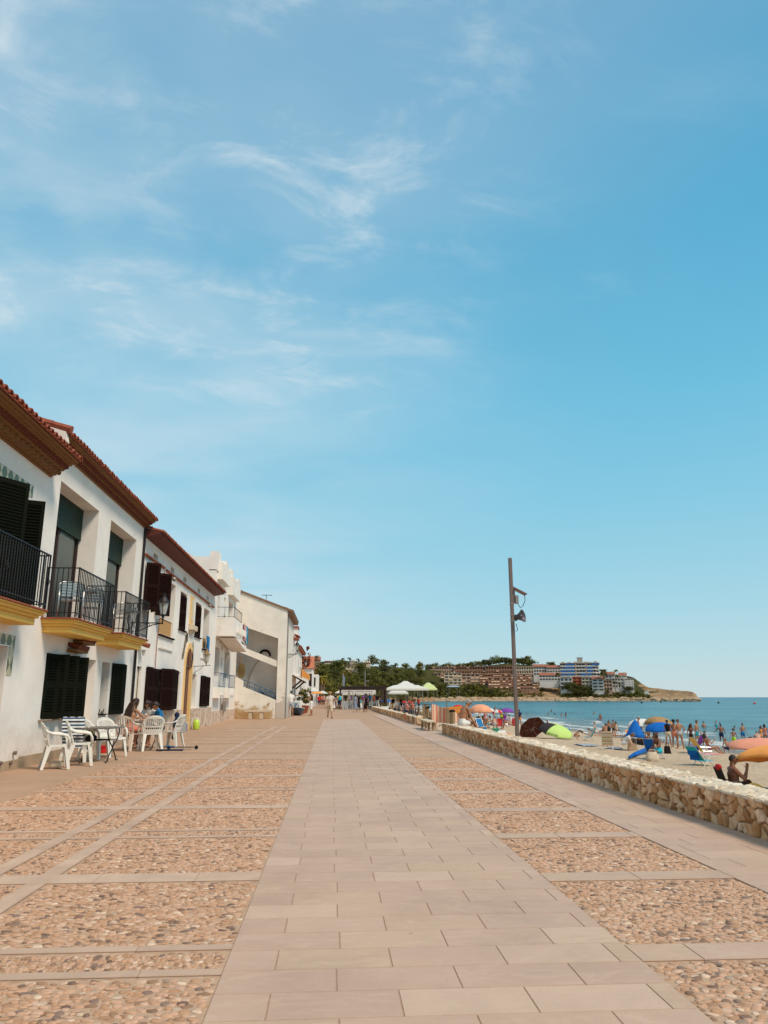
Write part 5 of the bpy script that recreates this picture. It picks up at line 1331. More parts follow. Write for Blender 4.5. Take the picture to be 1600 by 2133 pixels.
def bottle(loc, mat, label, h=.34, r=.09):
    t = thing('water_jug', label, 'jug', loc, R(20), local=True); m = MB(); m.lathe([(r * .9, 0), (r, .02), (r, h * .62), (r * .75, h * .8), (r * .32, h * .88), (r * .32, h * .93)], 14); m.build('bottle_body', mat, t, smooth=True, flat_ang=50)
    m = MB(); m.lathe([(r * .36, h * .92), (r * .36, h)], 12); m.tube([(r * .3, 0, h * .9), (r * .75, 0, h * .92), (r * .9, 0, h * .72)], .014, 6); m.build('cap', M['white_paint'], t)
bottle((-5.92, 31.5, 0), simple('blue plastic', (.01, .13, .36), .3), 'blue plastic jug standing left of the arched ochre doorway', .42, .13)
bottle((-5.86, 33.9, 0), simple('lime plastic', (.48, .66, .06), .3), 'lime green plastic jug standing right of the arched ochre doorway', .46, .14)

# ================================================================ wall lamps
def lantern(t, c, s=1.0, mat=None):
    mat = mat or M['iron']; x, y, z = c
    g = MB(); g.lathe([(.085 * s, 0), (.155 * s, .33 * s)], 4, (x, y, z), Euler((0, 0, R(45))).to_matrix()); g.build('lamp_glass', M['lamp_glass'], t)
    f = MB()
    for k in range(4):
        a = R(k * 90); f.bar((x + .088 * s * math.cos(a), y + .088 * s * math.sin(a), z), (x + .16 * s * math.cos(a), y + .16 * s * math.sin(a), z + .33 * s), .016 * s)
    f.lathe([(.10 * s, -.02 * s), (.10 * s, .008 * s)], 4, (x, y, z), cap=True)
    f.lathe([(.185 * s, .33 * s), (.18 * s, .35 * s), (.15 * s, .38 * s), (.075 * s, .50 * s), (.05 * s, .52 * s), (.045 * s, .56 * s), (.02 * s, .58 * s), (.028 * s, .61 * s), (.0, .64 * s)], 8, (x, y, z))
    f.lathe([(.02 * s, -.16 * s), (.03 * s, -.13 * s), (.022 * s, -.10 * s), (.045 * s, -.07 * s), (.03 * s, -.02 * s)], 8, (x, y, z))
    f.build('lantern_frame', mat, t)
def scroll(m, c, r, turns, a0, sgn=1, tw=.010, axis='x'):
    pts = []
    for k in range(int(turns * 14) + 1):
        a = a0 + sgn * k / 14 * 2 * PI; rr = r * (1 - .75 * k / (turns * 14)); pts.append((c[0] + rr * math.cos(a), c[1], c[2] + rr * math.sin(a)))
    m.tube(pts, tw, 5)
def wall_lamp(xw, y, z, reach, label, s=1.0):
    """ornate iron bracket out from the wall with a lantern on its end"""
    t = thing('wall_lamp', label, 'street lamp', (xw, y, z), group='black wall lanterns along the terrace')
    m = MB(); m.bar((xw + .02, y, z - .28 * s), (xw + .02, y, z + .08 * s), .04, .015)
    m.tube([(xw, y, z), (xw + reach, y, z)], .018 * s, 6)
    m.tube([(xw + .02, y, z - .26 * s), (xw + reach * .35, y, z - .22 * s), (xw + reach * .7, y, z - .06 * s), (xw + reach, y, z)], .016 * s, 6)
    scroll(m, (xw + reach * .28, y, z - .12 * s), .11 * s, 1.4, 0); scroll(m, (xw + reach * .58, y, z - .07 * s), .07 * s, 1.3, PI, -1); scroll(m, (xw + reach * .85, y, z + .06 * s), .055 * s, 1.2, 0)
    m.tube([(xw + reach, y, z - .04 * s), (xw + reach, y, z + .10 * s)], .02 * s, 6); m.build('bracket', M['iron'], t)
    lantern(t, (xw + reach, y, z + .24 * s), s); return t
wall_lamp(XV, 22.95, 3.52, 1.02, 'large black lantern on a scrolled bracket between the ochre balcony and brown shutters', 1.05)
wall_lamp(-3.06, 50.35, 4.12, .68, 'black scrolled wall lantern on the corner pier of the stained old house', 1.0)
t = thing('wall_lamp', 'bronze framed lantern on a thin bracket beside the arched doorway', 'street lamp', (XW, 34.0, 2.8))
m = MB(); m.tube([(XW, 34.0, 2.66), (XW + .75, 34.0, 2.72)], .014, 6); m.tube([(XW, 34.0, 2.35), (XW + .3, 34.0, 2.55), (XW + .45, 34.0, 2.70)], .010, 6); m.build('bracket', M['iron'], t)
lantern(t, (XW + .55, 34.0, 2.86), .95, M['wood_post'])
t = thing('wall_lamp', 'small wall light under a clay tile hood at the drainpipe', 'wall light', (XW, 24.35, 2.7))
m = MB()
for k in range(3): m.tube([(XW + .30, 24.22 + k * .14, 2.93), (XW, 24.22 + k * .14, 3.02)], [.075, .06], 7)
m.build('tile_hood', M['terracotta'], t); m = MB(); m.lathe([(.03, -.16), (.07, 0), (.075, .02)], 8, (XW + .16, 24.36, 2.78)); m.build('lamp_glass', M['lamp_glass'], t)

# ---- balcony furniture
def alu_chair(loc, rz, label, s=1.0):
    t = thing('metal_chair', label, 'chair', loc, R(rz), 'aluminium chairs on the ochre balconies', local=True)
    for sx in (-1, 1):
        m = MB(); m.tube([(sx * .24, .22, 0), (sx * .25, .20, .60), (sx * .26, .1, .66), (sx * .27, -.12, .68), (sx * .26, -.22, .80), (sx * .2, -.26, .86), (0, -.28, .88)], .012, 6); m.tube([(sx * .24, -.26, 0), (sx * .23, -.16, .42), (sx * .25, -.22, .8)], .012, 6); m.build('frame', M['aluminium'], t, smooth=True)
    m = MB()
    for k in range(7): m.box(-.22, .22, -.18 + k * .057, -.18 + k * .057 + .045, .42, .435)
    m.build('seat', M['aluminium'], t); m = MB()
    for k in range(5): m.bar((-.22, -.21 - k * .012, .56 + k * .065), (.22, -.21 - k * .012, .56 + k * .065), .05, .010, up=(0, 1, 0))
    m.build('backrest', M['aluminium'], t); return t
A1 = alu_chair((-5.78, 16.75, 2.99), 200, 'aluminium slat chair at the near end of the first ochre balcony')
copy_tree(A1, (-5.80, 18.2, 2.99), R(20), 'aluminium slat chair at the far end of the first ochre balcony')
copy_tree(A1, (-5.78, 20.5, 2.99), R(170), 'aluminium slat chair on the second ochre balcony, by its near end')
def small_table(loc, label):
    t = thing('bistro_table', label, 'table', loc, 0, local=True); m = MB(); m.lathe([(.30, .70), (.31, .715), (.30, .73)], 20); m.build('tabletop', M['aluminium'], t)
    m = MB(); m.tube([(0, 0, .70), (0, 0, .03)], .025, 8); m.lathe([(.2, 0), (.19, .02), (.03, .04)], 12); m.build('pedestal', M['iron'], t)
small_table((-5.80, 17.5, 2.99), 'round metal table between the chairs on the first ochre balcony')
small_table((-5.82, 21.6, 2.99), 'round metal table on the second ochre balcony')
t = thing('folded_stand', 'dark folded clothes airer leaning on the second ochre balcony railing', 'clothes airer', (-5.6, 21.2, 3.0), R(10), local=True); m = MB()
for k in range(5): m.tube([(-.1 + k * .05, -.3, 0), (-.1 + k * .05, .3, .8)], .010, 5)
m.tube([(-.1, -.3, .02), (.12, -.3, .02)], .01, 5); m.tube([(-.1, .3, .8), (.12, .3, .8)], .01, 5); m.build('airer_frame', M['aluminium'], t)
# towels and clothes hung out
def hang(name, label, pts, mat, th=.03, cat='towel', nrm=(1, 0, 0)):
    m = MB(); n = Vector(nrm); a, b, c, d = [Vector(p) for p in pts]; vs = []; fs = []; K = 6
    for i in range(K + 1):
        for j in range(K + 1):
            p = a.lerp(b, j / K).lerp(d.lerp(c, j / K), i / K) + n * (.03 * math.sin(j * 2.2 + i * .4) * (.3 + i / K)); vs.append(p)
    o = len(vs); vs += [v + n * th for v in vs]
    for i in range(K):
        for j in range(K): q = i * (K + 1) + j; fs += [(q, q + 1, q + K + 2, q + K + 1), (o + q, o + q + K + 1, o + q + K + 2, o + q + 1)]
    m.add(vs, fs); o = m.build(name, mat, None, smooth=True); return tag(o, label, cat)
c_rwt = cloth('pink and red striped towel', (.72, .60, .55), stripes=[(.62, .08, .12), (.72, .60, .55), (.75, .35, .40)], scale=2.6, axis=1)
c_btw = cloth('teal patterned towel', (.02, .25, .38), stripes=[(.03, .12, .22), (.5, .6, .6)], scale=2.2, axis=1)
hang('towel', 'red and pink striped towel hanging on the white balcony', [(-5.22, 43.9, 5.52), (-5.22, 44.9, 5.50), (-5.22, 45.0, 4.55), (-5.22, 44.1, 4.6)], c_rwt)
hang('towel', 'blue green beach towel hanging at the end of the white balcony', [(-5.22, 45.0, 5.50), (-5.22, 46.1, 5.48), (-5.22, 46.2, 4.45), (-5.22, 45.1, 4.5)], c_btw)
hang('towel', 'bright blue towel hanging from the last upstairs window of the shuttered house', [(XW + .06, 36.6, 4.22), (XW + .06, 37.4, 4.22), (XW + .06, 37.3, 3.45), (XW + .06, 36.8, 3.40)], c_blue)

# ================================================================ lamp pole behind the wall
t = thing('camera_pole', 'tall brown steel pole with solar panel and horn speaker behind the stone wall', 'pole', (5.2, 21.4, -1.0))
m = MB(); m.box(5.15, 5.25, 21.35, 21.45, -1.0, 5.36); m.build('pole', M['pole_brown'], t, bevel=.012)
m = MB(); m.obox(Mx((5.46, 21.42, 4.36), 0, 0, R(27)), .40, .30, .03); m.box(5.25, 5.30, 21.37, 21.45, 4.02, 4.50); m.build('solar_panel', M['pole_brown'], t, bevel=.004)
m = MB(); m.box(5.30, 5.39, 21.33, 21.47, 4.0, 4.24); m.build('control_box', M['steel_grey'], t, bevel=.006)
m = MB(); m.tube([(5.58, 21.4, 4.29), (5.60, 21.4, 4.10), (5.53, 21.4, 3.94), (5.45, 21.4, 3.88), (5.38, 21.4, 4.0)], .010, 6); m.tube([(5.30, 21.4, 3.42), (5.34, 21.4, 3.25), (5.30, 21.4, 3.2)], .010, 6); m.build('cable', M['iron'], t, smooth=True)
m = MB(); Mh = Euler((R(0), R(80), R(-38))).to_matrix(); m.lathe([(.05, -.06), (.08, 0), (.09, .05), (.12, .10), (.165, .16), (.19, .19), (.18, .19), (.14, .15), (.07, .10)], 20, (5.33, 21.36, 3.60), Mh); m.lathe([(.05, .06), (.06, .14), (.03, .17)], 14, (5.33, 21.36, 3.60), Mh); m.box(5.25, 5.33, 21.37, 21.43, 3.50, 3.68); m.build('horn_speaker', simple('grey speaker plastic', (.075, .07, .085), .5), t, smooth=True, flat_ang=35)
m = MB()
for z in (3.98, 3.66, 3.50): m.box(5.138, 5.262, 21.343, 21.457, z, z + .025)
m.build('clamp_bands', M['steel_grey'], t)
# ================================================================ beach umbrellas, chairs, people
def px(p): return math.hypot(p[0], p[1]) / 1560.0            # metres per photo pixel at p
def umbrella(p, ztop, zrim, rad, cols, label, tilt=(0, 0), valance=0, ribs=8, pole=True, under=None, curve=.5):
    """p: foot of the pole; canopy apex at ztop, rim at zrim"""
    t = thing('beach_umbrella', label, 'umbrella', p, 0, 'beach umbrellas', local=True)
    H = ztop - p[2]; hr = ztop - zrim
    Tm = Euler((R(tilt[0]), R(tilt[1]), 0)).to_matrix()
    piv = Vector((0, 0, H - hr * .8)); ap = lambda v: piv + Tm @ (Vector(v) - piv)
    m = MB(); K = 6; sub = 4; n = ribs * sub; vs = [ap((0, 0, H))]; fs = []; mats = []
    for i in range(1, K + 1):
        s = i / K
        for j in range(n):
            a = 2 * PI * j / n; fr = (j % sub) / sub; sc = 1 - .085 * math.sin(PI * fr) * s
            r = rad * math.sin(s * PI / 2 * .98) ** .9 * sc if curve > .4 else rad * s * sc
            z = H - hr * (1 - math.cos(s * PI / 2)) ** .9 - (.02 * rad * math.sin(PI * fr) * s if s < 1 else 0) if curve > .4 else H - hr * s ** 1.25
            vs.append(ap((r * math.cos(a), r * math.sin(a), z + (.03 * rad * math.sin(PI * fr) if i == K else 0))))
    nn = len(vs)
    def mi(j): return (j // sub) % len(cols)
    for j in range(n): m.cur = mi(j); m.add([vs[0], vs[1 + j], vs[1 + (j + 1) % n]], [(0, 1, 2)])
    for i in range(K - 1):
        for j in range(n):
            m.cur = mi(j); a = 1 + i * n; m.add([vs[a + j], vs[a + n + j], vs[a + n + (j + 1) % n], vs[a + (j + 1) % n]], [(0, 1, 2, 3)])
    if valance:
        for j in range(n):
            m.cur = mi(j); a = vs[1 + (K - 1) * n + j]; b = vs[1 + (K - 1) * n + (j + 1) % n]; d = Vector((0, 0, -valance)); m.add([a, a + d, b + d, b], [(0, 1, 2, 3)])
    o = m.build('canopy', cols, t, smooth=False)
    sol = o.modifiers.new('thickness', 'SOLIDIFY'); sol.thickness = .008; sol.offset = -1
    w = o.modifiers.new('weld', 'WELD'); w.merge_threshold = .001; o.modifiers.move(1, 0)
    o.data.polygons.foreach_set('use_smooth', [True] * len(o.data.polygons)); o.data.set_sharp_from_angle(angle=R(32))
    if pole:
        m = MB(); m.tube([(0, 0, -.3), ap((0, 0, H + .05))], .018, 8); m.build('pole', M['aluminium'], t)
    m = MB()
    for k in range(ribs):
        a = 2 * PI * k / ribs; pr = None
        for i in range(1, K + 1):
            q = vs[1 + (i - 1) * n + k * sub] - Tm @ Vector((0, 0, .018)); 
            if pr is not None: m.tube([pr, q], .006, 4)
            pr = q
        m.tube([ap((0, 0, H - hr * 1.3)), vs[1 + 2 * n + k * sub] - Tm @ Vector((0, 0, .02))], .005, 4)
    m.build('ribs', M['aluminium'], t); return t
UM = {n: W('umbrella ' + n, *c) for n, c in dict(orange=(.95, .36, .09), pink=(.82, .32, .20), peach=(.80, .35, .20), red=(.62, .025, .03), purple=(.22, .06, .34), blue=(.01, .13, .46), white=(.72, .68, .62), brown=(.13, .035, .025), lime=(.50, .66, .19), black=(.04, .03, .03)).items()}
q = MT('floral umbrella cloth', .8); q.color(q.ramp(q.noise(9, 4, .6), [(.35, (.10, .13, .08)), (.45, (.45, .32, .08)), (.52, (.50, .12, .05)), (.6, (.35, .33, .22)), (.7, (.08, .12, .25))], const=True)); UM['floral'] = q.m

# big pair at the right edge, over the seated man
p = Vector((11.98, 19.9, sand_z(11.98)))
umbrella(p, on_y(1590, 1549, 19.9).z, on_y(1577, 1577, 19.9).z, 1.30, [UM['orange']], 'orange beach umbrella at the right edge, over the man in sunglasses', tilt=(-9, -2), valance=.05)
p = Vector((12.78, 21.5, sand_z(12.78)))
umbrella(p, on_y(1590, 1539, 21.5).z, on_y(1577, 1566, 21.5).z, 1.40, [UM['pink']], 'salmon pink beach umbrella just behind the orange one', tilt=(2, 4), valance=.03)
def umb_px(u, vf, vt, w, cols, label, rimfrac=.30, **k):
    p = on_sand(u, vf); s = px(p); zt = on_y(u, vt, p.y).z; return umbrella(p, zt, zt - w * s * rimfrac, w * s / 2, cols, label, **k)
umb_px(955, 1513, 1468, 24, [UM['red']], 'small red beach umbrella behind the man sitting on the wall')
umb_px(980, 1512, 1477, 20, [UM['blue'], UM['purple'], UM['white']], 'blue, purple and white gored umbrella beside the peach one', tilt=(10, 20))
umb_px(1002, 1517, 1467, 47, [UM['peach']], 'large peach beach umbrella left of the brown pole', valance=.12)
umb_px(1057, 1512, 1475, 30, [UM['purple']], 'purple beach umbrella just left of the brown pole')
umb_px(1340, 1540, 1497, 60, [UM['white']], 'white beach umbrella behind the blue ones', rimfrac=.26)
umb_px(1376, 1543, 1493, 58, [UM['floral']], 'flower patterned beach umbrella above the open blue one', rimfrac=.28, tilt=(-5, 8))
umb_px(1377, 1551, 1505, 57, [UM['blue']], 'open royal blue beach umbrella', rimfrac=.24, tilt=(6, -7))
# half-closed blue umbrella: a steep cone
p = on_sand(1326, 1563); s = px(p)
t = umbrella(p, on_y(1322, 1498, p.y).z, on_y(1322, 1536, p.y).z, 20 * s, [UM['blue']], 'half closed royal blue umbrella hanging like a tent round its pole', curve=.1, tilt=(0, 4))
# brown and lime umbrellas laid on the sand against the wall
def laid(u, v, rad, cols, label, tilt, ribs=8, hr=.34):
    p = on_sand(u, v); t = umbrella((p.x, p.y, sand_z(p.x) - .1), p.z + rad * .85, p.z + rad * .85 - hr * rad, rad, cols, label, tilt=tilt, ribs=ribs, pole=False)
    m = MB(); Tm = Euler((R(tilt[0]), R(tilt[1]), 0)).to_matrix(); H = rad * .85 + .1; piv = Vector((0, 0, H - hr * rad * .8))
    a = piv + Tm @ (Vector((0, 0, H)) - piv); b = piv + Tm @ (Vector((0, 0, H - 1.5 * rad)) - piv); m.tube([a, b], .014, 6); m.build('pole', M['aluminium'], t); return t
laid(1108, 1535, 1.02, [UM['brown']], 'dark brown umbrella lying tipped over right of the brown pole', (-50, -24))
p = on_sand(1158, 1540); LP = p; umbrella(p, p.z + .98, p.z + .42, 1.22, [UM['lime'], UM['lime'], UM['lime'], UM['black'], UM['black'], UM['lime'], UM['lime'], UM['lime']], 'lime green and black umbrella set low on the sand, script on its rim', tilt=(16, 10), pole=False)
m = MB(); pt = []                                              # the illegible handwriting printed on the lime cloth
for k in range(60):
    f = k / 59; pt.append((f, .10 * math.sin(f * 34) * (1 - .4 * f) + .03 * math.sin(f * 71)))
c0 = on_sand(1158, 1537)
LETTER = pt
def low_chair(loc, rz, mat, label, lean=28, hi=.72, frame=None, stripes=None):
    """folding beach chair, facing +Y locally"""
    t = thing('beach_chair', label, 'beach chair', loc, R(rz), 'folding beach chairs', local=True); fr = frame or M['aluminium']
    a = R(lean); b0 = Vector((0, -.22, .24)); b1 = b0 + Vector((0, -math.sin(a), math.cos(a))) * hi
    m = MB()
    for s in (-1, 1):
        x = s * .28; m.tube([(x, .28, .27), (x, -.22, .24), (x, b1.y, b1.z)], .013, 6); m.tube([(x, .30, .02), (x, -.28, .46)], .012, 6); m.tube([(x, -.38, .02), (x, .12, .46)], .012, 6); m.tube([(x, -.34, .47), (x, .22, .46)], .018, 6)
    for y, z in ((.30, .02), (-.38, .02), (b1.y, b1.z), (.28, .27)): m.tube([(-.28, y, z), (.28, y, z)], .012, 6)
    m.build('frame', fr, t)
    def sheet_(name, p, q, sag):
        m = MB(); n = 8; vs = []; fs = []
        nrm = (q - p).cross(Vector((1, 0, 0))).normalized()
        for i in range(n + 1):
            for j in (-1, 0, 1): vs.append(p.lerp(q, i / n) + Vector((j * .265, 0, 0)) - nrm * (sag * math.sin(PI * i / n)) * (1 if j == 0 else .6))
        b = len(vs); vs += [v + nrm * .008 for v in vs]
        for i in range(n):
            for j in range(2): k = i * 3 + j; fs += [(k, k + 1, k + 4, k + 3), (b + k, b + k + 3, b + k + 4, b + k + 1)]
        m.add(vs, fs); m.build(name, mat, t, smooth=True)
    sheet_('seat', Vector((0, -.22, .25)), Vector((0, .28, .28)), -.03); sheet_('backrest', b0 + Vector((0, 0, .03)), b1, .03); return t
c_turq = W('turquoise canvas', .02, .40, .48); c_royal = W('royal blue canvas', .01, .12, .42); c_yel = W('yellow towel cloth', .80, .50, .14)
c_deck = cloth('striped deck chair canvas', (.72, .64, .50), stripes=[(.45, .10, .10), (.72, .62, .30), (.40, .45, .22), (.70, .60, .5)], scale=5)

# the man in sunglasses behind the wall
mp = Vector((10.55, 19.9, 0)); mp.z = sand_z(mp.x) - .08
low_chair((mp.x, mp.y, mp.z), -98, c_black, 'black folding chair with red headrest under the man in sunglasses', lean=18, hi=.58, frame=M['iron'])
t, J, sh = person((mp.x + .02, mp.y, mp.z), 98, dict(POSE['sitlow'], bulk=1.2, lean=-10, curl=10, legl=(112, 10, 96), legr=(104, 14, 88), arml=(20, 14, 40), armr=(42, 12, 118), hturn=-18, hpitch=4, er=10), 1.80, 'deep', ('black', 'crop'), False, (('longshorts', c_brown),), 'bare chested man in dark sunglasses seated under the orange umbrella, hand raised', near=True, seat=.16)
m = MB(); Hd = J['Hd']; k = J['kk']
for s in (-1, 1): m.obox((Matrix.Translation(J['head'] + sh + Hd @ Vector((s * .036, .095, .010)) * k) @ Hd.to_4x4()), .062 * k, .012, .036 * k)
for s in (-1, 1): m.bar(J['head'] + sh + Hd @ Vector((s * .068, .092, .018)) * k, J['head'] + sh + Hd @ Vector((s * .084, -.015, .012)) * k, .008)
m.bar(J['head'] + sh + Hd @ Vector((-.01, .098, .014)) * k, J['head'] + sh + Hd @ Vector((.01, .098, .014)) * k, .008); m.build('sunglasses', M['glass_dark'], t)
m = MB(); m.ell((mp.x - .40, mp.y - .02, mp.z + .82), .07, .14, .08, 12, 8); o = m.build('headrest_cushion', c_red, None, smooth=True); tag(o, 'red cushion at the top of the seated man\'s black chair', 'cushion')
m = MB(); m.ell((mp.x + .42, mp.y - .30, mp.z + .36), .20, .03, .08, 14, 8, Euler((R(20), R(18), 0)).to_matrix()); o = m.build('round_fan', c_yel, None, smooth=True); tag(o, 'yellow round fan at the knee of the seated man', 'fan')  # flattened ellipsoid standing for the yellow fan
low_chair((11.95, 19.3, sand_z(12)), 150, c_turq, 'turquoise folding chair at the right edge under the orange umbrella', lean=14, hi=.82)

def P_(u, v, face, *a, **k): 
    p = on_sand(u, v); return person(p, face, *a, **k)
# man seated on the wall
person((4.52, 26.6, 0), 62, dict(POSE['sit'], lean=10, curl=16, legl=(86, 8, 50), legr=(90, 10, 60), arml=(46, 8, 14), armr=(40, 8, 20), hpitch=4, hturn=-20), 1.74, 'tan', ('grey', 'crop'), False, (('shorts', c_white),), 'bare backed man in white shorts and grey cap sitting on the stone wall', near=True, seat=.385, hat=('cap', c_grey))
# group under the peach umbrella
P_(990, 1518, 70, 'ground', 1.68, 'deep', ('brown', 'long'), True, (('swimsuit', c_black),), 'woman in black swimsuit sitting left under the peach umbrella')
P_(1000, 1517, 150, 'ground', 1.7, 'tan', ('brown', 'bun'), True, (('bikini_top', c_pink), ('briefs', c_pink)), 'woman in pink bikini sitting beneath the peach umbrella')
P_(1010, 1516, 200, 'ground2', 1.75, 'mid', ('black', 'short'), False, (('shorts', c_brown),), 'man in brown shorts reclining under the peach umbrella')
P_(1019, 1521, 250, 'ground', 1.3, 'fair', ('fairh', 'bob'), True, (('swimsuit', c_teal),), 'child in teal swimsuit sitting by the peach umbrella', child=True)
P_(1027, 1518, 280, 'sit', 1.7, 'fair', ('black', 'bob'), True, (('vest', c_white), ('shorts', c_purple)), 'woman in white vest seated between the peach and purple umbrellas', seat=.3)
P_(1001, 1526, 120, 'lie', 1.68, 'tan', ('brown', 'bob'), True, (('briefs', c_navy),), 'woman in navy bottoms lying close behind the wall')
P_(1030, 1500, 20, 'stand', 1.68, 'mid', ('brown', 'bun'), True, (('swimsuit', c_coral),), 'woman in coral swimsuit standing between the peach and purple umbrellas')
P_(1053, 1517, 185, 'stand2', 1.5, 'deep', ('black', 'bun'), True, (('dress', c_purple),), 'girl in purple dress standing before the purple umbrella')
P_(1046, 1513, 60, 'sit', 1.7, 'tan', ('brown', 'short'), False, (('shorts', c_royal),), 'person in blue shorts seated left of the purple umbrella', seat=.32)
P_(1064, 1511, 240, 'sit', 1.65, 'fair', ('fairh', 'bob'), True, (('vest', c_white),), 'woman in white vest seated under the purple umbrella', seat=.32)
P_(1083, 1514, 30, 'stand2', 1.76, 'tan', ('black', 'short'), False, (('shirt', c_navy), ('shorts', c_orange)), 'man in navy shirt and orange shorts half hidden by the brown pole')
P_(968, 1512, 100, 'ground', 1.7, 'mid', ('black', 'short'), False, (('shorts', c_teal),), 'man in teal shorts sitting behind the man on the wall')
P_(1198, 1541, 80, 'crouch', 1.15, 'tan', ('brown', 'short'), False, (('briefs', c_brown),), 'small child crouching on the sand right of the lime umbrella', child=True)
P_(1122, 1528, 20, 'ground', 1.7, 'tan', ('brown', 'short'), False, (('shorts', c_orange),), 'person sitting behind the brown tipped umbrella')
P_(1229, 1534, 100, 'lie', 1.66, 'fair', ('black', 'bob'), True, (('vest', c_white), ('briefs', c_white)), 'woman in white lying on the sand left of the seated family')
P_(1243, 1533, 110, 'ground2', 1.7, 'fair', ('fairh', 'short'), False, (('shorts', c_white),), 'fair haired man in white shorts leaning back on the sand')
P_(1256, 1535, 60, 'ground', 1.7, 'tan', ('black', 'bun'), True, (('bikini_top', c_black), ('briefs', c_black)), 'woman in black bikini sitting by the two standing boys')
P_(1262, 1541, 40, 'ground', 1.82, 'tan', ('brown', 'crop'), False, (('shorts', c_red),), 'broad man in red shorts sitting beside the striped deck chair')
P_(1269, 1534, 150, 'stand', 1.25, 'tan', ('brown', 'short'), False, (('shorts', c_red),), 'boy in red shorts standing by the water left of the half closed umbrella', child=True)
P_(1280, 1540, 215, 'stand2', 1.42, 'tan', ('brown', 'short'), False, (('briefs', c_black),), 'boy in black trunks standing right of the boy in red', child=True)
pc = on_sand(1266, 1562); low_chair(pc, -20, c_deck, 'striped deck chair on the sand, seen from behind', lean=24, hi=.78, frame=M['white_paint'])
P_(1271, 1556, 20, 'sitlow', 1.62, 'tan', ('black', 'bob'), True, (('swimsuit', c_coral),), 'dark haired woman seated in the striped deck chair', seat=.3)
P_(1301, 1563, 120, 'crouch', 1.66, 'fair', ('fairh', 'bob'), True, (('shirt', c_white), ('shorts', c_white)), 'woman in white top and shorts kneeling on the sand')
P_(1345, 1547, 90, 'lounge', 1.7, 'tan', ('brown', 'bob'), True, (('swimsuit', c_teal),), 'woman in teal swimsuit reclining below the white umbrella')
P_(1369, 1550, 330, 'bend', 1.72, 'fair', ('grey', 'short'), False, (('shirt', c_grey), ('shorts', c_pink)), 'person in grey shirt bending down below the open blue umbrella')
P_(1394, 1557, 20, 'stand', 1.72, 'tan', ('black', 'short'), True, (('vest', c_black), ('shorts', c_beige)), 'woman in black top and beige shorts standing with her back turned')
P_(1408, 1557, 10, 'stand2', 1.74, 'deep', ('black', 'short'), False, (('shorts', c_coral),), 'man standing in coral shorts beside the woman in striped bikini', hat=('wide', c_black))
P_(1418, 1560, 2, dict(POSE['hips'], bulk=1.15), 1.82, 'tan', ('fairh', 'bun'), True, (('bikini_top', c_stripe), ('briefs', c_stripe)), 'woman in striped bikini bottoms standing with her back turned, hands at her waist')
P_(1442, 1559, 190, 'reach', 1.60, 'deep', ('black', 'long'), True, (('bikini_top', c_black), ('briefs', c_black)), 'slim girl in black bikini standing facing the promenade')
pc = on_sand(1366, 1581); low_chair(pc, -60, c_royal, 'blue folding chair under the dark haired woman', lean=20, hi=.7)
P_(1375, 1583, 250, dict(POSE['sit'], lean=2, arml=(44, 10, 50), armr=(30, 10, 30)), 1.70, 'deep', ('brown', 'bob'), True, (('bikini_top', c_black), ('shorts', c_turq)), 'dark haired woman with turquoise towel seated in the blue chair', seat=.32)
P_(1480, 1571, 82, 'lounge', 1.74, 'tan', ('black', 'bob'), True, (('bikini_top', c_purple), ('briefs', c_purple)), 'person lounging back beside the yellow towel, knees up', seat=.26)
P_(1463, 1556, 60, 'ground', 1.72, 'tan', ('black', 'short'), False, (('shorts', c_navy),), 'man whose dark head shows behind the yellow towelled chair')
pc = on_sand(1468, 1575); low_chair(pc, -85, c_yel, 'folding chair draped in a yellow towel', lean=32, hi=.85)
pc = on_sand(1468, 1598); t = low_chair(pc, -70, c_turq, 'empty blue and turquoise folding chair with a blue towel on its back', lean=40, hi=.78)
p2 = pc + Vector((-.62, -.2, 0)); drape('towel', 'dark blue towel hung over the empty turquoise chair', 'towel', (pc.x - .52, pc.y - .18, pc.z), -70, .5, .55, .35, c_royal, .84, th=.02)
P_(1517, 1570, 15, 'ground', 1.35, 'tan', ('fairh', 'short'), False, (('shorts', c_navy),), 'fair haired boy sitting on the sand with his back turned', child=True)
P_(1531, 1560, 40, 'walk', 1.42, 'tan', ('brown', 'short'), False, (('shorts', c_lime),), 'boy in lime trimmed trunks stepping towards the water', child=True)
P_(1505, 1551, 30, 'reach', 1.62, 'deep', ('black', 'short'), False, (('shorts', c_navy),), 'tanned man in navy shorts standing at the water edge, far right')
P_(1582, 1556, 20, dict(POSE['ground'], bulk=1.25), 1.9, 'fair', ('black', 'crop'), False, (('shorts', c_navy),), 'pale broad backed man sitting above the salmon umbrella')
P_(1576, 1560, 330, 'ground', 1.4, 'tan', ('black', 'short'), False, (('shorts', c_navy),), 'dark haired child sitting left of the pale broad backed man', child=True)
# swimmers and waders
def S(u, v, show, label, face=20, pose='stand', h=1.7, skin='tan', hair=('brown', 'short'), fem=False, wear=None, child=False, group=None):
    p = on_z(u, v, WATER); return person(p, face, pose, h, skin, hair, fem, wear or (), label, group, child, dip=h - show)
S(1251, 1500, 1.0, 'wader in red trunks standing in the surf', wear=(('shorts', c_red),), face=200)
S(1246, 1501, .3, 'dark head beside the wader in red trunks', skin='deep')
S(1268, 1509, .6, 'child wading above the two standing boys', h=1.4, child=True)
S(1238, 1486, .45, 'swimmer left of the wader in red trunks')
S(1237.5, 1489, .3, 'low head next to the swimmer left of the red trunks', skin='deep')
S(1179, 1494, .9, 'tanned child wading in mid bay', h=1.3, child=True, skin='deep')
S(1170, 1491, .45, 'swimmer just left of the tanned wading child')
S(1156, 1489, .35, 'dark haired swimmer nearest the brown pole', hair=('black', 'bob'))
S(1149, 1483, .5, 'swimmer with bushy dark hair right of the pole', hair=('black', 'bob'))
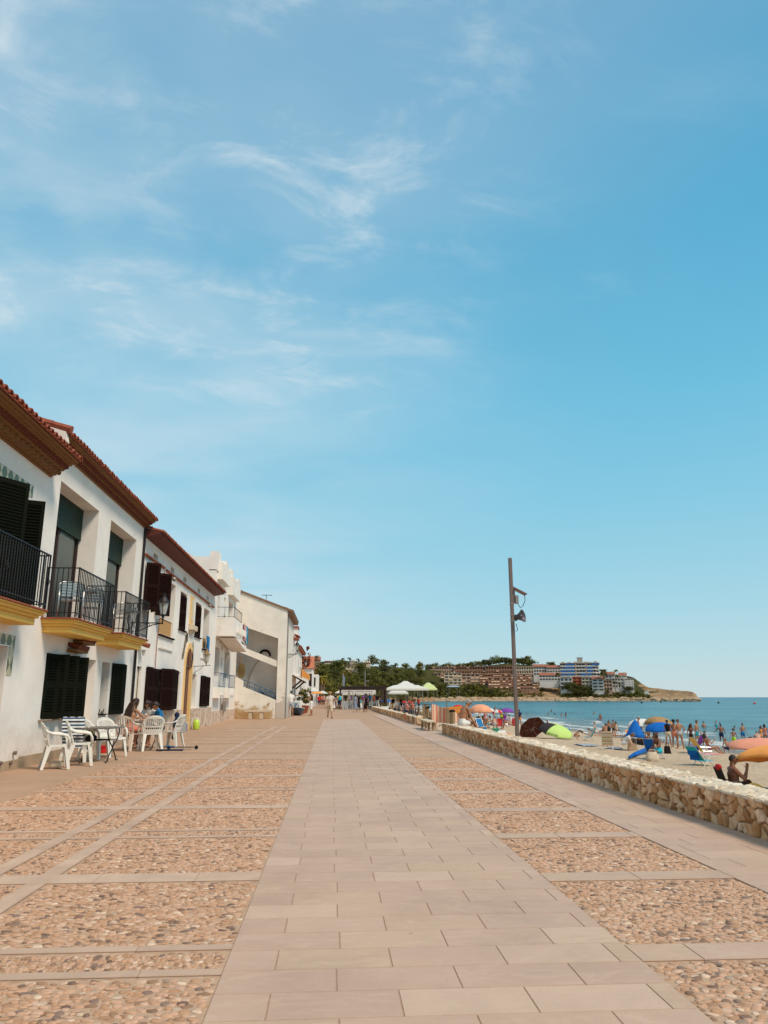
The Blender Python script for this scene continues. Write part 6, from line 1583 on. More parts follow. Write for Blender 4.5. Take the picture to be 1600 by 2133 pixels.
S(1142, 1491, .5, 'bather between pole and bushy haired swimmer')
S(1192, 1486, .3, 'lone head in the water right of the wading child')
S(1133, 1464.5, .5, 'far swimmer close to the opposite shore')
S(1098, 1489, .3, 'head in the water just right of the brown pole')
S(1467, 1517, .75, 'man in the water up to his waist, middle right', skin='mid')
S(1493, 1518, .85, 'woman in turquoise standing waist deep', fem=True, wear=(('swimsuit', c_turq),), skin='fair', face=190, hair=('fairh', 'bun'))
S(1500, 1510, .3, 'low head behind the woman in turquoise')
S(1531, 1521, .45, 'swimmer\'s head right of the woman in turquoise')
S(1032, 1477, .9, 'paddler holding arms high, left of the purple umbrella', pose='arms')
S(1038, 1479, .5, 'dark swimmer beside the arm raising paddler', skin='deep')
S(1029, 1487, .5, 'bather above the coral swimsuit', skin='deep')
S(1000.5, 1466, .4, 'tiny far swimmer over the peach umbrella')
for u, v, c, lb in ((1337, 1465, M['iron'], 'dark round buoy off the headland rocks'), (1377, 1463.5, M['iron'], 'blue grey buoy nearer the headland point'), (1497, 1465, M['iron'], 'black buoy in open water'), (1572, 1466.5, UM['red'], 'red buoy in open water at far right')):
    p = on_z(u, v, WATER); m = MB(); r = px(p) * 2.0; m.lathe([(r * .3, -.3), (r, 0), (r * 1.05, r * .6), (r * .6, r * 1.3), (r * .12, r * 1.5), (r * .1, r * 2.2)], 12, p); o = m.build('buoy', c, None, smooth=True, flat_ang=50); tag(o, lb, 'buoy')
# bags, towels, mats
def blob(name, u, v, w, h_, mat, label, cat, n=7, seed=0):
    p = on_sand(u, v); m = MB(); K = 5; ring = 14; vs = []; fs = []; hz = h_ * .9
    for i in range(K + 1):
        f = i / K; sc = (1 - .25 * f) * (1 if 0 < i < K else .8)
        for j in range(ring):
            a = 2 * PI * j / ring; ca, sa = math.cos(a), math.sin(a)
            x = w * .5 * sc * math.copysign(abs(ca) ** .6, ca); y = w * .28 * sc * (1 - .35 * f) * math.copysign(abs(sa) ** .6, sa)
            nz = noise.noise(Vector((x * 6, y * 6, f * 3 + u))) * .06 * w
            vs.append((p.x + x + nz, p.y + y + nz, p.z - .03 + hz * f + nz * .6 + (.04 * w * math.cos(a * 2) if i == K else 0)))
    for i in range(K):
        for j in range(ring): fs.append((i * ring + j, i * ring + (j + 1) % ring, (i + 1) * ring + (j + 1) % ring, (i + 1) * ring + j))
    fs.append(tuple(range(ring - 1, -1, -1))); fs.append(tuple(K * ring + j for j in range(ring))); m.add(vs, fs)
    t = thing(name, label, cat, p); m.build('bag_body', mat, t, smooth=True, flat_ang=60)
    q = MB(); q.tube([(p.x - w * .25, p.y, p.z + hz * .9), (p.x - w * .16, p.y - .02, p.z + hz * 1.25), (p.x + w * .16, p.y - .02, p.z + hz * 1.25), (p.x + w * .25, p.y, p.z + hz * .9)], .014, 6); q.build('handle', mat, t, smooth=True)
    return t
blob('beach_bag', 1360, 1584, .62, .42, c_beige, 'beige beach bag in front of the seated dark haired woman', 'bag')
blob('beach_bag', 1318, 1563, .6, .5, c_khaki, 'patterned brown beach bag at the foot of the half closed umbrella', 'bag')
blob('rucksack', 1391, 1571, .4, .5, c_black, 'black rucksack right of the seated dark haired woman', 'bag')
blob('beach_bag', 1330, 1553, 1.3, .5, c_black, 'long black bag behind the half closed umbrella', 'bag', 9)
blob('beach_bag', 1343, 1552, .35, .3, c_red, 'small red bag beside the long black bag', 'bag', 5)
blob('cool_box', 1010, 1524, .4, .4, c_blue, 'blue cool bag in front of the peach umbrella', 'bag')
blob('beach_bag', 1033, 1525, .7, .35, W('green cloth', .02, .20, .10), 'green bag on the sand behind the wall', 'bag')
blob('beach_bag', 1071, 1512, .5, .95, c_red, 'tall red bag left of the brown pole', 'bag', 9)
blob('beach_bag', 1045, 1530, .8, .3, c_white, 'white bag close behind the wall', 'bag')
blob('beach_bag', 1055, 1534, .8, .2, c_orange, 'orange bag close behind the wall', 'bag')
blob('beach_bag', 1182, 1536, .7, .7, c_blue, 'blue bag right behind the lime umbrella', 'bag')
def mat_(u0, u1, v, dep, mat, label):
    a = on_sand(u0, v); b = on_sand(u1, v); m = MB(); n = 8; vs = []; fs = []
    for i in range(n + 1):
        for j in range(4):
            q = a.lerp(b, i / n) + Vector((0, dep * j / 3, 0)); vs.append((q.x, q.y, sand_z(q.x) + .06 + .03 * noise.noise(Vector((q.x * 3, q.y * 3, u0)))))
    k = len(vs); vs += [(x, y, z - .03) for x, y, z in vs]
    for i in range(n):
        for j in range(3): c = i * 4 + j; fs += [(c, c + 4, c + 5, c + 1)]
    for i in range(n): fs += [(i * 4, i * 4 + k, i * 4 + 4 + k, i * 4 + 4)]
    m.add(vs, fs); tag(m.build('beach_towel', mat, None, smooth=True), label, 'towel')
mat_(1214, 1250, 1555, 1.6, c_print, 'crumpled blue grey towel on the sand left of the deck chair')
mat_(1318, 1362, 1553, 2.0, c_white, 'white sheet spread under the long black bag')
mat_(1466, 1505, 1573, 1.2, c_pink, 'pale pink towel beneath the lounging person')
mat_(1276, 1298, 1561, 1.2, c_bgrey, 'grey towel right of the deck chair')
m = MB(); a = on_sand(1311, 1580); b = on_sand(1354, 1568); m.tube([a + Vector((0, 0, .06)), a.lerp(b, .3) + Vector((0, 0, .12)), b + Vector((0, 0, .22))], [.05, .11, .13], 8); tag(m.build('umbrella_bag', c_royal, None, smooth=True), 'long royal blue umbrella bag lying on the sand', 'bag')
m = MB(); p = on_sand(1146, 1524); m.tube([p, p + Vector((-.25, 0, 1.0))], [.05, .07], 8); tag(m.build('folded_umbrella', W('dark red cloth', .22, .03, .04), None), 'folded dark red umbrella stuck upright behind the lime one', 'umbrella')
# striped windbreak, orange cloths and black backpacks at the beach access
c_wb = cloth('orange and pink striped windbreak', (.62, .30, .20), stripes=[(.72, .52, .40), (.62, .22, .12), (.70, .45, .32)], scale=3.0, axis=0)
p = on_y(918, 1490, 37.5); m = MB(); n = 14; vs = []; fs = []
for i in range(n + 1):
    q = Vector((4.78 + i * .11, 36.6 + .25 * math.sin(i * .6), 0))
    for z in (.15, .6, 1.05): vs.append((q.x, q.y, z - .04 * i * (z > 1)))
k = len(vs); vs += [(x, y + .03, z) for x, y, z in vs]
for i in range(n):
    for j in range(2): c = i * 3 + j; fs += [(c, c + 3, c + 4, c + 1), (k + c, k + c + 1, k + c + 4, k + c + 3)]
m.add(vs, fs); wb = thing('windbreak', 'orange and pink striped windbreak at the gap in the wall', 'windbreak', (5.5, 36.7, 0)); m.build('windbreak_cloth', c_wb, wb, smooth=True)
m = MB(); [m.tube([(x, 36.62, -1.2), (x, 36.62, 1.12)], .02, 6) for x in (4.78, 5.5, 6.3)]; m.build('stakes', M['wood_post'], wb)
# lettering on the lime umbrella, as strokes lying on its cloth
um = next(o for o in bpy.data.objects if o.get('label', '').startswith('lime green and black umbrella'))
can = next(c for c in um.children if c.name.startswith('canopy'))
m = MB(); Tm = Euler((R(16), R(10), 0)).to_matrix(); rad = 1.22; H = .98; hr = .56; piv = Vector((0, 0, H - hr * .8))
pts = []
for f, w_ in LETTER:
    a = R(228 + 36 * f); s_ = .82 + w_ * .5; r = rad * math.sin(s_ * PI / 2 * .98) ** .9 * .985; z = H - hr * (1 - math.cos(s_ * PI / 2)) ** .9 + .02
    pts.append(piv + Tm @ (Vector((r * math.cos(a), r * math.sin(a), z)) - piv))
m.tube(pts, .012, 5); m.build('printed_script', c_navy, um)

# ================================================================ foliage
def leaf_mat(name, ca, cb):
    m = MT(name, .75, spec=.2); a = m.attr(); sc_ = m.n('ShaderNodeSeparateColor'); m.l(a, sc_.inputs[0]); g = m.n('ShaderNodeObjectInfo')
    c = m.mix(sc_.outputs[0], ca, cb); c = m.mix(m.mr(g.outputs['Random'], 0, 1, 0, .45), c, (ca[0] * 1.9 + .02, ca[1] * 1.35, ca[2] * .7)); m.color(c); return m.m
LF = dict(pine=leaf_mat('pine foliage', (.05, .06, .012), (.19, .17, .03)), dark=leaf_mat('dark evergreen foliage', (.03, .038, .010), (.12, .115, .024)), yel=leaf_mat('yellow green foliage', (.09, .085, .010), (.24, .175, .022)), palm=leaf_mat('palm fronds', (.03, .035, .010), (.11, .10, .03)), boug=leaf_mat('russet creeper', (.13, .03, .02), (.34, .09, .05)))
M['bark'] = simple('pine bark', (.13, .085, .05), .9, var=.3, scale=4)
def crown(rnd, rx, rz, z0, nb, nl, ls):
    m = MB()
    bl = []
    for b in range(nb):
        a = rnd.uniform(0, 2 * PI); r = rx * math.sqrt(rnd.random()) * .72; h = z0 + rz * (rnd.random() - .15) * (1 - .55 * (r / rx) ** 2)
        bl.append((r * math.cos(a), r * math.sin(a), h, rx * rnd.uniform(.28, .46)))
    for x, y, z, s in bl:
        tone = rnd.uniform(.1, .9)
        for k in range(nl):
            d = Vector((rnd.gauss(0, 1), rnd.gauss(0, 1), rnd.gauss(0, 1) * .8)).normalized(); rr = s * rnd.uniform(.55, 1.05); c = Vector((x, y, z)) + Vector((d.x * rr, d.y * rr, d.z * rr * .72))
            t1 = Vector((rnd.gauss(0, 1), rnd.gauss(0, 1), rnd.gauss(0, 1))).normalized(); t2 = t1.cross(d + Vector((.01, .02, .03))).normalized(); l = ls * rnd.uniform(.6, 1.3)
            m.add([c - t1 * l, c + t2 * l * .6, c + t1 * l, c - t2 * l * .6], [(0, 1, 2, 3)], min(1, max(0, tone + rnd.uniform(-.25, .25) + d.z * .0)))
    return m
def make_tree(name, label, cat, rnd, h, rx, rz, mat, nb=14, nl=34, ls=.5, trunk=.4, group=None):
    t = thing(name, label, cat, (0, 0, 0), 0, group, local=True)
    m = MB(); top = h - rz * .6; m.tube([(0, 0, -1), (.1 * h * .1, 0, top * .5), (0, .05, top)], [.035 * h * .6, .028 * h * .6, .012 * h], 6)
    for k in range(4):
        a = k * 1.7; m.tube([(0, 0, top * .62), (rx * .4 * math.cos(a), rx * .4 * math.sin(a), top * .95)], [.012 * h, .005 * h], 5)
    m.build('trunk', M['bark'], t); crown(rnd, rx, rz, h - rz * .75, nb, nl, ls).build('crown', mat, t); return t
# ---------------------------------------------------------------- headland terrain
def itp(x, tab):
    for (a, va), (b, vb) in zip(tab[:-1], tab[1:]):
        if x <= b: return va + (vb - va) * max(0, (x - a)) / (b - a)
    return tab[-1][1]
SHORE = [(540, 330), (600, 330), (700, 350), (800, 430), (860, 560), (950, 640), (1100, 680), (1200, 690), (1300, 680), (1380, 665), (1449, 640), (1460, 640)]
RIDGE = [(540, 1380), (600, 1379), (660, 1381), (700, 1384), (745, 1386), (800, 1394), (850, 1395), (885, 1399), (950, 1396), (1050, 1386), (1115, 1389), (1160, 1394), (1200, 1399), (1260, 1404), (1300, 1411), (1318, 1414), (1334, 1425), (1350, 1435), (1372, 1439), (1400, 1440.5), (1425, 1443), (1438, 1445), (1446, 1451), (1449, 1458), (1453, 1464)]
WID = [(540, 150), (700, 160), (850, 190), (1000, 160), (1260, 150), (1330, 110), (1400, 60), (1448, 34), (1460, 20)]
PROF = [(0, -.10), (.03, .015), (.10, .07), (.22, .17), (.4, .32), (.6, .47), (.74, .62), (.88, .9), (1, 1), (1.3, .85), (1.7, .4)]
def terr(u, s):
    D = itp(u, SHORE); Wd = itp(u, WID); d = D + s * Wd; rz_ = at_d(u, itp(u, RIDGE), D + Wd).z
    p = at_d(u, 1400, d); z = itp(s, PROF) * (rz_ + 2) - 1.6 if s > 0 else -3
    nz = noise.noise(Vector((p.x * .03, p.y * .03, 0))) * 2.2 + noise.noise(Vector((p.x * .1, p.y * .1, 4))) * .9 + abs(noise.noise(Vector((p.x * .22, p.y * .1, 8)))) * 1.3
    if s > .02: z += nz * min(1, s * 5) * (1 - .4 * (s > .8)) * min(1, rz_ / 25 + .35)
    z += (.9 if s > .02 else 0)
    return Vector((p.x, p.y, z))
def terrain():
    us = list(np.arange(540, 1454, 3.0)); ss = [-.03, 0, .015, .03, .05, .08, .12, .17, .22, .28, .34, .4, .47, .54, .61, .68, .75, .82, .9, 1, 1.1, 1.25, 1.45, 1.7]
    V = []; m = MB()
    for u in us:
        for s in ss: V.append(terr(u, s))
    n = len(ss); m.v = [tuple(v) for v in V]
    for i in range(len(us) - 1):
        for j in range(n - 1):
            u, s = us[i], ss[j]; p = V[i * n + j]
            rock = 1 if s < .06 else itp(u, [(540, 0), (940, .05), (1010, .35), (1110, .55), (1130, .95), (1165, .9), (1175, .25), (1290, .3), (1325, .25), (1375, .95), (1460, 1)])
            if .06 <= s: rock += noise.noise(Vector((p.x * .06, p.y * .06, 9))) * .5
            if s > .45 and u < 1310: rock = min(rock, .25)
            m.f.append((i * n + j, (i + 1) * n + j, (i + 1) * n + j + 1, i * n + j + 1)); m.c.append(min(1, max(0, rock))); m.m.append(0)
    q = MT('headland rock and scrub', .95, spec=.1).geo(); a = q.attr(); sc_ = q.n('ShaderNodeSeparateColor'); q.l(a, sc_.inputs[0])
    rk = q.mix(q.mr(q.noise(.16, 6, .7, vec=q.map((1, 1, 3.2))), .35, .68), (.47, .29, .155), (.27, .16, .085)); gr = q.mix(q.mr(q.noise(.22, 5, .7), .35, .65), (.035, .038, .009), (.085, .072, .02))
    q.color(q.mix(q.mr(q.math('ADD', sc_.outputs[0], q.math('MULTIPLY', q.math('SUBTRACT', q.noise(.12, 5, .7), .5), 1.1)), .42, .58), gr, rk)); q.bump(q.noise(.35, 6, .7), 1.0, 1.5)
    tag(m.build('headland', q.m, None, smooth=False), kind='structure')
terrain()
def boulders():
    rnd = random.Random(12); m = MB()
    for k in range(420):
        u = rnd.uniform(905, 1452); p = terr(u, rnd.uniform(-.005, .035)); r = rnd.uniform(.6, 2.4)
        b = len(m.v); m.ell((p.x, p.y, max(-2.3, p.z) + r * .1), r * 1.5, r, r * .7, 7, 5)
        for i in range(b, len(m.v)): v = Vector(m.v[i]); nn = noise.noise_vector(v * .7) * r * .35; m.v[i] = tuple(v + nn)
    tag(m.build('shore_rocks', simple('pale shore rock', (.42, .29, .18), .95, var=.35, scale=.3)), 'tumbled pale rocks along the foot of the far headland', 'rocks', kind='stuff')
boulders()
rt = random.Random(21)
PINES = [make_tree('pine_tree', 'rounded pine among those covering the wooded hill', 'tree', rt, 9, 4.6 + .5 * i, 4.4, LF['pine'], 18, 52, .42, group='pines covering the wooded hill') for i in range(3)]
PINES.append(make_tree('pine_tree', 'rounded pine among those covering the wooded hill', 'tree', rt, 10, 4.2, 5.5, LF['yel'], 17, 50, .42, group='pines covering the wooded hill'))
PINES.append(make_tree('pine_tree', 'rounded pine among those covering the wooded hill', 'tree', rt, 9, 5, 4, LF['dark'], 18, 52, .42, group='pines covering the wooded hill'))
first = list(PINES)
def plant_tree(u, s, sc_, kind=None, label=None, group=None, protos=PINES):
    k = rt.randrange(len(protos)) if kind is None else kind; p = terr(u, s); p.z -= .6 + (3.4 * sc_ if s > .99 else 0)
    if kind is None and protos is PINES: k = rt.choices(range(5), (3, 3, 3, 2, 2))[0]
    src = protos[k]
    if src in first and label is None: first.remove(src); src.location = p; src.scale = (sc_,) * 3; src.rotation_euler = (0, 0, rt.uniform(0, 6)); return src
    c = copy_tree(src, p, rt.uniform(0, 6), scale=(sc_ * rt.uniform(.9, 1.1), sc_ * rt.uniform(.9, 1.1), sc_ * rt.uniform(.85, 1.1)), label=label)
    if group: c['group'] = group
    return c
cnt = 0
for row, s in enumerate((.10, .24, .38, .52, .66, .80, .94, 1.04)):
    u = 600 + rt.uniform(0, 8)
    while u < 905 - 10 * max(0, 5 - row) * 0:
        D = itp(u, SHORE); step = 8.2 * 1560 / D * .95
        if not (row >= 5 and u < 775 and rt.random() < .62) and not (u > 880 and .3 < s < 1): plant_tree(u, s + rt.uniform(-.05, .05), rt.uniform(.75, 1.15) * (1 if s < .9 else .62) * (.8 if u < 775 and s > .7 else 1)); cnt += 1
        u += step * rt.uniform(.7, 1.15)
# skyline pines behind the terraced flats
for u, h in ((893, .9), (908, .95), (916, .8), (934, .95), (947, .8), (960, .85), (972, .95), (981, 1.0), (997, .9), (1006, 1.0), (1013, 1.15), (1024, 1.1), (1034, 1.2), (1043, 1.1), (1052, 1.2), (1063, 1.15), (1072, 1.2), (1082, 1.25), (1091, 1.2), (1100, 1.3), (1108, 1.2), (1145, .8), (1153, .85), (901, .9), (925, .9), (989, .9)):
    plant_tree(u, 1.02, h * 1.12, rt.choice((0, 1, 2, 4)), 'umbrella pine on the skyline above the terraced flats', 'pines along the skyline ridge')
for u, s, h in ((918, .30, 1.25), (926, .28, 1.35), (933, .3, 1.1), (975, .30, 1.2), (984, .26, 1.3), (993, .22, 1.2), (1002, .18, 1.1), (1011, .14, 1.1), (1020, .13, 1.0), (1028, .10, .9), (1016, .22, 1.0), (1004, .28, 1.2), (986, .12, .8), (1036, .2, .7), (1085, .10, .6), (1128, .30, .8), (1058, .12, .6), (1000, .05, .7), (1013, .05, .6)):
    plant_tree(u, s * .85, h * .60, rt.choice((0, 1, 4, 3)), 'dark pine on the slope below the terraced flats', 'pines below the terraced flats')
for u, s, h in ((1168, .22, .8), (1175, .18, 1.0), (1183, .14, 1.1), (1192, .16, 1.15), (1200, .2, 1.25), (1206, .12, 1.1), (1214, .16, 1.0), (1222, .14, .9), (1190, .08, .9), (1202, .07, .8), (1214, .07, .7), (1230, .12, .6), (1262, .16, .6), (1303, .25, .8), (1310, .28, .75), (1238, .05, .5), (1325, .3, .5)):
    plant_tree(u, s, h, rt.choice((4, 4, 0)), 'dark evergreen below the blue and white hotel', 'evergreens below the hotel')
for u in (1366, 1436.5): 
    c = plant_tree(u, .8, .12, 0, 'small shrub alone on the %s headland' % ('middle of the bare' if u < 1400 else 'very tip of the'), None)
# scrub along the lower slope: ground cover
m = MB(); rnd = random.Random(31)
for k in range(2600):
    u = rnd.uniform(880, 1348); s = rnd.uniform(.06, .5) if u < 1000 else rnd.uniform(.06, .3)
    if 1128 < u < 1166 or (u > 1232 and rnd.random() < .5): continue
    if 1030 < u < 1128 and rnd.random() < .6: continue
    p = terr(u, s)
    for j in range(5):
        c = p + Vector((rnd.gauss(0, 1.4), rnd.gauss(0, 1.4), rnd.uniform(.0, 1.6))); a = Vector((rnd.gauss(0, 1), rnd.gauss(0, 1), rnd.gauss(0, 1))).normalized(); b = a.cross(Vector((.3, .2, 1))).normalized(); l = rnd.uniform(.4, .9)
        m.add([c - a * l, c + b * l, c + a * l, c - b * l], [(0, 1, 2, 3)], rnd.random())
tag(m.build('scrub', LF['pine']), 'low green scrub covering the lower slopes of the headland', 'scrub', kind='stuff')
def palm(loc, h, r, label, mat=None, n=26, th=.16, skirt=0):
    t = thing('palm_tree', label, 'palm', loc, 0, local=True); m = MB(); m.tube([(0, 0, -1), (.02 * h, 0, h * .5), (0, 0, h)], [th * 1.3, th, th * .8], 7); m.build('trunk', M['bark'], t); m = MB(); rnd = random.Random(int(h * 100))
    for k in range(n):
        a = rnd.uniform(0, 2 * PI); el = rnd.uniform(-.5, 1.2); L_ = r * rnd.uniform(.8, 1.1); P = []
        for i in range(7): f = i / 6; P.append(Vector((math.cos(a) * L_ * f * math.cos(el * (1 - f * .5)), math.sin(a) * L_ * f * math.cos(el * (1 - f * .5)), h + L_ * (math.sin(el) * f - .75 * f * f))))
        sd = Vector((-math.sin(a), math.cos(a), 0))
        for i in range(6):
            w0 = .16 * r * math.sin(PI * (i + .6) / 7); w1 = .16 * r * math.sin(PI * (i + 1.6) / 7.2)
            for sg in (-1, 1): m.add([P[i], P[i + 1], P[i + 1] + sd * sg * w1 + Vector((0, 0, -w1 * .7)), P[i] + sd * sg * w0 + Vector((0, 0, -w0 * .7))], [(0, 1, 2, 3)], rnd.random())
    m.build('crown', mat or LF['palm'], t); return t
def palm_px(u, vb, vt, D, r, label, **k): b = at_d(u, vb, D); return palm(b, at_d(u, vt, D).z - b.z, r, label, **k)
palm_px(1258, 1420, 1397, 705, 4.6, 'broad palm rising between the hotel and the white villas', n=34)
palm_px(1285, 1415, 1396, 715, 2.4, 'tall thin palm standing out against the sky over the villas')
palm_px(1163, 1420, 1403, 700, 3.2, 'palm at the left end of the hotel')
palm_px(1291, 1438, 1423, 690, 2.6, 'palm in front of the white cliff villas', mat=LF['dark'])
palm_px(1282, 1438, 1420, 692, 2.4, 'palm left of the one before the cliff villas')
palm_px(659, 1372, 1367, 470, 1.6, 'tiny palm above the red roof on the hill crest')
for u, lb in ((697, 'left'), (705, 'second')): pass
palm_px(714, 1386, 1372, 500, 1.6, 'small palm left of the cream wall on the hill crest'); palm_px(728, 1384, 1371, 500, 1.8, 'small palm in the middle of the cream wall on the crest'); palm_px(746, 1386, 1373, 500, 1.6, 'small palm at the right end of the cream wall')

# ---------------------------------------------------------------- far buildings
BM = dict(brown=simple('brown render', (.37, .185, .11), .9, var=.18, scale=.5), pinkb=simple('pinkish render', (.50, .32, .225), .9, var=.15, scale=.5), cream=simple('cream render', (.66, .52, .38), .9, var=.1, scale=.5), white=simple('white render', (.64, .58, .52), .85, var=.12, scale=.5), red=simple('orange red render', (.62, .14, .06), .85), roof=simple('red roof tiles', (.33, .11, .06), .9, var=.25, scale=1.2), dark=simple('dark opening', (.035, .025, .022), .6), awn=simple('sand awning', (.62, .42, .27), .85, var=.15, scale=.3), bawn=simple('blue awning', (.03, .13, .33), .8, var=.2, scale=.3), grey=simple('grey concrete', (.38, .33, .28), .9, var=.2, scale=.6))
def fb(name, label, u0, u1, vt, vb, D, floors, bays, mat, setback=0.0, roof=None, style='plain', awn=0.0, wcol=None, seed=1, rot=0, group=None, depth=9, awm=None, fins=True):
    """a building of the far shore: measured box of storeys with its own windows, parapets and awnings"""
    rnd = random.Random(seed + int(u0)); a = at_d(u0, vb, D); b = at_d(u1, vb, D); w = (b - a).length; z1 = at_d(u0, vt, D).z; h = z1 - a.z
    base = (a + b) / 2; ang = math.atan2(b.y - a.y, b.x - a.x) + R(rot); t = thing(name, label, 'building', base, ang, group, local=True); fh = h / floors
    wl = MB(); wl.box(-w / 2, w / 2, 0, depth + setback * floors, -6, 0)
    for f in range(floors):
        y0 = setback * f; wl.box(-w / 2, w / 2, y0 + 1.2, y0 + depth, f * fh, (f + 1) * fh - .004)
        wl.box(-w / 2 - .1, w / 2 + .1, y0 - .0, y0 + 1.2, f * fh - .15, f * fh + .12)
    if style != 'flat':
        for f in range(floors):
            y0 = setback * f
            for k in range(bays + 1):
                if fins or k in (0, bays): x = -w / 2 + w * k / bays; wl.box(x - .18, x + .18, y0 - .05, y0 + 1.21, f * fh + .12, (f + 1) * fh - .16)
    wl.box(-w / 2 - .1, w / 2 + .1, y0 - .05, y0 + depth, floors * fh, floors * fh + .25)
    for k in range(bays):
        if rnd.random() < .45 and not roof: x = -w / 2 + w * (k + rnd.uniform(.2, .8)) / bays; wl.box(x - .5, x + .5, y0 + 3, y0 + 4, floors * fh, floors * fh + rnd.uniform(.8, 1.8))
    wl.build('wall', mat, t)
    pr = MB()
    for f in range(floors): y0 = setback * f; pr.box(-w / 2, w / 2, y0 - .08, y0 + .04, f * fh + .125, f * fh + (.95 if style == 'terrace' else .8)) if style != 'plain' else None
    if pr.v: pr.build('parapet', mat, t)
    bw = w / bays; wm_ = MB(); ww = bw * rnd.uniform(.42, .55); wh = fh * .55; wm_.box(-ww / 2, ww / 2, -.06, .05, 0, wh); wm_.cur = 1; wm_.box(-ww / 2 - .08, ww / 2 + .08, -.10, -.061, -.12, -.0); wm_.box(-.04, .04, -.1, -.061, 0, wh)
    proto = None
    for f in range(floors):
        for k in range(bays):
            x = -w / 2 + bw * (k + .5); pos = (x, setback * f + 1.2, f * fh + fh * .22)
            if proto is None: proto = wm_.build('window', [BM['dark'], mat], t); proto.location = pos
            else: c = proto.copy(); col.objects.link(c); c.location = pos
    for f in range(floors):
        for k in range(bays):
            if rnd.random() < awn:
                x = -w / 2 + bw * (k + .5); am = MB(); am.prism([(x - bw * .44, setback * f + 1.19, (f + 1) * fh - .35), (x - bw * .44, setback * f - .5, (f + 1) * fh - 1.05), (x - bw * .44, setback * f - .5, (f + 1) * fh - 1.35), (x - bw * .44, setback * f + 1.0, (f + 1) * fh - .5)], (bw * .88, 0, 0)); am.build('awning', awm or BM['awn'], t)
    if roof == 'gable':
        m = MB(); y0 = setback * (floors - 1); z = floors * fh + .25; m.prism([(-w / 2 - .4, y0 - .6, z), (-w / 2 - .4, y0 + depth / 2, z + 2.4), (-w / 2 - .4, y0 + depth + .6, z)], (w + .8, 0, 0)); rf = m.build('roof', BM['roof'], t)
        m = MB(); m.box(w * .2, w * .2 + .8, y0 + 2, y0 + 2.8, z, z + 3.0); m.build('chimney', mat, rf)
    return t
fb('terraced_flats', 'pink brown row of flats on the upper left of the far slope', 886, 945, 1389, 1411, 770, 3, 12, BM['pinkb'], 1.0, style='terrace', awn=.2)
fb('terraced_flats', 'brown row of flats directly below the skyline pines', 945, 1012, 1389, 1412, 768, 3, 12, BM['brown'], 1.0, style='terrace', awn=.25)
fb('terraced_flats', 'brown upper row of flats left of the lamp pole', 1012, 1068, 1388, 1412, 766, 3, 10, BM['brown'], 1.0, style='terrace', awn=.25)
fb('terraced_flats', 'pale row of narrow houses right of the lamp pole top', 1072, 1112, 1389, 1412, 764, 3, 8, BM['cream'], .5, style='terrace')
fb('apartment_block', 'pinkish flats at the far left of the slope, above the white awnings', 898, 932, 1402, 1424, 745, 3, 5, BM['pinkb'], 1.0, style='terrace', awn=.2)
fb('apartment_block', 'pale five storey flats with long balconies on the left slope', 926, 962, 1402, 1433, 728, 5, 4, BM['cream'], .6, style='terrace', awn=.15)
fb('apartment_block', 'pink flats between the pale block and the brown terraces', 962, 1000, 1404, 1430, 730, 4, 4, BM['pinkb'], .8, style='terrace', awn=.35)
fb('terraced_flats', 'dark brown stepped flats, left wing of the big terrace complex', 1000, 1045, 1405, 1429, 726, 4, 8, BM['brown'], 2.2, style='terrace', awn=.4)
fb('terraced_flats', 'dark brown stepped flats in the lower middle of the terrace complex', 1018, 1066, 1412, 1436, 712, 4, 8, BM['brown'], 2.0, style='terrace', awn=.45)
fb('terraced_flats', 'dark brown stepped flats, right wing just beyond the lamp pole', 1066, 1108, 1404, 1434, 720, 5, 7, BM['brown'], 2.0, style='terrace', awn=.4)
fb('terraced_flats', 'lowest brown stepped flats at the right foot of the complex', 1078, 1123, 1424, 1438, 706, 2, 7, BM['brown'], 2.0, style='terrace', awn=.5)
fb('town_house', 'white houses with a red roof left of the hotel, upper row', 1112, 1140, 1389, 1408, 750, 3, 5, BM['white'], .4, 'gable', style='terrace')
fb('town_house', 'white houses with a red roof next to the hotel, upper row', 1140, 1168, 1391, 1408, 745, 3, 5, BM['white'], .4, 'gable', style='terrace')
fb('town_house', 'white houses with red roof below the upper row beside the hotel', 1124, 1168, 1407, 1419, 722, 2, 7, BM['white'], .3, 'gable', style='terrace')
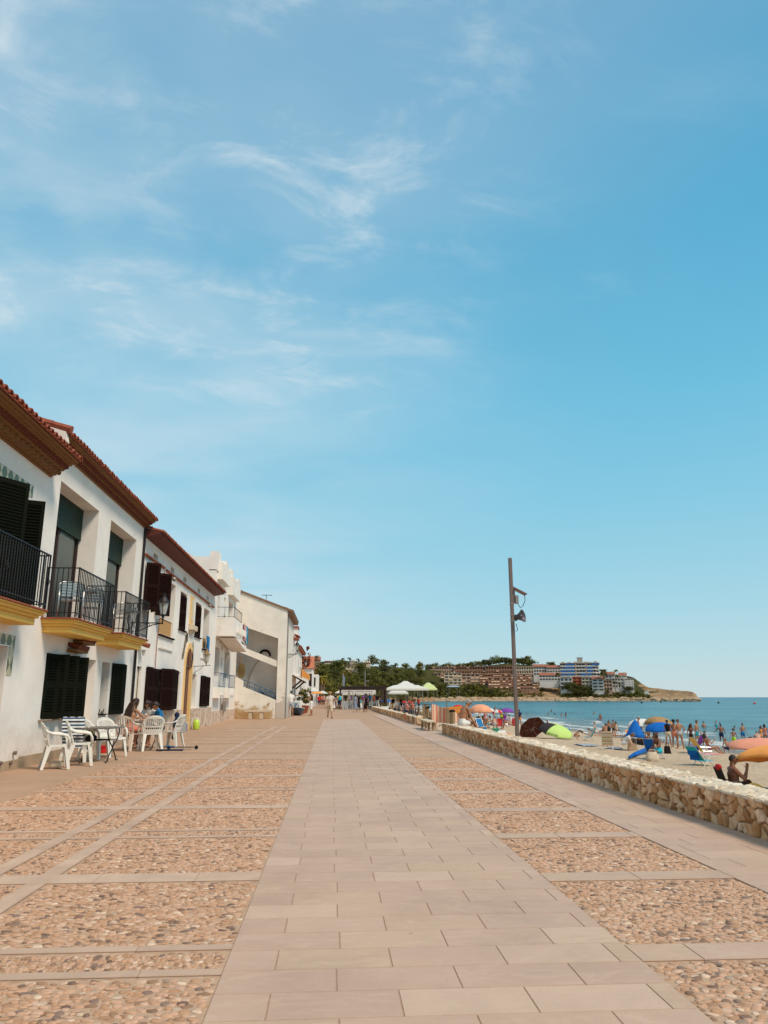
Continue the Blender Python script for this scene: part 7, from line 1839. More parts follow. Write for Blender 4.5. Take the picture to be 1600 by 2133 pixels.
# hotel
def hotel():
    D = 745; a = at_d(1169, 1416, D); b = at_d(1251, 1416, D); w = (b - a).length; h = at_d(1200, 1381, D).z - a.z; base = (a + b) / 2; t = thing('hotel', 'long white hotel with curved balconies and royal blue awnings', 'building', base, math.atan2(b.y - a.y, b.x - a.x), local=True); fl = 5; fh = h / fl
    m = MB(); m.box(-w / 2, w / 2 - 3, 1.6, 14, -6, h); m.build('wall', BM['white'], t)
    for f in range(fl):
        m = MB(); out = [(-w / 2 - .5, 1.6), (-w / 2 - .5, 0)] + [(w / 2 - 5 + 5 * math.sin(k * PI / 16), 7 - 7 * math.cos(k * PI / 16)) for k in range(9)] + [(w / 2, 12), (-w / 2, 12)]
        m.prism([(x, y, f * fh - .25) for x, y in out], (0, 0, .35)); m.prism([(x, y - .02, f * fh + .101) for x, y in [(-w / 2 - .5, 0)] + out[2:11]] + [(x, y + .25, f * fh + .101) for x, y in reversed([(-w / 2 - .5, 0)] + out[2:11])], (0, 0, .85)); m.build('balcony_band', BM['white'], t, fix=True)
    m = MB(); m.box(-w / 2 - .7, w / 2 + .3, -.3, 13, h, h + .35); m.build('roof', BM['cream'], t)
    rnd = random.Random(3); proto = None
    for f in range(fl):
        for k in range(14):
            pos = (-w / 2 + w * (k + .5) / 14 - .8, 1.6, f * fh + .5)
            if proto is None: q = MB(); q.box(-w / 36, w / 36, -.08, .05, 0, fh * .62); proto = q.build('window', BM['dark'], t); proto.location = pos
            else: c = proto.copy(); col.objects.link(c); c.location = pos
    for f, k0, k1 in ((4, 2, 5), (3, 1.3, 4.9), (2, 0, 2.2), (2, 2.4, 5.2), (1, .2, 1.6), (1, 2, 5), (4, 11.2, 14), (3, 9.3, 11.6), (2, 9.6, 11.6), (1, 7.2, 9.2), (1, 9.4, 11.2)):
        m = MB(); x0, x1 = -w / 2 + w * k0 / 14, -w / 2 + w * k1 / 14; m.box(x0, x1, -.12, -.06, f * fh + .95, (f + 1) * fh - .26); m.build('awning', BM['bawn'], t)
    for k in (5.3, 9.0): m = MB(); x = -w / 2 + w * k / 14; m.box(x, x + .9, -.05, 1.61, 0, h); m.build('stair_wall', BM['pinkb'], t)
    m = MB(); x0 = -w / 2 + w * .435; m.box(x0, x0 + 5.2, 3, 8, h + .35, h + 5.0); m.box(x0 - .3, x0 + 5.5, 2.8, 8.2, h + 5.0, h + 5.4); tw = m.build('lift_tower', BM['grey'], t); m = MB(); m.bar((x0 + 3, 5, h + 5), (x0 + 3, 5, h + 8), .15); m.build('mast', BM['dark'], tw)
    for k, z in ((.02, 1.0), (.18, .8), (.35, 1.1), (.60, 1.0), (.70, .8), (.85, 1.2)): m = MB(); x = -w / 2 + w * k; m.box(x, x + 3.4, 2.2, 5, h + .35, h + .35 + z); m.build('penthouse', BM['grey'], t)
hotel()
fb('villa', 'white villa with arched openings and a blue awning under the hotel', 1168, 1194, 1412, 1437, 712, 3, 3, BM['white'], .3, style='flat', awn=.0)
fb('villa', 'orange red fronted house second from left in the row under the hotel', 1194, 1213, 1411, 1437, 714, 4, 2, BM['red'], 0, style='flat')
fb('villa', 'plain cream house in the middle of the row under the hotel', 1213, 1236, 1411, 1440, 712, 4, 3, BM['cream'], 0, style='flat')
fb('villa', 'white house with red roof and four storeys of wide windows', 1235, 1259, 1415, 1441, 708, 4, 2, BM['white'], 0, 'gable', style='terrace')
fb('villa', 'pinkish house with brown balconies beside the red roofed one', 1258, 1276, 1417, 1440, 710, 3, 3, BM['pinkb'], .4, style='terrace')
fb('villa', 'white villa highest of the group below the palms', 1262, 1282, 1405, 1422, 735, 2, 3, BM['white'], 0, 'gable', style='flat')
fb('villa', 'white villa in the middle of the headland group', 1276, 1300, 1413, 1434, 716, 3, 4, BM['white'], .8, style='terrace')
fb('villa', 'stepped white villa with red roof on the headland', 1290, 1306, 1407, 1420, 724, 2, 3, BM['white'], .5, 'gable', style='flat')
fb('villa', 'last stepped white villa, farthest right on the headland', 1302, 1321, 1414, 1433, 712, 4, 3, BM['white'], 1.6, style='terrace')
m = MB(); a = at_d(1343, 1443, 672); b = at_d(1352, 1443, 672); m.bar(a, b, 2.0, 2.4); tag(m.build('hut', BM['white']), 'small white hut low on the slope of the headland', 'hut')
fb('hill_house', 'cream house with pyramid roofs at the left of the hill crest', 652, 667, 1376, 1384, 470, 2, 3, BM['pinkb'], 0, 'gable', style='flat')
fb('hill_house', 'long low cream building second along the hill crest', 676, 700, 1377, 1384, 490, 1, 6, BM['cream'], 0, style='flat')
fb('hill_house', 'long cream walled building with turrets on the hill crest', 713, 745, 1378, 1387, 500, 2, 8, BM['cream'], 0, style='flat')
fb('hill_house', 'small cream house last along the wooded hill crest', 758, 772, 1380, 1386, 510, 1, 3, BM['cream'], 0, style='flat')

# ---------------------------------------------------------------- street beyond the old house
def simple_house(label, y0, y1, x, h, ops, mat='plaster', roof='flat', name='house', out=.45):
    t = thing(name, label, 'house', (x, (y0 + y1) / 2, 0)); m = MB(); facade(m, x, y0, y1, 0, h, ops); body(m, x, y0, y1, h, 7); m.build('wall', M[mat], t)
    for a, b, c, d, dp in ops: pane(t, x - dp + .01, a, b, c, d, 'window', frame=M['shutter_brown'])
    if roof == 'tile': m = MB(); m.box(x - .05, x + out, y0, y1, h - .1, h); tiles(m, x + out + .05, h + .02, y0, y1, R(18), 1.3); m.prism([(x + out, y0, h + .0), (x - 6, y0, h + 1.8), (x - 6, y0, h + 1.7), (x + .1, y0, h - .09)], (0, y1 - y0, 0)); m.build('roof', M['terracotta'], t)
    return t
t = simple_house('narrow white house just past the stained one, with a tiled balcony hood', 58.3, 66, -3.1, 6.4, [(59.3, 60.6, 3.2, 5.0, .25), (62.5, 63.8, 3.3, 5.0, .25), (59.4, 60.4, .1, 2.2, .2), (62.2, 64.2, .1, 2.3, .2)])
m = MB(); m.box(-3.1, -2.72, 59, 61, 5.75, 5.9); tiles(m, -2.62, 5.92, 59, 61, R(25), .8); m.box(-3.4, -2.9, 62.6, 64.6, 6.9, 7.1); m.build('tiled_hood', M['terracotta'], t); m = MB(); m.box(-3.4, -2.95, 62.7, 64.5, 6.4, 6.9); m.box(-3.1, -2.75, 62.4, 64.2, 3.0, 3.2); m.build('chimney', M['plaster'], t)
t = simple_house('white house with porch roof on dark wooden brackets', 66, 78, -3.1, 5.6, [(68, 69.2, 3.0, 4.6, .2), (72.5, 74, 3.0, 4.6, .2), (67, 68.6, .1, 2.2, .2), (73, 75.2, .1, 2.3, .2)], roof='tile', out=.3)
m = MB(); m.prism([(-3.1, 58.5, 3.12), (-2.15, 58.5, 2.62), (-2.15, 58.5, 2.54), (-3.1, 58.5, 3.02)], (0, 6.5, 0)); pr = m.build('porch_roof', M['plaster_reveal'], t)
m = MB()
for y in (58.8, 64.7): m.bar((-3.08, y, 2.0), (-2.35, y, 2.62), .13); m.bar((-3.08, y, 2.98), (-2.25, y, 2.52), .12)
m.build('porch_bracket', M['wood_dark'], pr)
t = simple_house('white house farther along with an orange awning and russet creeper', 78, 86, -3.0, 3.3, [(79, 80.5, .9, 2.4, .2), (84, 85.2, .1, 2.3, .2)])
m = MB(); m.prism([(-3.0, 74.5, 4.05), (-2.25, 74.5, 3.45), (-2.25, 74.5, 2.95), (-3.0, 74.5, 3.3)], (0, 2.2, 0)); tag(m.build('shop_awning', simple('orange awning cloth', (.72, .30, .07), .8)), 'orange shop awning under the russet creeper', 'awning')
m = crown(random.Random(8), 1.1, 2.0, 4.6, 16, 26, .16); m.v = [(v[0] * .55 - 2.75, v[1] + 77.2, v[2]) for v in m.v]; tag(m.build('creeper', LF['boug']), 'russet flowering creeper hanging on the wall behind the second lantern', 'creeper')
wall_lamp(-3.05, 70, 3.95, .58, 'smaller black wall lantern farther along, before the russet creeper', .95)
t = thing('house', 'white gabled house end with a bright red tiled roof down the street', 'house', (-3.7, 102, 0)); m = MB(); m.box(-9, -2.62, 99.5, 108, 0, 5.05); m.build('wall', M['plaster'], t)
m = MB(); m.prism([(-9.2, 99.2, 5.0), (-9.2, 103.6, 6.75), (-9.2, 108, 5.0)], (6.7, 0, 0)); m.build('roof', simple('bright clay roof', (.50, .15, .07), .85, var=.25, scale=3), t)
m = MB(); m.box(-3.05, -2.88, 99.45, 99.5, 2.8, 4.3); m.build('window', M['glass_dark'], t); m = MB(); m.box(-2.86, -2.70, 99.4, 99.5, 2.7, 4.3); m.build('shutter', M['shutter_brown'], t)
t = thing('house', 'lower white house stepping down past the red roofed gable', 'house', (-2.7, 118, 0)); m = MB(); m.box(-6, -2.2, 118.1, 126, 0, 4.75); m.build('wall', M['plaster'], t)
m = MB(); m.box(-2.95, -2.6, 118.0, 118.1, 3.0, 4.3); m.build('window', M['glass_dark'], t)
for x in (-2.15, -1.72): palm((x, 150 + x * 4, -.5), 5.4, 1.35, 'yellowing street palm %s the white houses' % ('touching' if x < -2 else 'a little clear of'), mat=LF['yel'], n=40, th=.26)
TR = make_tree('street_tree', 'rounded green tree at the end of the street', 'tree', random.Random(5), 5.2, 2.9, 2.6, LF['pine'], 16, 60, .22); TR.location = (-.6, 165, -1)
copy_tree(TR, (2.6, 170, -1.4), 1.2, 'green tree behind the left end of the pergola')
copy_tree(TR, (-3.6, 190, 0), 2.2, 'tree behind the street palms')
copy_tree(TR, (7.0, 190, -2.5), 2.9, 'green tree behind the middle of the pergola')
copy_tree(TR, (13.0, 200, -3), .5, 'green tree left of the white tent')
copy_tree(TR, (19.5, 210, -3), .9, 'green tree right of the white tent')
m = MB(); m.box(-3.0, 1.2, 96, 96.3, 0, .1)
for k in range(3): m.box(-2.9, 1.2, 92 + k * .35, 92.35 + k * .35, -.01, .04 + .12 * k)
tag(m.build('street_steps', M['slab']), kind='structure')
# white shades and cafe clutter on the left
def parasol(loc, h, r, mat, label, closed=False):
    t = thing('cafe_umbrella', label, 'umbrella', loc, 0, local=True); m = MB(); m.tube([(0, 0, 0), (0, 0, h)], .03, 7); m.build('pole', M['wood_post'], t); m = MB()
    if closed: m.lathe([(.05, h * .42), (.17, h * .5), (.15, h * .7), (.05, h)], 9)
    else: m.lathe([(r, h - .45), (r, h - .38), (r * .55, h - .18), (0, h)], 4, M=Euler((0, 0, R(45))).to_matrix(), cap=False)
    o = m.build('canopy', mat, t); return t
cw = simple('white canvas', (.64, .60, .53), .85, var=.05)
parasol((-2.2, 88, 0), 2.4, 1.0, cw, 'white square cafe umbrella along the left house fronts')
parasol((-1.95, 96, 0), 2.2, 1.0, UM['orange'], 'orange cafe umbrella behind the white one on the left')
parasol((-1.5, 118, 0), 2.3, 1.2, cw, 'white cafe umbrella at the end of the house fronts')
parasol((1.15, 105, 0), 2.3, 1.1, cw, 'white cafe umbrella left of the pergola')
# boat, planters, board
t = thing('rowing_boat', 'small dark blue rowing boat with its bow to the camera, outside the shop', 'boat', (-2.62, 58.6, 0)); m = MB(); S_ = []
for y, w, z0, z1 in ((0, .02, .52, .62), (.35, .30, .12, .56), (.9, .46, .03, .52), (1.8, .50, .02, .50), (2.6, .38, .08, .54)):
    S_.append([(-2.62 - w, 58.0 + y, z1), (-2.62 - w * .62, 58.0 + y, z0 + .04), (-2.62, 58.0 + y, z0), (-2.62 + w * .62, 58.0 + y, z0 + .04), (-2.62 + w, 58.0 + y, z1)])
vs = [p for r_ in S_ for p in r_]; fs = [(i * 5 + j, i * 5 + j + 1, i * 5 + j + 6, i * 5 + j + 5) for i in range(4) for j in range(4)] + [tuple(20 + j for j in range(5))]
m.add(vs, fs); h_ = m.build('hull', simple('dark blue boat paint', (.035, .05, .075), .5), t); sol = h_.modifiers.new('t', 'SOLIDIFY'); sol.thickness = .03
m = MB()
for s in (0, 4): m.tube([S_[i][s] for i in range(5)], .022, 6)
m.box(-3.08, -2.16, 59.2, 59.4, .44, .47); m.build('gunwale', M['white_paint'], t)
t = thing('folding_stand', 'white crossed legged stand behind the rowing boat', 'stand', (-2.62, 60.0, 0)); m = MB(); m.bar((-2.95, 60.9, 0.3), (-2.35, 60.9, 1.45), .05); m.bar((-2.35, 60.95, .3), (-2.95, 60.95, 1.45), .05); m.build('crossed_legs', M['white_paint'], t); m = MB(); m.box(-3.0, -2.3, 60.7, 61.1, 1.45, 1.52); m.build('tray', M['cane'], t)
def planter(x, y, s, label, foliage='dark'):
    t = thing('potted_plant', label, 'plant', (x, y, 0)); m = MB(); m.lathe([(.18 * s, 0), (.26 * s, .42 * s), (.28 * s, .45 * s), (.24 * s, .44 * s)], 14, (x, y, 0)); m.build('pot', M['terracotta'], t, smooth=True, flat_ang=40)
    q = crown(random.Random(int(y)), .5 * s, .9 * s, .95 * s, 10, 22, .09 * s); q.v = [(v[0] + x, v[1] + y, v[2]) for v in q.v]; q.build('leaves', LF[foliage], t)
planter(-2.45, 63.2, 1.05, 'tall dark potted shrub behind the rowing boat'); planter(-2.3, 66.5, .9, 'second potted shrub by the shop doors'); planter(-2.5, 72, 1.3, 'potted shrub under the second lantern', 'pine')
t = thing('sandwich_board', 'grey and white notice board leaning by the shop front', 'sign', (-2.75, 62, 0)); m = MB(); m.obox(Mx((-2.8, 61.6, .55), 0, R(-12)), .5, .04, 1.0); m.build('board', M['white_paint'], t); m = MB(); m.obox(Mx((-2.8, 61.57, .58), 0, R(-12)), .4, .02, .7); m.build('panel', c_bgrey, t)
# stone bench
t = thing('stone_bench', 'pale stone bench on two legs against the stained wall', 'bench', (-4.77, 49.2, 0)); m = MB(); m.box(-5.55, -3.98, 48.95, 49.5, .42, .55); m.build('seat', M['stucco_cream'], t, bevel=.02)
for x in (-5.15, -4.45): m = MB(); m.box(x - .11, x + .11, 49.0, 49.45, 0, .419); m.build('leg', M['stucco_cream'], t, bevel=.01)
# people walking on the promenade
def W_(u, v, face, *a, **k): return person(on_z(u, v, 0), face, *a, **k)
W_(605, 1493, 5, 'carry', 1.78, 'tan', ('black', 'crop'), False, (('shirt', c_white), ('shorts', c_print)), 'man in white T-shirt and grey printed shorts standing by the corner pier')
W_(648, 1491, 275, dict(POSE['carry'], hpitch=10), 1.80, 'tan', ('black', 'short'), False, (('vest', c_black), ('longshorts', c_white)), 'man in black vest and white shorts looking at his hands')
W_(687, 1496, 180, 'walk', 1.74, 'mid', ('grey', 'crop'), False, (('shirt', W('pale pink shirt', .72, .62, .54)), ('longshorts', c_beige), ('shoes', c_black)), 'man in straw hat, pale shirt and beige shorts walking towards the camera', hat=('brim', M['cane']))
W_(671, 1470, 0, 'walk2', 1.7, 'tan', ('black', 'short'), False, (('vest', c_orange), ('shorts', c_black)), 'distant walker in orange top and black shorts')
t_, J_, s_ = W_(707, 1478, 175 - 180, 'walk', 1.8, 'tan', ('black', 'short'), False, (('shirt', W('mustard shirt', .60, .36, .06)), ('longshorts', c_navy)), 'man in mustard shirt walking away with a teal backpack')
pb_ = on_z(707, 1478, 0); m = MB(); q = MB(); m.ell((pb_.x + .05, pb_.y - .24, 1.22), .19, .13, .27, 14, 10); m.ell((pb_.x + .05, pb_.y - .34, 1.10), .13, .07, .14, 10, 8); tag(remesh(m, 'backpack', c_teal, None, .025), 'teal backpack worn by the man in the mustard shirt', 'backpack')
W_(698, 1477.5, 10, 'walk2', 1.55, 'tan', ('brown', 'long'), True, (('shirt', c_pink), ('shorts', c_grey)), 'woman in pink top beside the man with the teal backpack')
W_(740, 1484, 8, 'walk2', 1.62, 'tan', ('brown', 'bun'), True, (('vest', c_bgrey), ('skirt', c_bgrey)), 'woman in long blue grey dress walking away')
W_(751, 1479, 0, 'stand2', 1.2, 'fair', ('fairh', 'short'), True, (('vest', c_turq), ('skirt', c_white)), 'small child in turquoise top and white skirt between two women', child=True)
W_(763, 1484, 0, 'walk', 1.72, 'tan', ('black', 'long'), True, (('vest', c_black), ('skirt', c_black)), 'woman in black dress with long dark hair walking away')
W_(770, 1477, 200, 'stand', 1.75, 'mid', ('black', 'short'), False, (('shirt', c_blue), ('trousers', c_navy)), 'man in blue shirt standing behind the woman in black')
W_(780, 1477, 150, 'stand2', 1.7, 'tan', ('brown', 'short'), False, (('shirt', c_coral), ('shorts', c_black)), 'person in coral shirt at the middle of the pergola')
W_(786, 1478, 20, 'carry', 1.75, 'mid', ('black', 'short'), False, (('shirt', c_black), ('trousers', c_stripe)), 'person in black at the right posts of the pergola')
for i, (x, y, f, c, lb) in enumerate(((-.5, 120, 0, c_white, 'distant walker in white on the left of the street'), (-1.2, 112, 190, c_pink, 'distant walker in pink near the white umbrellas'), (.2, 135, 180, c_blue, 'farthest walker in blue'), (-1.7, 100, 0, c_red, 'distant person in red by the orange umbrella'), (1.6, 125, 20, c_grey, 'distant walker in grey left of the pergola'))):
    person((x, y, 0), f, ('walk', 'stand', 'walk2')[i % 3], 1.7, 'tan', ('black', 'short'), i % 2 == 0, (('shirt', c), ('shorts', c_navy)), lb)
# pergola cafe
t = thing('pergola', 'dark timber pergola of the beach cafe across the promenade', 'pergola', (3.4, 89, 0)); m = MB(); m.box(.85, 6.15, 86.0, 86.18, 2.22, 2.45); m.box(.85, 6.15, 92.0, 92.2, 2.22, 2.45)
for x in (.85, 6.0): m.box(x, x + .16, 86.18, 92, 2.24, 2.42)
for k in range(26): m.box(1.02 + k * .195, 1.09 + k * .195, 85.8, 92.4, 2.451, 2.56)
m.build('beams', M['wood_dark'], t)
for x, y in ((.95, 86.1), (.95, 92), (5.45, 86.1), (5.75, 86.1), (6.08, 86.1), (6.08, 88), (6.08, 90), (5.45, 92)): m = MB(); m.box(x - .085, x + .085, y - .085, y + .085, 0, 2.22); m.build('post', M['wood_dark'], t)
t = thing('cafe_kiosk', 'white framed cafe counter and glass screens inside the pergola', 'kiosk', (3.4, 91, 0)); m = MB(); m.box(1.3, 5.3, 91.2, 91.4, 0, .9); m.build('counter', M['white_paint'], t)
for x0, x1 in ((1.2, 2.5), (2.75, 4.75)):
    m = MB(); m.box(x0, x0 + .09, 90.8, 90.9, 0, 2.05); m.box(x1 - .09, x1, 90.8, 90.9, 0, 2.05); m.box(x0 + .091, x1 - .091, 90.8, 90.9, 1.95, 2.05); m.build('screen_frame', M['white_paint'], t)
m = MB(); m.box(1.2, 5.4, 95, 95.2, 1.6, 2.2); m.build('fascia', M['plaster_reveal'], t)
wc = make_chair(M['plastic_white'], 'bars', 'white cafe chair at the left corner of the pergola', (1.55, 87.2, 0), 170, 'white chairs under the pergola')
for x, y, r, lb in ((2.5, 87.6, 200, 'white cafe chair just right of the left corner one'), (4.4, 87.3, 160, 'white cafe chair behind the woman in black'), (5.1, 88.2, 190, 'white cafe chair near the right posts'), (3.4, 88.5, 170, 'white cafe chair between the two women')): copy_tree(wc, (x, y, 0), R(r), lb)
parasol((1.95, 88.5, 0), 2.15, .2, simple('cream canvas', (.66, .56, .42), .85), 'closed cream parasol under the left of the pergola', True)
folding_table((2.05, 87.9, 0), 0, .45, 'cafe table under the left of the pergola'); folding_table((4.75, 88.0, 0), 0, .45, 'cafe table near the right posts of the pergola')
def pole_(x, y, h, label, kind):
    t = thing('flag_pole' if kind == 'flag' else 'lamp_post', label, 'pole', (x, y, 0)); m = MB(); m.tube([(x, y, 0), (x, y, h)], .055, 8); m.build('pole', M['steel_grey'], t)
    m = MB()
    if kind == 'flag': m.prism([(x, y, h - .1), (x + .25, y, h - .5), (x + .22, y, h - 1.7), (x, y, h - 1.5)], (0, .03, 0)); m.build('flag', c_bgrey, t)
    else: m.box(x, x + .35, y - .05, y + .05, h - 1.4, h - 1.3); m.lathe([(.05, 0), (.12, .2), (.13, .22)], 10, (x + .4, y, h - 1.45)); m.build('floodlight', M['steel_grey'], t)
pole_(1.35, 98, 4.35, 'thin flag pole with a grey blue flag over the left of the pergola', 'flag'); pole_(4.2, 98, 4.7, 'lamp post with floodlight over the middle of the pergola', 'lamp')
# tents over the beach terrace
def tent(x0, x1, y0, y1, z, top, label, mat, legs=True, deck=None):
    t = thing('tent', label, 'tent', ((x0 + x1) / 2, (y0 + y1) / 2, -1)); cx_, cy_ = (x0 + x1) / 2, (y0 + y1) / 2; hx, hy = (x1 - x0) / 2, (y1 - y0) / 2; m = MB(); vs = []; L4 = [(-1, -1), (1, -1), (1, 1), (-1, 1)]
    lv = [(1, 0), (1, .20), (.78, .20 + (top - z) * .28), (.56, .20 + (top - z) * .60), (.52, .20 + (top - z) * .56), (.16, top - z + .1)]
    for s, dz in lv: vs += [(cx_ + a * hx * s, cy_ + b * hy * s, z + dz) for a, b in L4]
    fs = [(i * 4 + j, i * 4 + (j + 1) % 4, i * 4 + 4 + (j + 1) % 4, i * 4 + 4 + j) for i in range(len(lv) - 1) for j in range(4)] + [(20, 21, 22, 23)]
    m.add(vs, fs); o = m.build('canopy', mat, t); so = o.modifiers.new('t', 'SOLIDIFY'); so.thickness = .03
    for a, b in L4: m = MB(); m.tube([(cx_ + a * hx * .97, cy_ + b * hy * .97, -1.6), (cx_ + a * hx * .97, cy_ + b * hy * .97, z + .1)], .03, 7); m.build('leg', M['steel_grey'], t)
    return t
tent(6.1, 10.9, 86, 91, 2.08, 2.75, 'large white pyramid tent right of the pergola', cw); tent(8.4, 11.4, 101, 105, 2.3, 3.35, 'white pointed tent behind the large one', cw); tent(7.2, 9.6, 96, 99, 1.7, 2.3, 'low cream awning tent under the large one', cw)
lg = simple('pale lime canvas', (.55, .58, .26), .85); tent(14.2, 16.6, 120, 124, 2.4, 3.5, 'pale lime tent beyond the white ones', lg); tent(31.5, 34.5, 205, 209, 4.0, 4.3, 'pale blue flat awning by the water, farthest of the tents', simple('pale blue canvas', (.40, .48, .55), .8))
m = MB(); m.box(5.0, 12, 85.5, 93, -1.6, -.35); tag(m.build('terrace_deck', M['wood_post']), kind='structure')
for i, (x, y, f, c, lb) in enumerate(((7.0, 88, 40, c_black, 'waiter in black under the large white tent'), (8.0, 89, 200, c_brown, 'guest in brown under the large white tent'), (9.2, 88, 120, c_coral, 'guest in coral under the large white tent'), (8.8, 90, 10, c_white, 'guest in white under the large white tent'), (10.2, 90, 300, c_red, 'guest in red at the right of the large white tent'))): person((x, y, -.35), f, 'stand2', 1.7, 'tan', ('black', 'short'), i % 2 == 1, (('shirt', c), ('shorts', c_navy)), lb)
ch2 = copy_tree(wc, (6.6, 86.6, -.35), R(150), 'white chair at the near left corner of the tent'); ch2['group'] = 'white chairs under the tent'
for x, lb in ((7.5, 'second white chair along the tent front'), (8.9, 'third white chair along the tent front'), (9.9, 'white chair at the right end of the tent front')): c = copy_tree(wc, (x, 86.5, -.35), R(170 + x * 9), lb); c['group'] = 'white chairs under the tent'
for x, y, c, lb in ((9.5, 135, UM['blue'], 'distant blue beach umbrella below the white tent'), (14.5, 150, UM['red'], 'distant red beach umbrella below the lime tent'), (12, 170, UM['white'], 'distant white beach umbrella left of the red one')): umbrella(Vector((x, y, sand_z(x))), sand_z(x) + 2.1, sand_z(x) + 1.6, 1.1, [c], lb)
rn = random.Random(41); NM = [('white', c_white), ('blue', c_blue), ('coral', c_coral), ('pink', c_pink), ('teal', c_teal), ('orange', c_orange), ('grey', c_grey), ('red', c_red), ('black', c_black), ('lime', c_lime), ('purple', c_purple), ('beige', c_beige)]
POS = {'stand': 'standing', 'stand2': 'standing at ease', 'walk': 'walking', 'ground': 'sitting on the ground', 'ground2': 'leaning back', 'lie': 'lying down', 'hips': 'standing with hands on hips', 'carry': 'holding something'}
USED = set()
def crowd(n, pick, poses, where, grp):
    for i in range(n):
        p, sd = pick(i)
        while True:
            cn, cm = NM[rn.choice((0, 0, 1, 3, 4, 6, 6, 8, 8, 11, 2, 7, 5, 10, 9))]; ps = rn.choice(poses); fm = rn.random() < .5
            if (cn, ps, fm, grp) not in USED: break
        USED.add((cn, ps, fm, grp))
        wr = ((('swimsuit', cm),) if fm else (('shorts', cm),)) if sd else ((('shirt', cm), ('skirt' if fm else 'shorts', NM[rn.choice((0, 6, 8, 11))][1])))
        person(p, rn.uniform(0, 360), ps, rn.uniform(1.55, 1.82), rn.choice(('tan', 'mid', 'fair', 'deep')), (rn.choice(('brown', 'black', 'fairh', 'grey')), 'bob' if fm else 'short'), fm, wr, '%s in %s %s, %s' % ('woman' if fm else 'man', cn, POS[ps], where(i)), grp)
def pk1(i): x = rn.uniform(-1.8, 3.6); y = 92 + 6.0 * i + rn.uniform(0, 3); return Vector((x, y, .0)), False
crowd(6, pk1, ('walk', 'stand', 'stand2', 'carry'), lambda i: ('near the pergola', 'in the gap left of the pergola', 'deep in the far street')[i % 3], None)
def pk2(i): x = rn.uniform(5.4, 8.5); y = 44 + i * 3.3; return Vector((x, y, sand_z(x))), True
crowd(11, pk2, ('stand', 'stand2', 'ground', 'hips'), lambda i: 'on sand behind the far wall', 'bathers behind the far wall')
def pk3(i): u = rn.uniform(962, 1062); p = on_sand(u, rn.uniform(1508, 1522)); return p, True
crowd(10, pk3, ('ground', 'ground2', 'lie', 'stand', 'ground'), lambda i: 'near the peach umbrella', 'bathers round the peach umbrella')
def pk4(i): u = rn.uniform(1215, 1300); p = on_sand(u, rn.uniform(1527, 1543)); return p, True
crowd(5, pk4, ('ground', 'ground2', 'lie'), lambda i: 'left of the half closed umbrella', 'bathers left of the half closed umbrella')
def pk5(i): u = rn.uniform(1440, 1600); p = on_sand(u, rn.uniform(1546, 1556)); return p, True
crowd(4, pk5, ('ground', 'stand2'), lambda i: 'by the water edge at the far right', 'bathers at the far right water edge')
def pk7(i): u = rn.uniform(1312, 1368); p = on_sand(u, rn.uniform(1543, 1551)); return p, True
crowd(6, pk7, ('ground', 'ground2', 'lie', 'stand2'), lambda i: 'beneath the white umbrella', 'bathers beneath the white umbrella')
def pk8(i): y = 72 + i * 2.2; x = rn.uniform(-2.2, .3) if i % 2 else rn.uniform(2.6, 4.0); return Vector((x, y, 0)), False
crowd(3, pk8, ('walk', 'stand', 'stand2', 'hips'), lambda i: 'on the promenade short of the pergola', None)
for u, v, f, mt, lb in ((1005, 1521, 200, c_blue, 'blue folding chair by the peach umbrella'), (1040, 1519, 160, c_red, 'red folding chair by the purple umbrella'), (1225, 1543, 60, c_teal, 'teal folding chair left of the seated family'), (1322, 1549, 200, c_orange, 'orange folding chair behind the half closed umbrella'), (1352, 1556, 250, c_deck, 'striped folding chair under the white umbrella'), (1450, 1560, 30, c_purple, 'purple folding chair behind the girl in black bikini'), (1548, 1562, 40, c_navy, 'navy folding chair near the water at far right')): low_chair(on_sand(u, v), f, mt, lb, hi=.75)
for u, v, vt, w_, cc, lb in ((1018, 1514, 1474, 26, [UM['white']], 'white umbrella partly behind the peach one'), (1037, 1511, 1478, 22, [UM['red'], UM['white']], 'red and white umbrella between peach and purple ones')): umb_px(u, v, vt, w_, cc, lb)
def pk6(i):
    u = rn.uniform(812, 905); p = on_y(u, 1460, rn.uniform(120, 240)); p.x = min(p.x, 25); p.z = sand_z(p.x); return p, True
crowd(16, pk6, ('stand', 'stand2', 'ground', 'walk', 'hips'), lambda i: 'far off below the tents', 'bathers on the far beach')
# planter, rock sculpture, litter bins, bench and bicycles by the wall
m = MB(); m.box(5.0, 5.75, 78.2, 79.0, 0, .42); t = thing('flower_box', 'white flower box at the right corner of the pergola', 'planter', (5.4, 78.6, 0)); m.build('box', M['white_paint'], t); q = crown(random.Random(2), .35, .3, .5, 8, 18, .06); q.v = [(v[0] + 5.4, v[1] + 78.6, v[2]) for v in q.v]; q.build('leaves', LF['pine'], t)
t = thing('motor_scooter', 'small white motor scooter parked by the flower box', 'scooter', (6.0, 76, 0)); m = MB(); m.ell((6.05, 76, .42), .34, .22, .24, 12, 8); m.ell((5.75, 76, .58), .12, .15, .30, 10, 8); m.box(5.8, 6.1, 75.9, 76.1, .25, .34); o = remesh(m, 'scooter_body', M['white_paint'], t, .03); o.location = -Vector((6.0, 76, 0)); 
for x in (5.72, 6.28): m = MB(); m.lathe([(.12, -.04), (.17, -.02), (.17, .02), (.12, .04)], 14, (x, 76, .17), Euler((R(90), 0, 0)).to_matrix()); m.build('wheel', M['iron'], t)
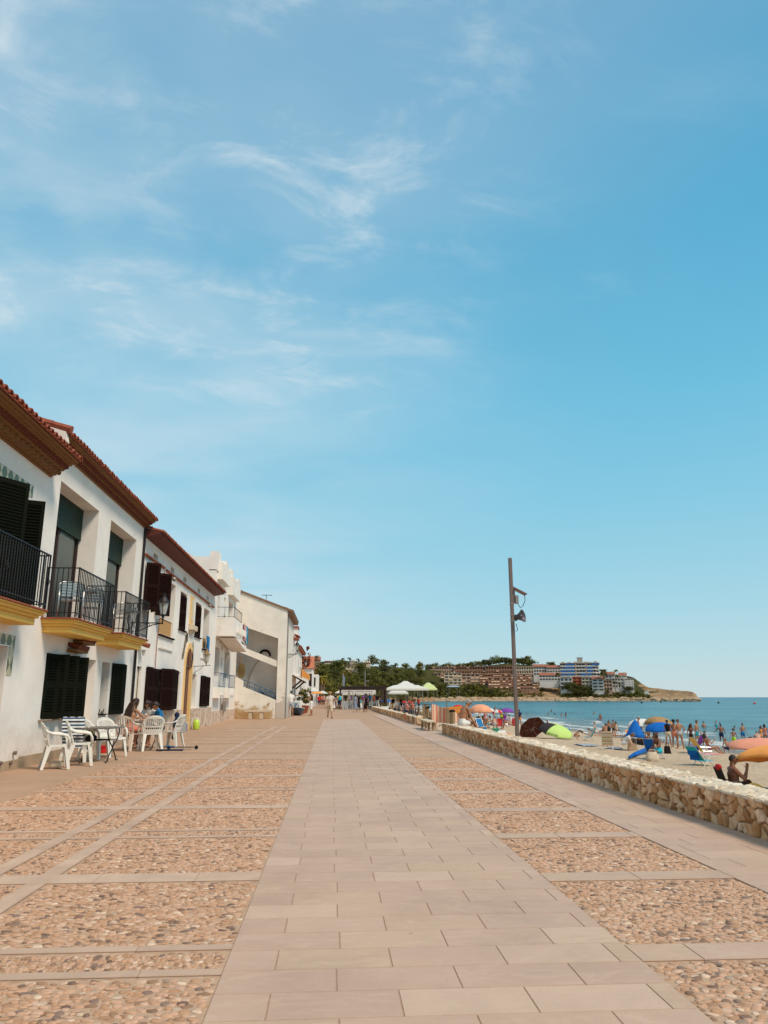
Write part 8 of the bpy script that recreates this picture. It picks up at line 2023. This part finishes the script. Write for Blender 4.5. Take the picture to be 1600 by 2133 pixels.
def bin_(x, y, label, s=1.0):
    t = thing('litter_bin', label, 'bin', (x, y, 0), group='wooden litter bins by the wall'); m = MB(); m.box(x - .05, x + .05, y - .05, y + .05, 0, .95 * s); m.box(x - .14, x + .14, y - .1, y + .1, 0, .04); m.prism([(x - .12, y - .03, .04), (x - .05, y - .03, .22), (x + .05, y - .03, .22), (x + .12, y - .03, .04)], (0, .06, 0)); m.build('post', M['wood_post'], t)
    m = MB()
    for k in range(6): a = k * PI / 3; m.obox(Mx((x + .17 + .085 * math.cos(a), y + .085 * math.sin(a), .60 * s), a), .02, .095, .42 * s)
    m.lathe([(.09, .32 * s), (.10, .33 * s)], 6, (x + .19, y, 0)); m.build('slatted_bin', M['wood_post'], t); m = MB(); m.ell((x + .17, y, .84 * s), .12, .11, .06, 10, 7); m.build('bin_liner', c_black, t)
bin_(4.30, 28.4, 'weathered wooden litter bin on a post at the end of the near wall'); bin_(4.75, 62, 'wooden litter bin beside the far wall near the flower box', 1.05); bin_(4.4, 36.6, 'wooden bin with black bags by the beach access gap', 1.0)
t = thing('low_bench', 'low wooden bench before the gap in the wall', 'bench', (4.2, 32.5, 0)); m = MB(); m.box(3.85, 4.25, 31.2, 34.2, .34, .40); m.build('seat', M['stucco_cream'], t, bevel=.01)
for y in (31.5, 33.8): m = MB(); m.box(3.95, 4.02, y, y + .08, 0, .34); m.box(4.12, 4.19, y, y + .08, 0, .34); m.build('leg', M['wood_post'], t)
def bike(x, y, rz, label, colr):
    t = thing('bicycle', label, 'bicycle', (x, y, 0), R(rz), 'bicycles leaning by the wall', local=True)
    for dx in (-.52, .52):
        m = MB(); m.tube([(dx + .33 * math.cos(a * PI / 12), 0, .34 + .33 * math.sin(a * PI / 12)) for a in range(24)], .018, 6, closed=True); w = m.build('wheel', M['iron'], t); m = MB()
        for k in range(10): a = k * PI / 5; m.tube([(dx, 0, .34), (dx + .32 * math.cos(a), 0, .34 + .32 * math.sin(a))], .003, 3)
        m.build('spokes', M['aluminium'], w)
    m = MB(); A, B, C_, D_, E2 = (-.52, 0, .34), (-.08, 0, .30), (-.20, 0, .78), (.36, 0, .82), (.52, 0, .34)
    for p, q_ in ((A, B), (B, C_), (C_, A), (B, D_), (C_, D_), (D_, E2)): m.tube([p, q_], .018, 6)
    m.build('frame', colr, t); m = MB(); m.tube([(.36, 0, .82), (.34, 0, .98), (.36, -.26, 1.0)], .013, 6); m.tube([(.34, 0, .98), (.36, .26, 1.0)], .013, 6); m.build('handlebar', M['iron'], t)
    m = MB(); m.ell((-.22, 0, .90), .13, .07, .035, 10, 6); m.tube([(-.20, 0, .78), (-.22, 0, .89)], .014, 6); m.build('saddle', M['iron'], t); return t
B1 = bike(4.75, 37.6, 88, 'bicycle with black bags at the gap in the wall', simple('black bicycle paint', (.02, .02, .02), .35)); copy_tree(B1, (4.45, 40.2, 0), R(70), 'bicycle leaning on the start of the far wall'); copy_tree(B1, (4.5, 43.5, 0), R(95), 'second bicycle along the far wall'); copy_tree(B1, (4.5, 47.5, 0), R(80), 'third bicycle along the far wall'); copy_tree(B1, (4.6, 52.5, 0), R(92), 'farthest bicycle along the wall')
for i, (x, y, c, lb) in enumerate(((4.7, 50, c_pink, 'person in pink sitting on the far wall'), (4.7, 46, c_coral, 'person in coral sitting on the far wall'), (4.7, 56.5, c_grey, 'person in grey sitting on the far wall near the bin'))): person((x, y, 0), 80 + i * 30, 'sit', 1.7, 'tan', ('brown', 'short'), i == 0, (('shirt', c), ('shorts', c_navy)), lb, seat=.385)
hang('sarong', 'orange striped cloth hung over the far wall', [(4.2, 43.6, .42), (4.2, 44.9, .42), (4.18, 44.9, .02), (4.18, 43.7, .02)], c_wb, cat='cloth'); hang('sarong', 'red orange cloth hanging on a rail before the sea', [(6.3, 44, .75), (7.5, 44, .85), (7.5, 44, .1), (6.4, 44, .0)], c_orange, cat='cloth', nrm=(0, 1, 0))
low_chair((5.9, 40.5, sand_z(6)), 30, c_black, 'black folding chair standing up beside the striped windbreak', hi=1.3, lean=15)

# ---------------------------------------------------------------- tidy: ordinal labels for look-alike trees, pieces that are things of their own
SPLIT = {'tile_surround', 'planter_box', 'cane_screen', 'cable', 'wall_socket', 'window_sills', 'window_sill', 'vent_grille', 'ledge', 'chimney', 'tile_bracket', 'bracket_tiles', 'spotlight', 'wheels', 'niche_back', 'conduit', 'clamp_bands', 'stone_plinth', 'plinth', 'porch_bracket', 'cross_bar', 'stakes', 'iron_emblem', 'iron_ornaments', 'meter_box', 'tiled_hood', 'screen_frame', 'crossed_legs', 'eyes'}
UNITS = ['first', 'second', 'third', 'fourth', 'fifth', 'sixth', 'seventh', 'eighth', 'ninth', 'tenth', 'eleventh', 'twelfth', 'thirteenth', 'fourteenth', 'fifteenth', 'sixteenth', 'seventeenth', 'eighteenth', 'nineteenth', 'twentieth', 'twenty-first', 'twenty-second', 'twenty-third', 'twenty-fourth', 'twenty-fifth', 'twenty-sixth']
for g, tx in (('pines along the skyline ridge', 'umbrella pine, %s from the left, on the skyline above the terraced flats'), ('pines below the terraced flats', 'dark pine, %s from the left, on the slope below the terraced flats'), ('evergreens below the hotel', 'dark evergreen, %s from the left, below the blue and white hotel')):
    L_ = sorted([o for o in bpy.data.objects if o.get('group') == g and o.parent is None], key=lambda o: o.location.x / o.location.y)
    for o, w_ in zip(L_, UNITS): o['label'] = tx % w_
def split(o, gap=.03):
    me = o.data; n = len(me.vertices); par = list(range(n))
    def fd(i):
        while par[i] != i: par[i] = par[par[i]]; i = par[i]
        return i
    for p in me.polygons:
        a = fd(p.vertices[0])
        for v in p.vertices[1:]: par[fd(v)] = a
    groups = {}
    for i in range(n): groups.setdefault(fd(i), []).append(i)
    G = list(groups.values()); C = np.array([v.co[:] for v in me.vertices]); B = [(C[g].min(0) - gap, C[g].max(0) + gap) for g in G]; q = list(range(len(G)))
    def f2(i):
        while q[i] != i: q[i] = q[q[i]]; i = q[i]
        return i
    for i in range(len(G)):
        for j in range(i):
            if f2(i) != f2(j) and (B[i][0] < B[j][1]).all() and (B[j][0] < B[i][1]).all(): q[f2(i)] = f2(j)
    cl = {}
    for i, g in enumerate(G): cl.setdefault(f2(i), []).extend(g)
    if len(cl) < 2 or len(cl) > 40: return
    name = o.name.split('.')[0]
    for k, g in enumerate(cl.values()):
        gs = set(g); idx = {v: i for i, v in enumerate(g)}; fs = [[idx[v] for v in p.vertices] for p in me.polygons if p.vertices[0] in gs]
        m2 = bpy.data.meshes.new(name); m2.from_pydata([tuple(C[v]) for v in g], [], fs); [m2.materials.append(x) for x in me.materials]
        if me.polygons[0].use_smooth: m2.polygons.foreach_set('use_smooth', [True] * len(fs)); m2.set_sharp_from_angle(angle=R(45))
        c = bpy.data.objects.new(name, m2); col.objects.link(c); c.parent = o.parent; c.location = o.location
    bpy.data.objects.remove(o)
for o in list(bpy.data.objects):
    if o.type == 'MESH' and o.name.split('.')[0] in SPLIT and not o.children: split(o)
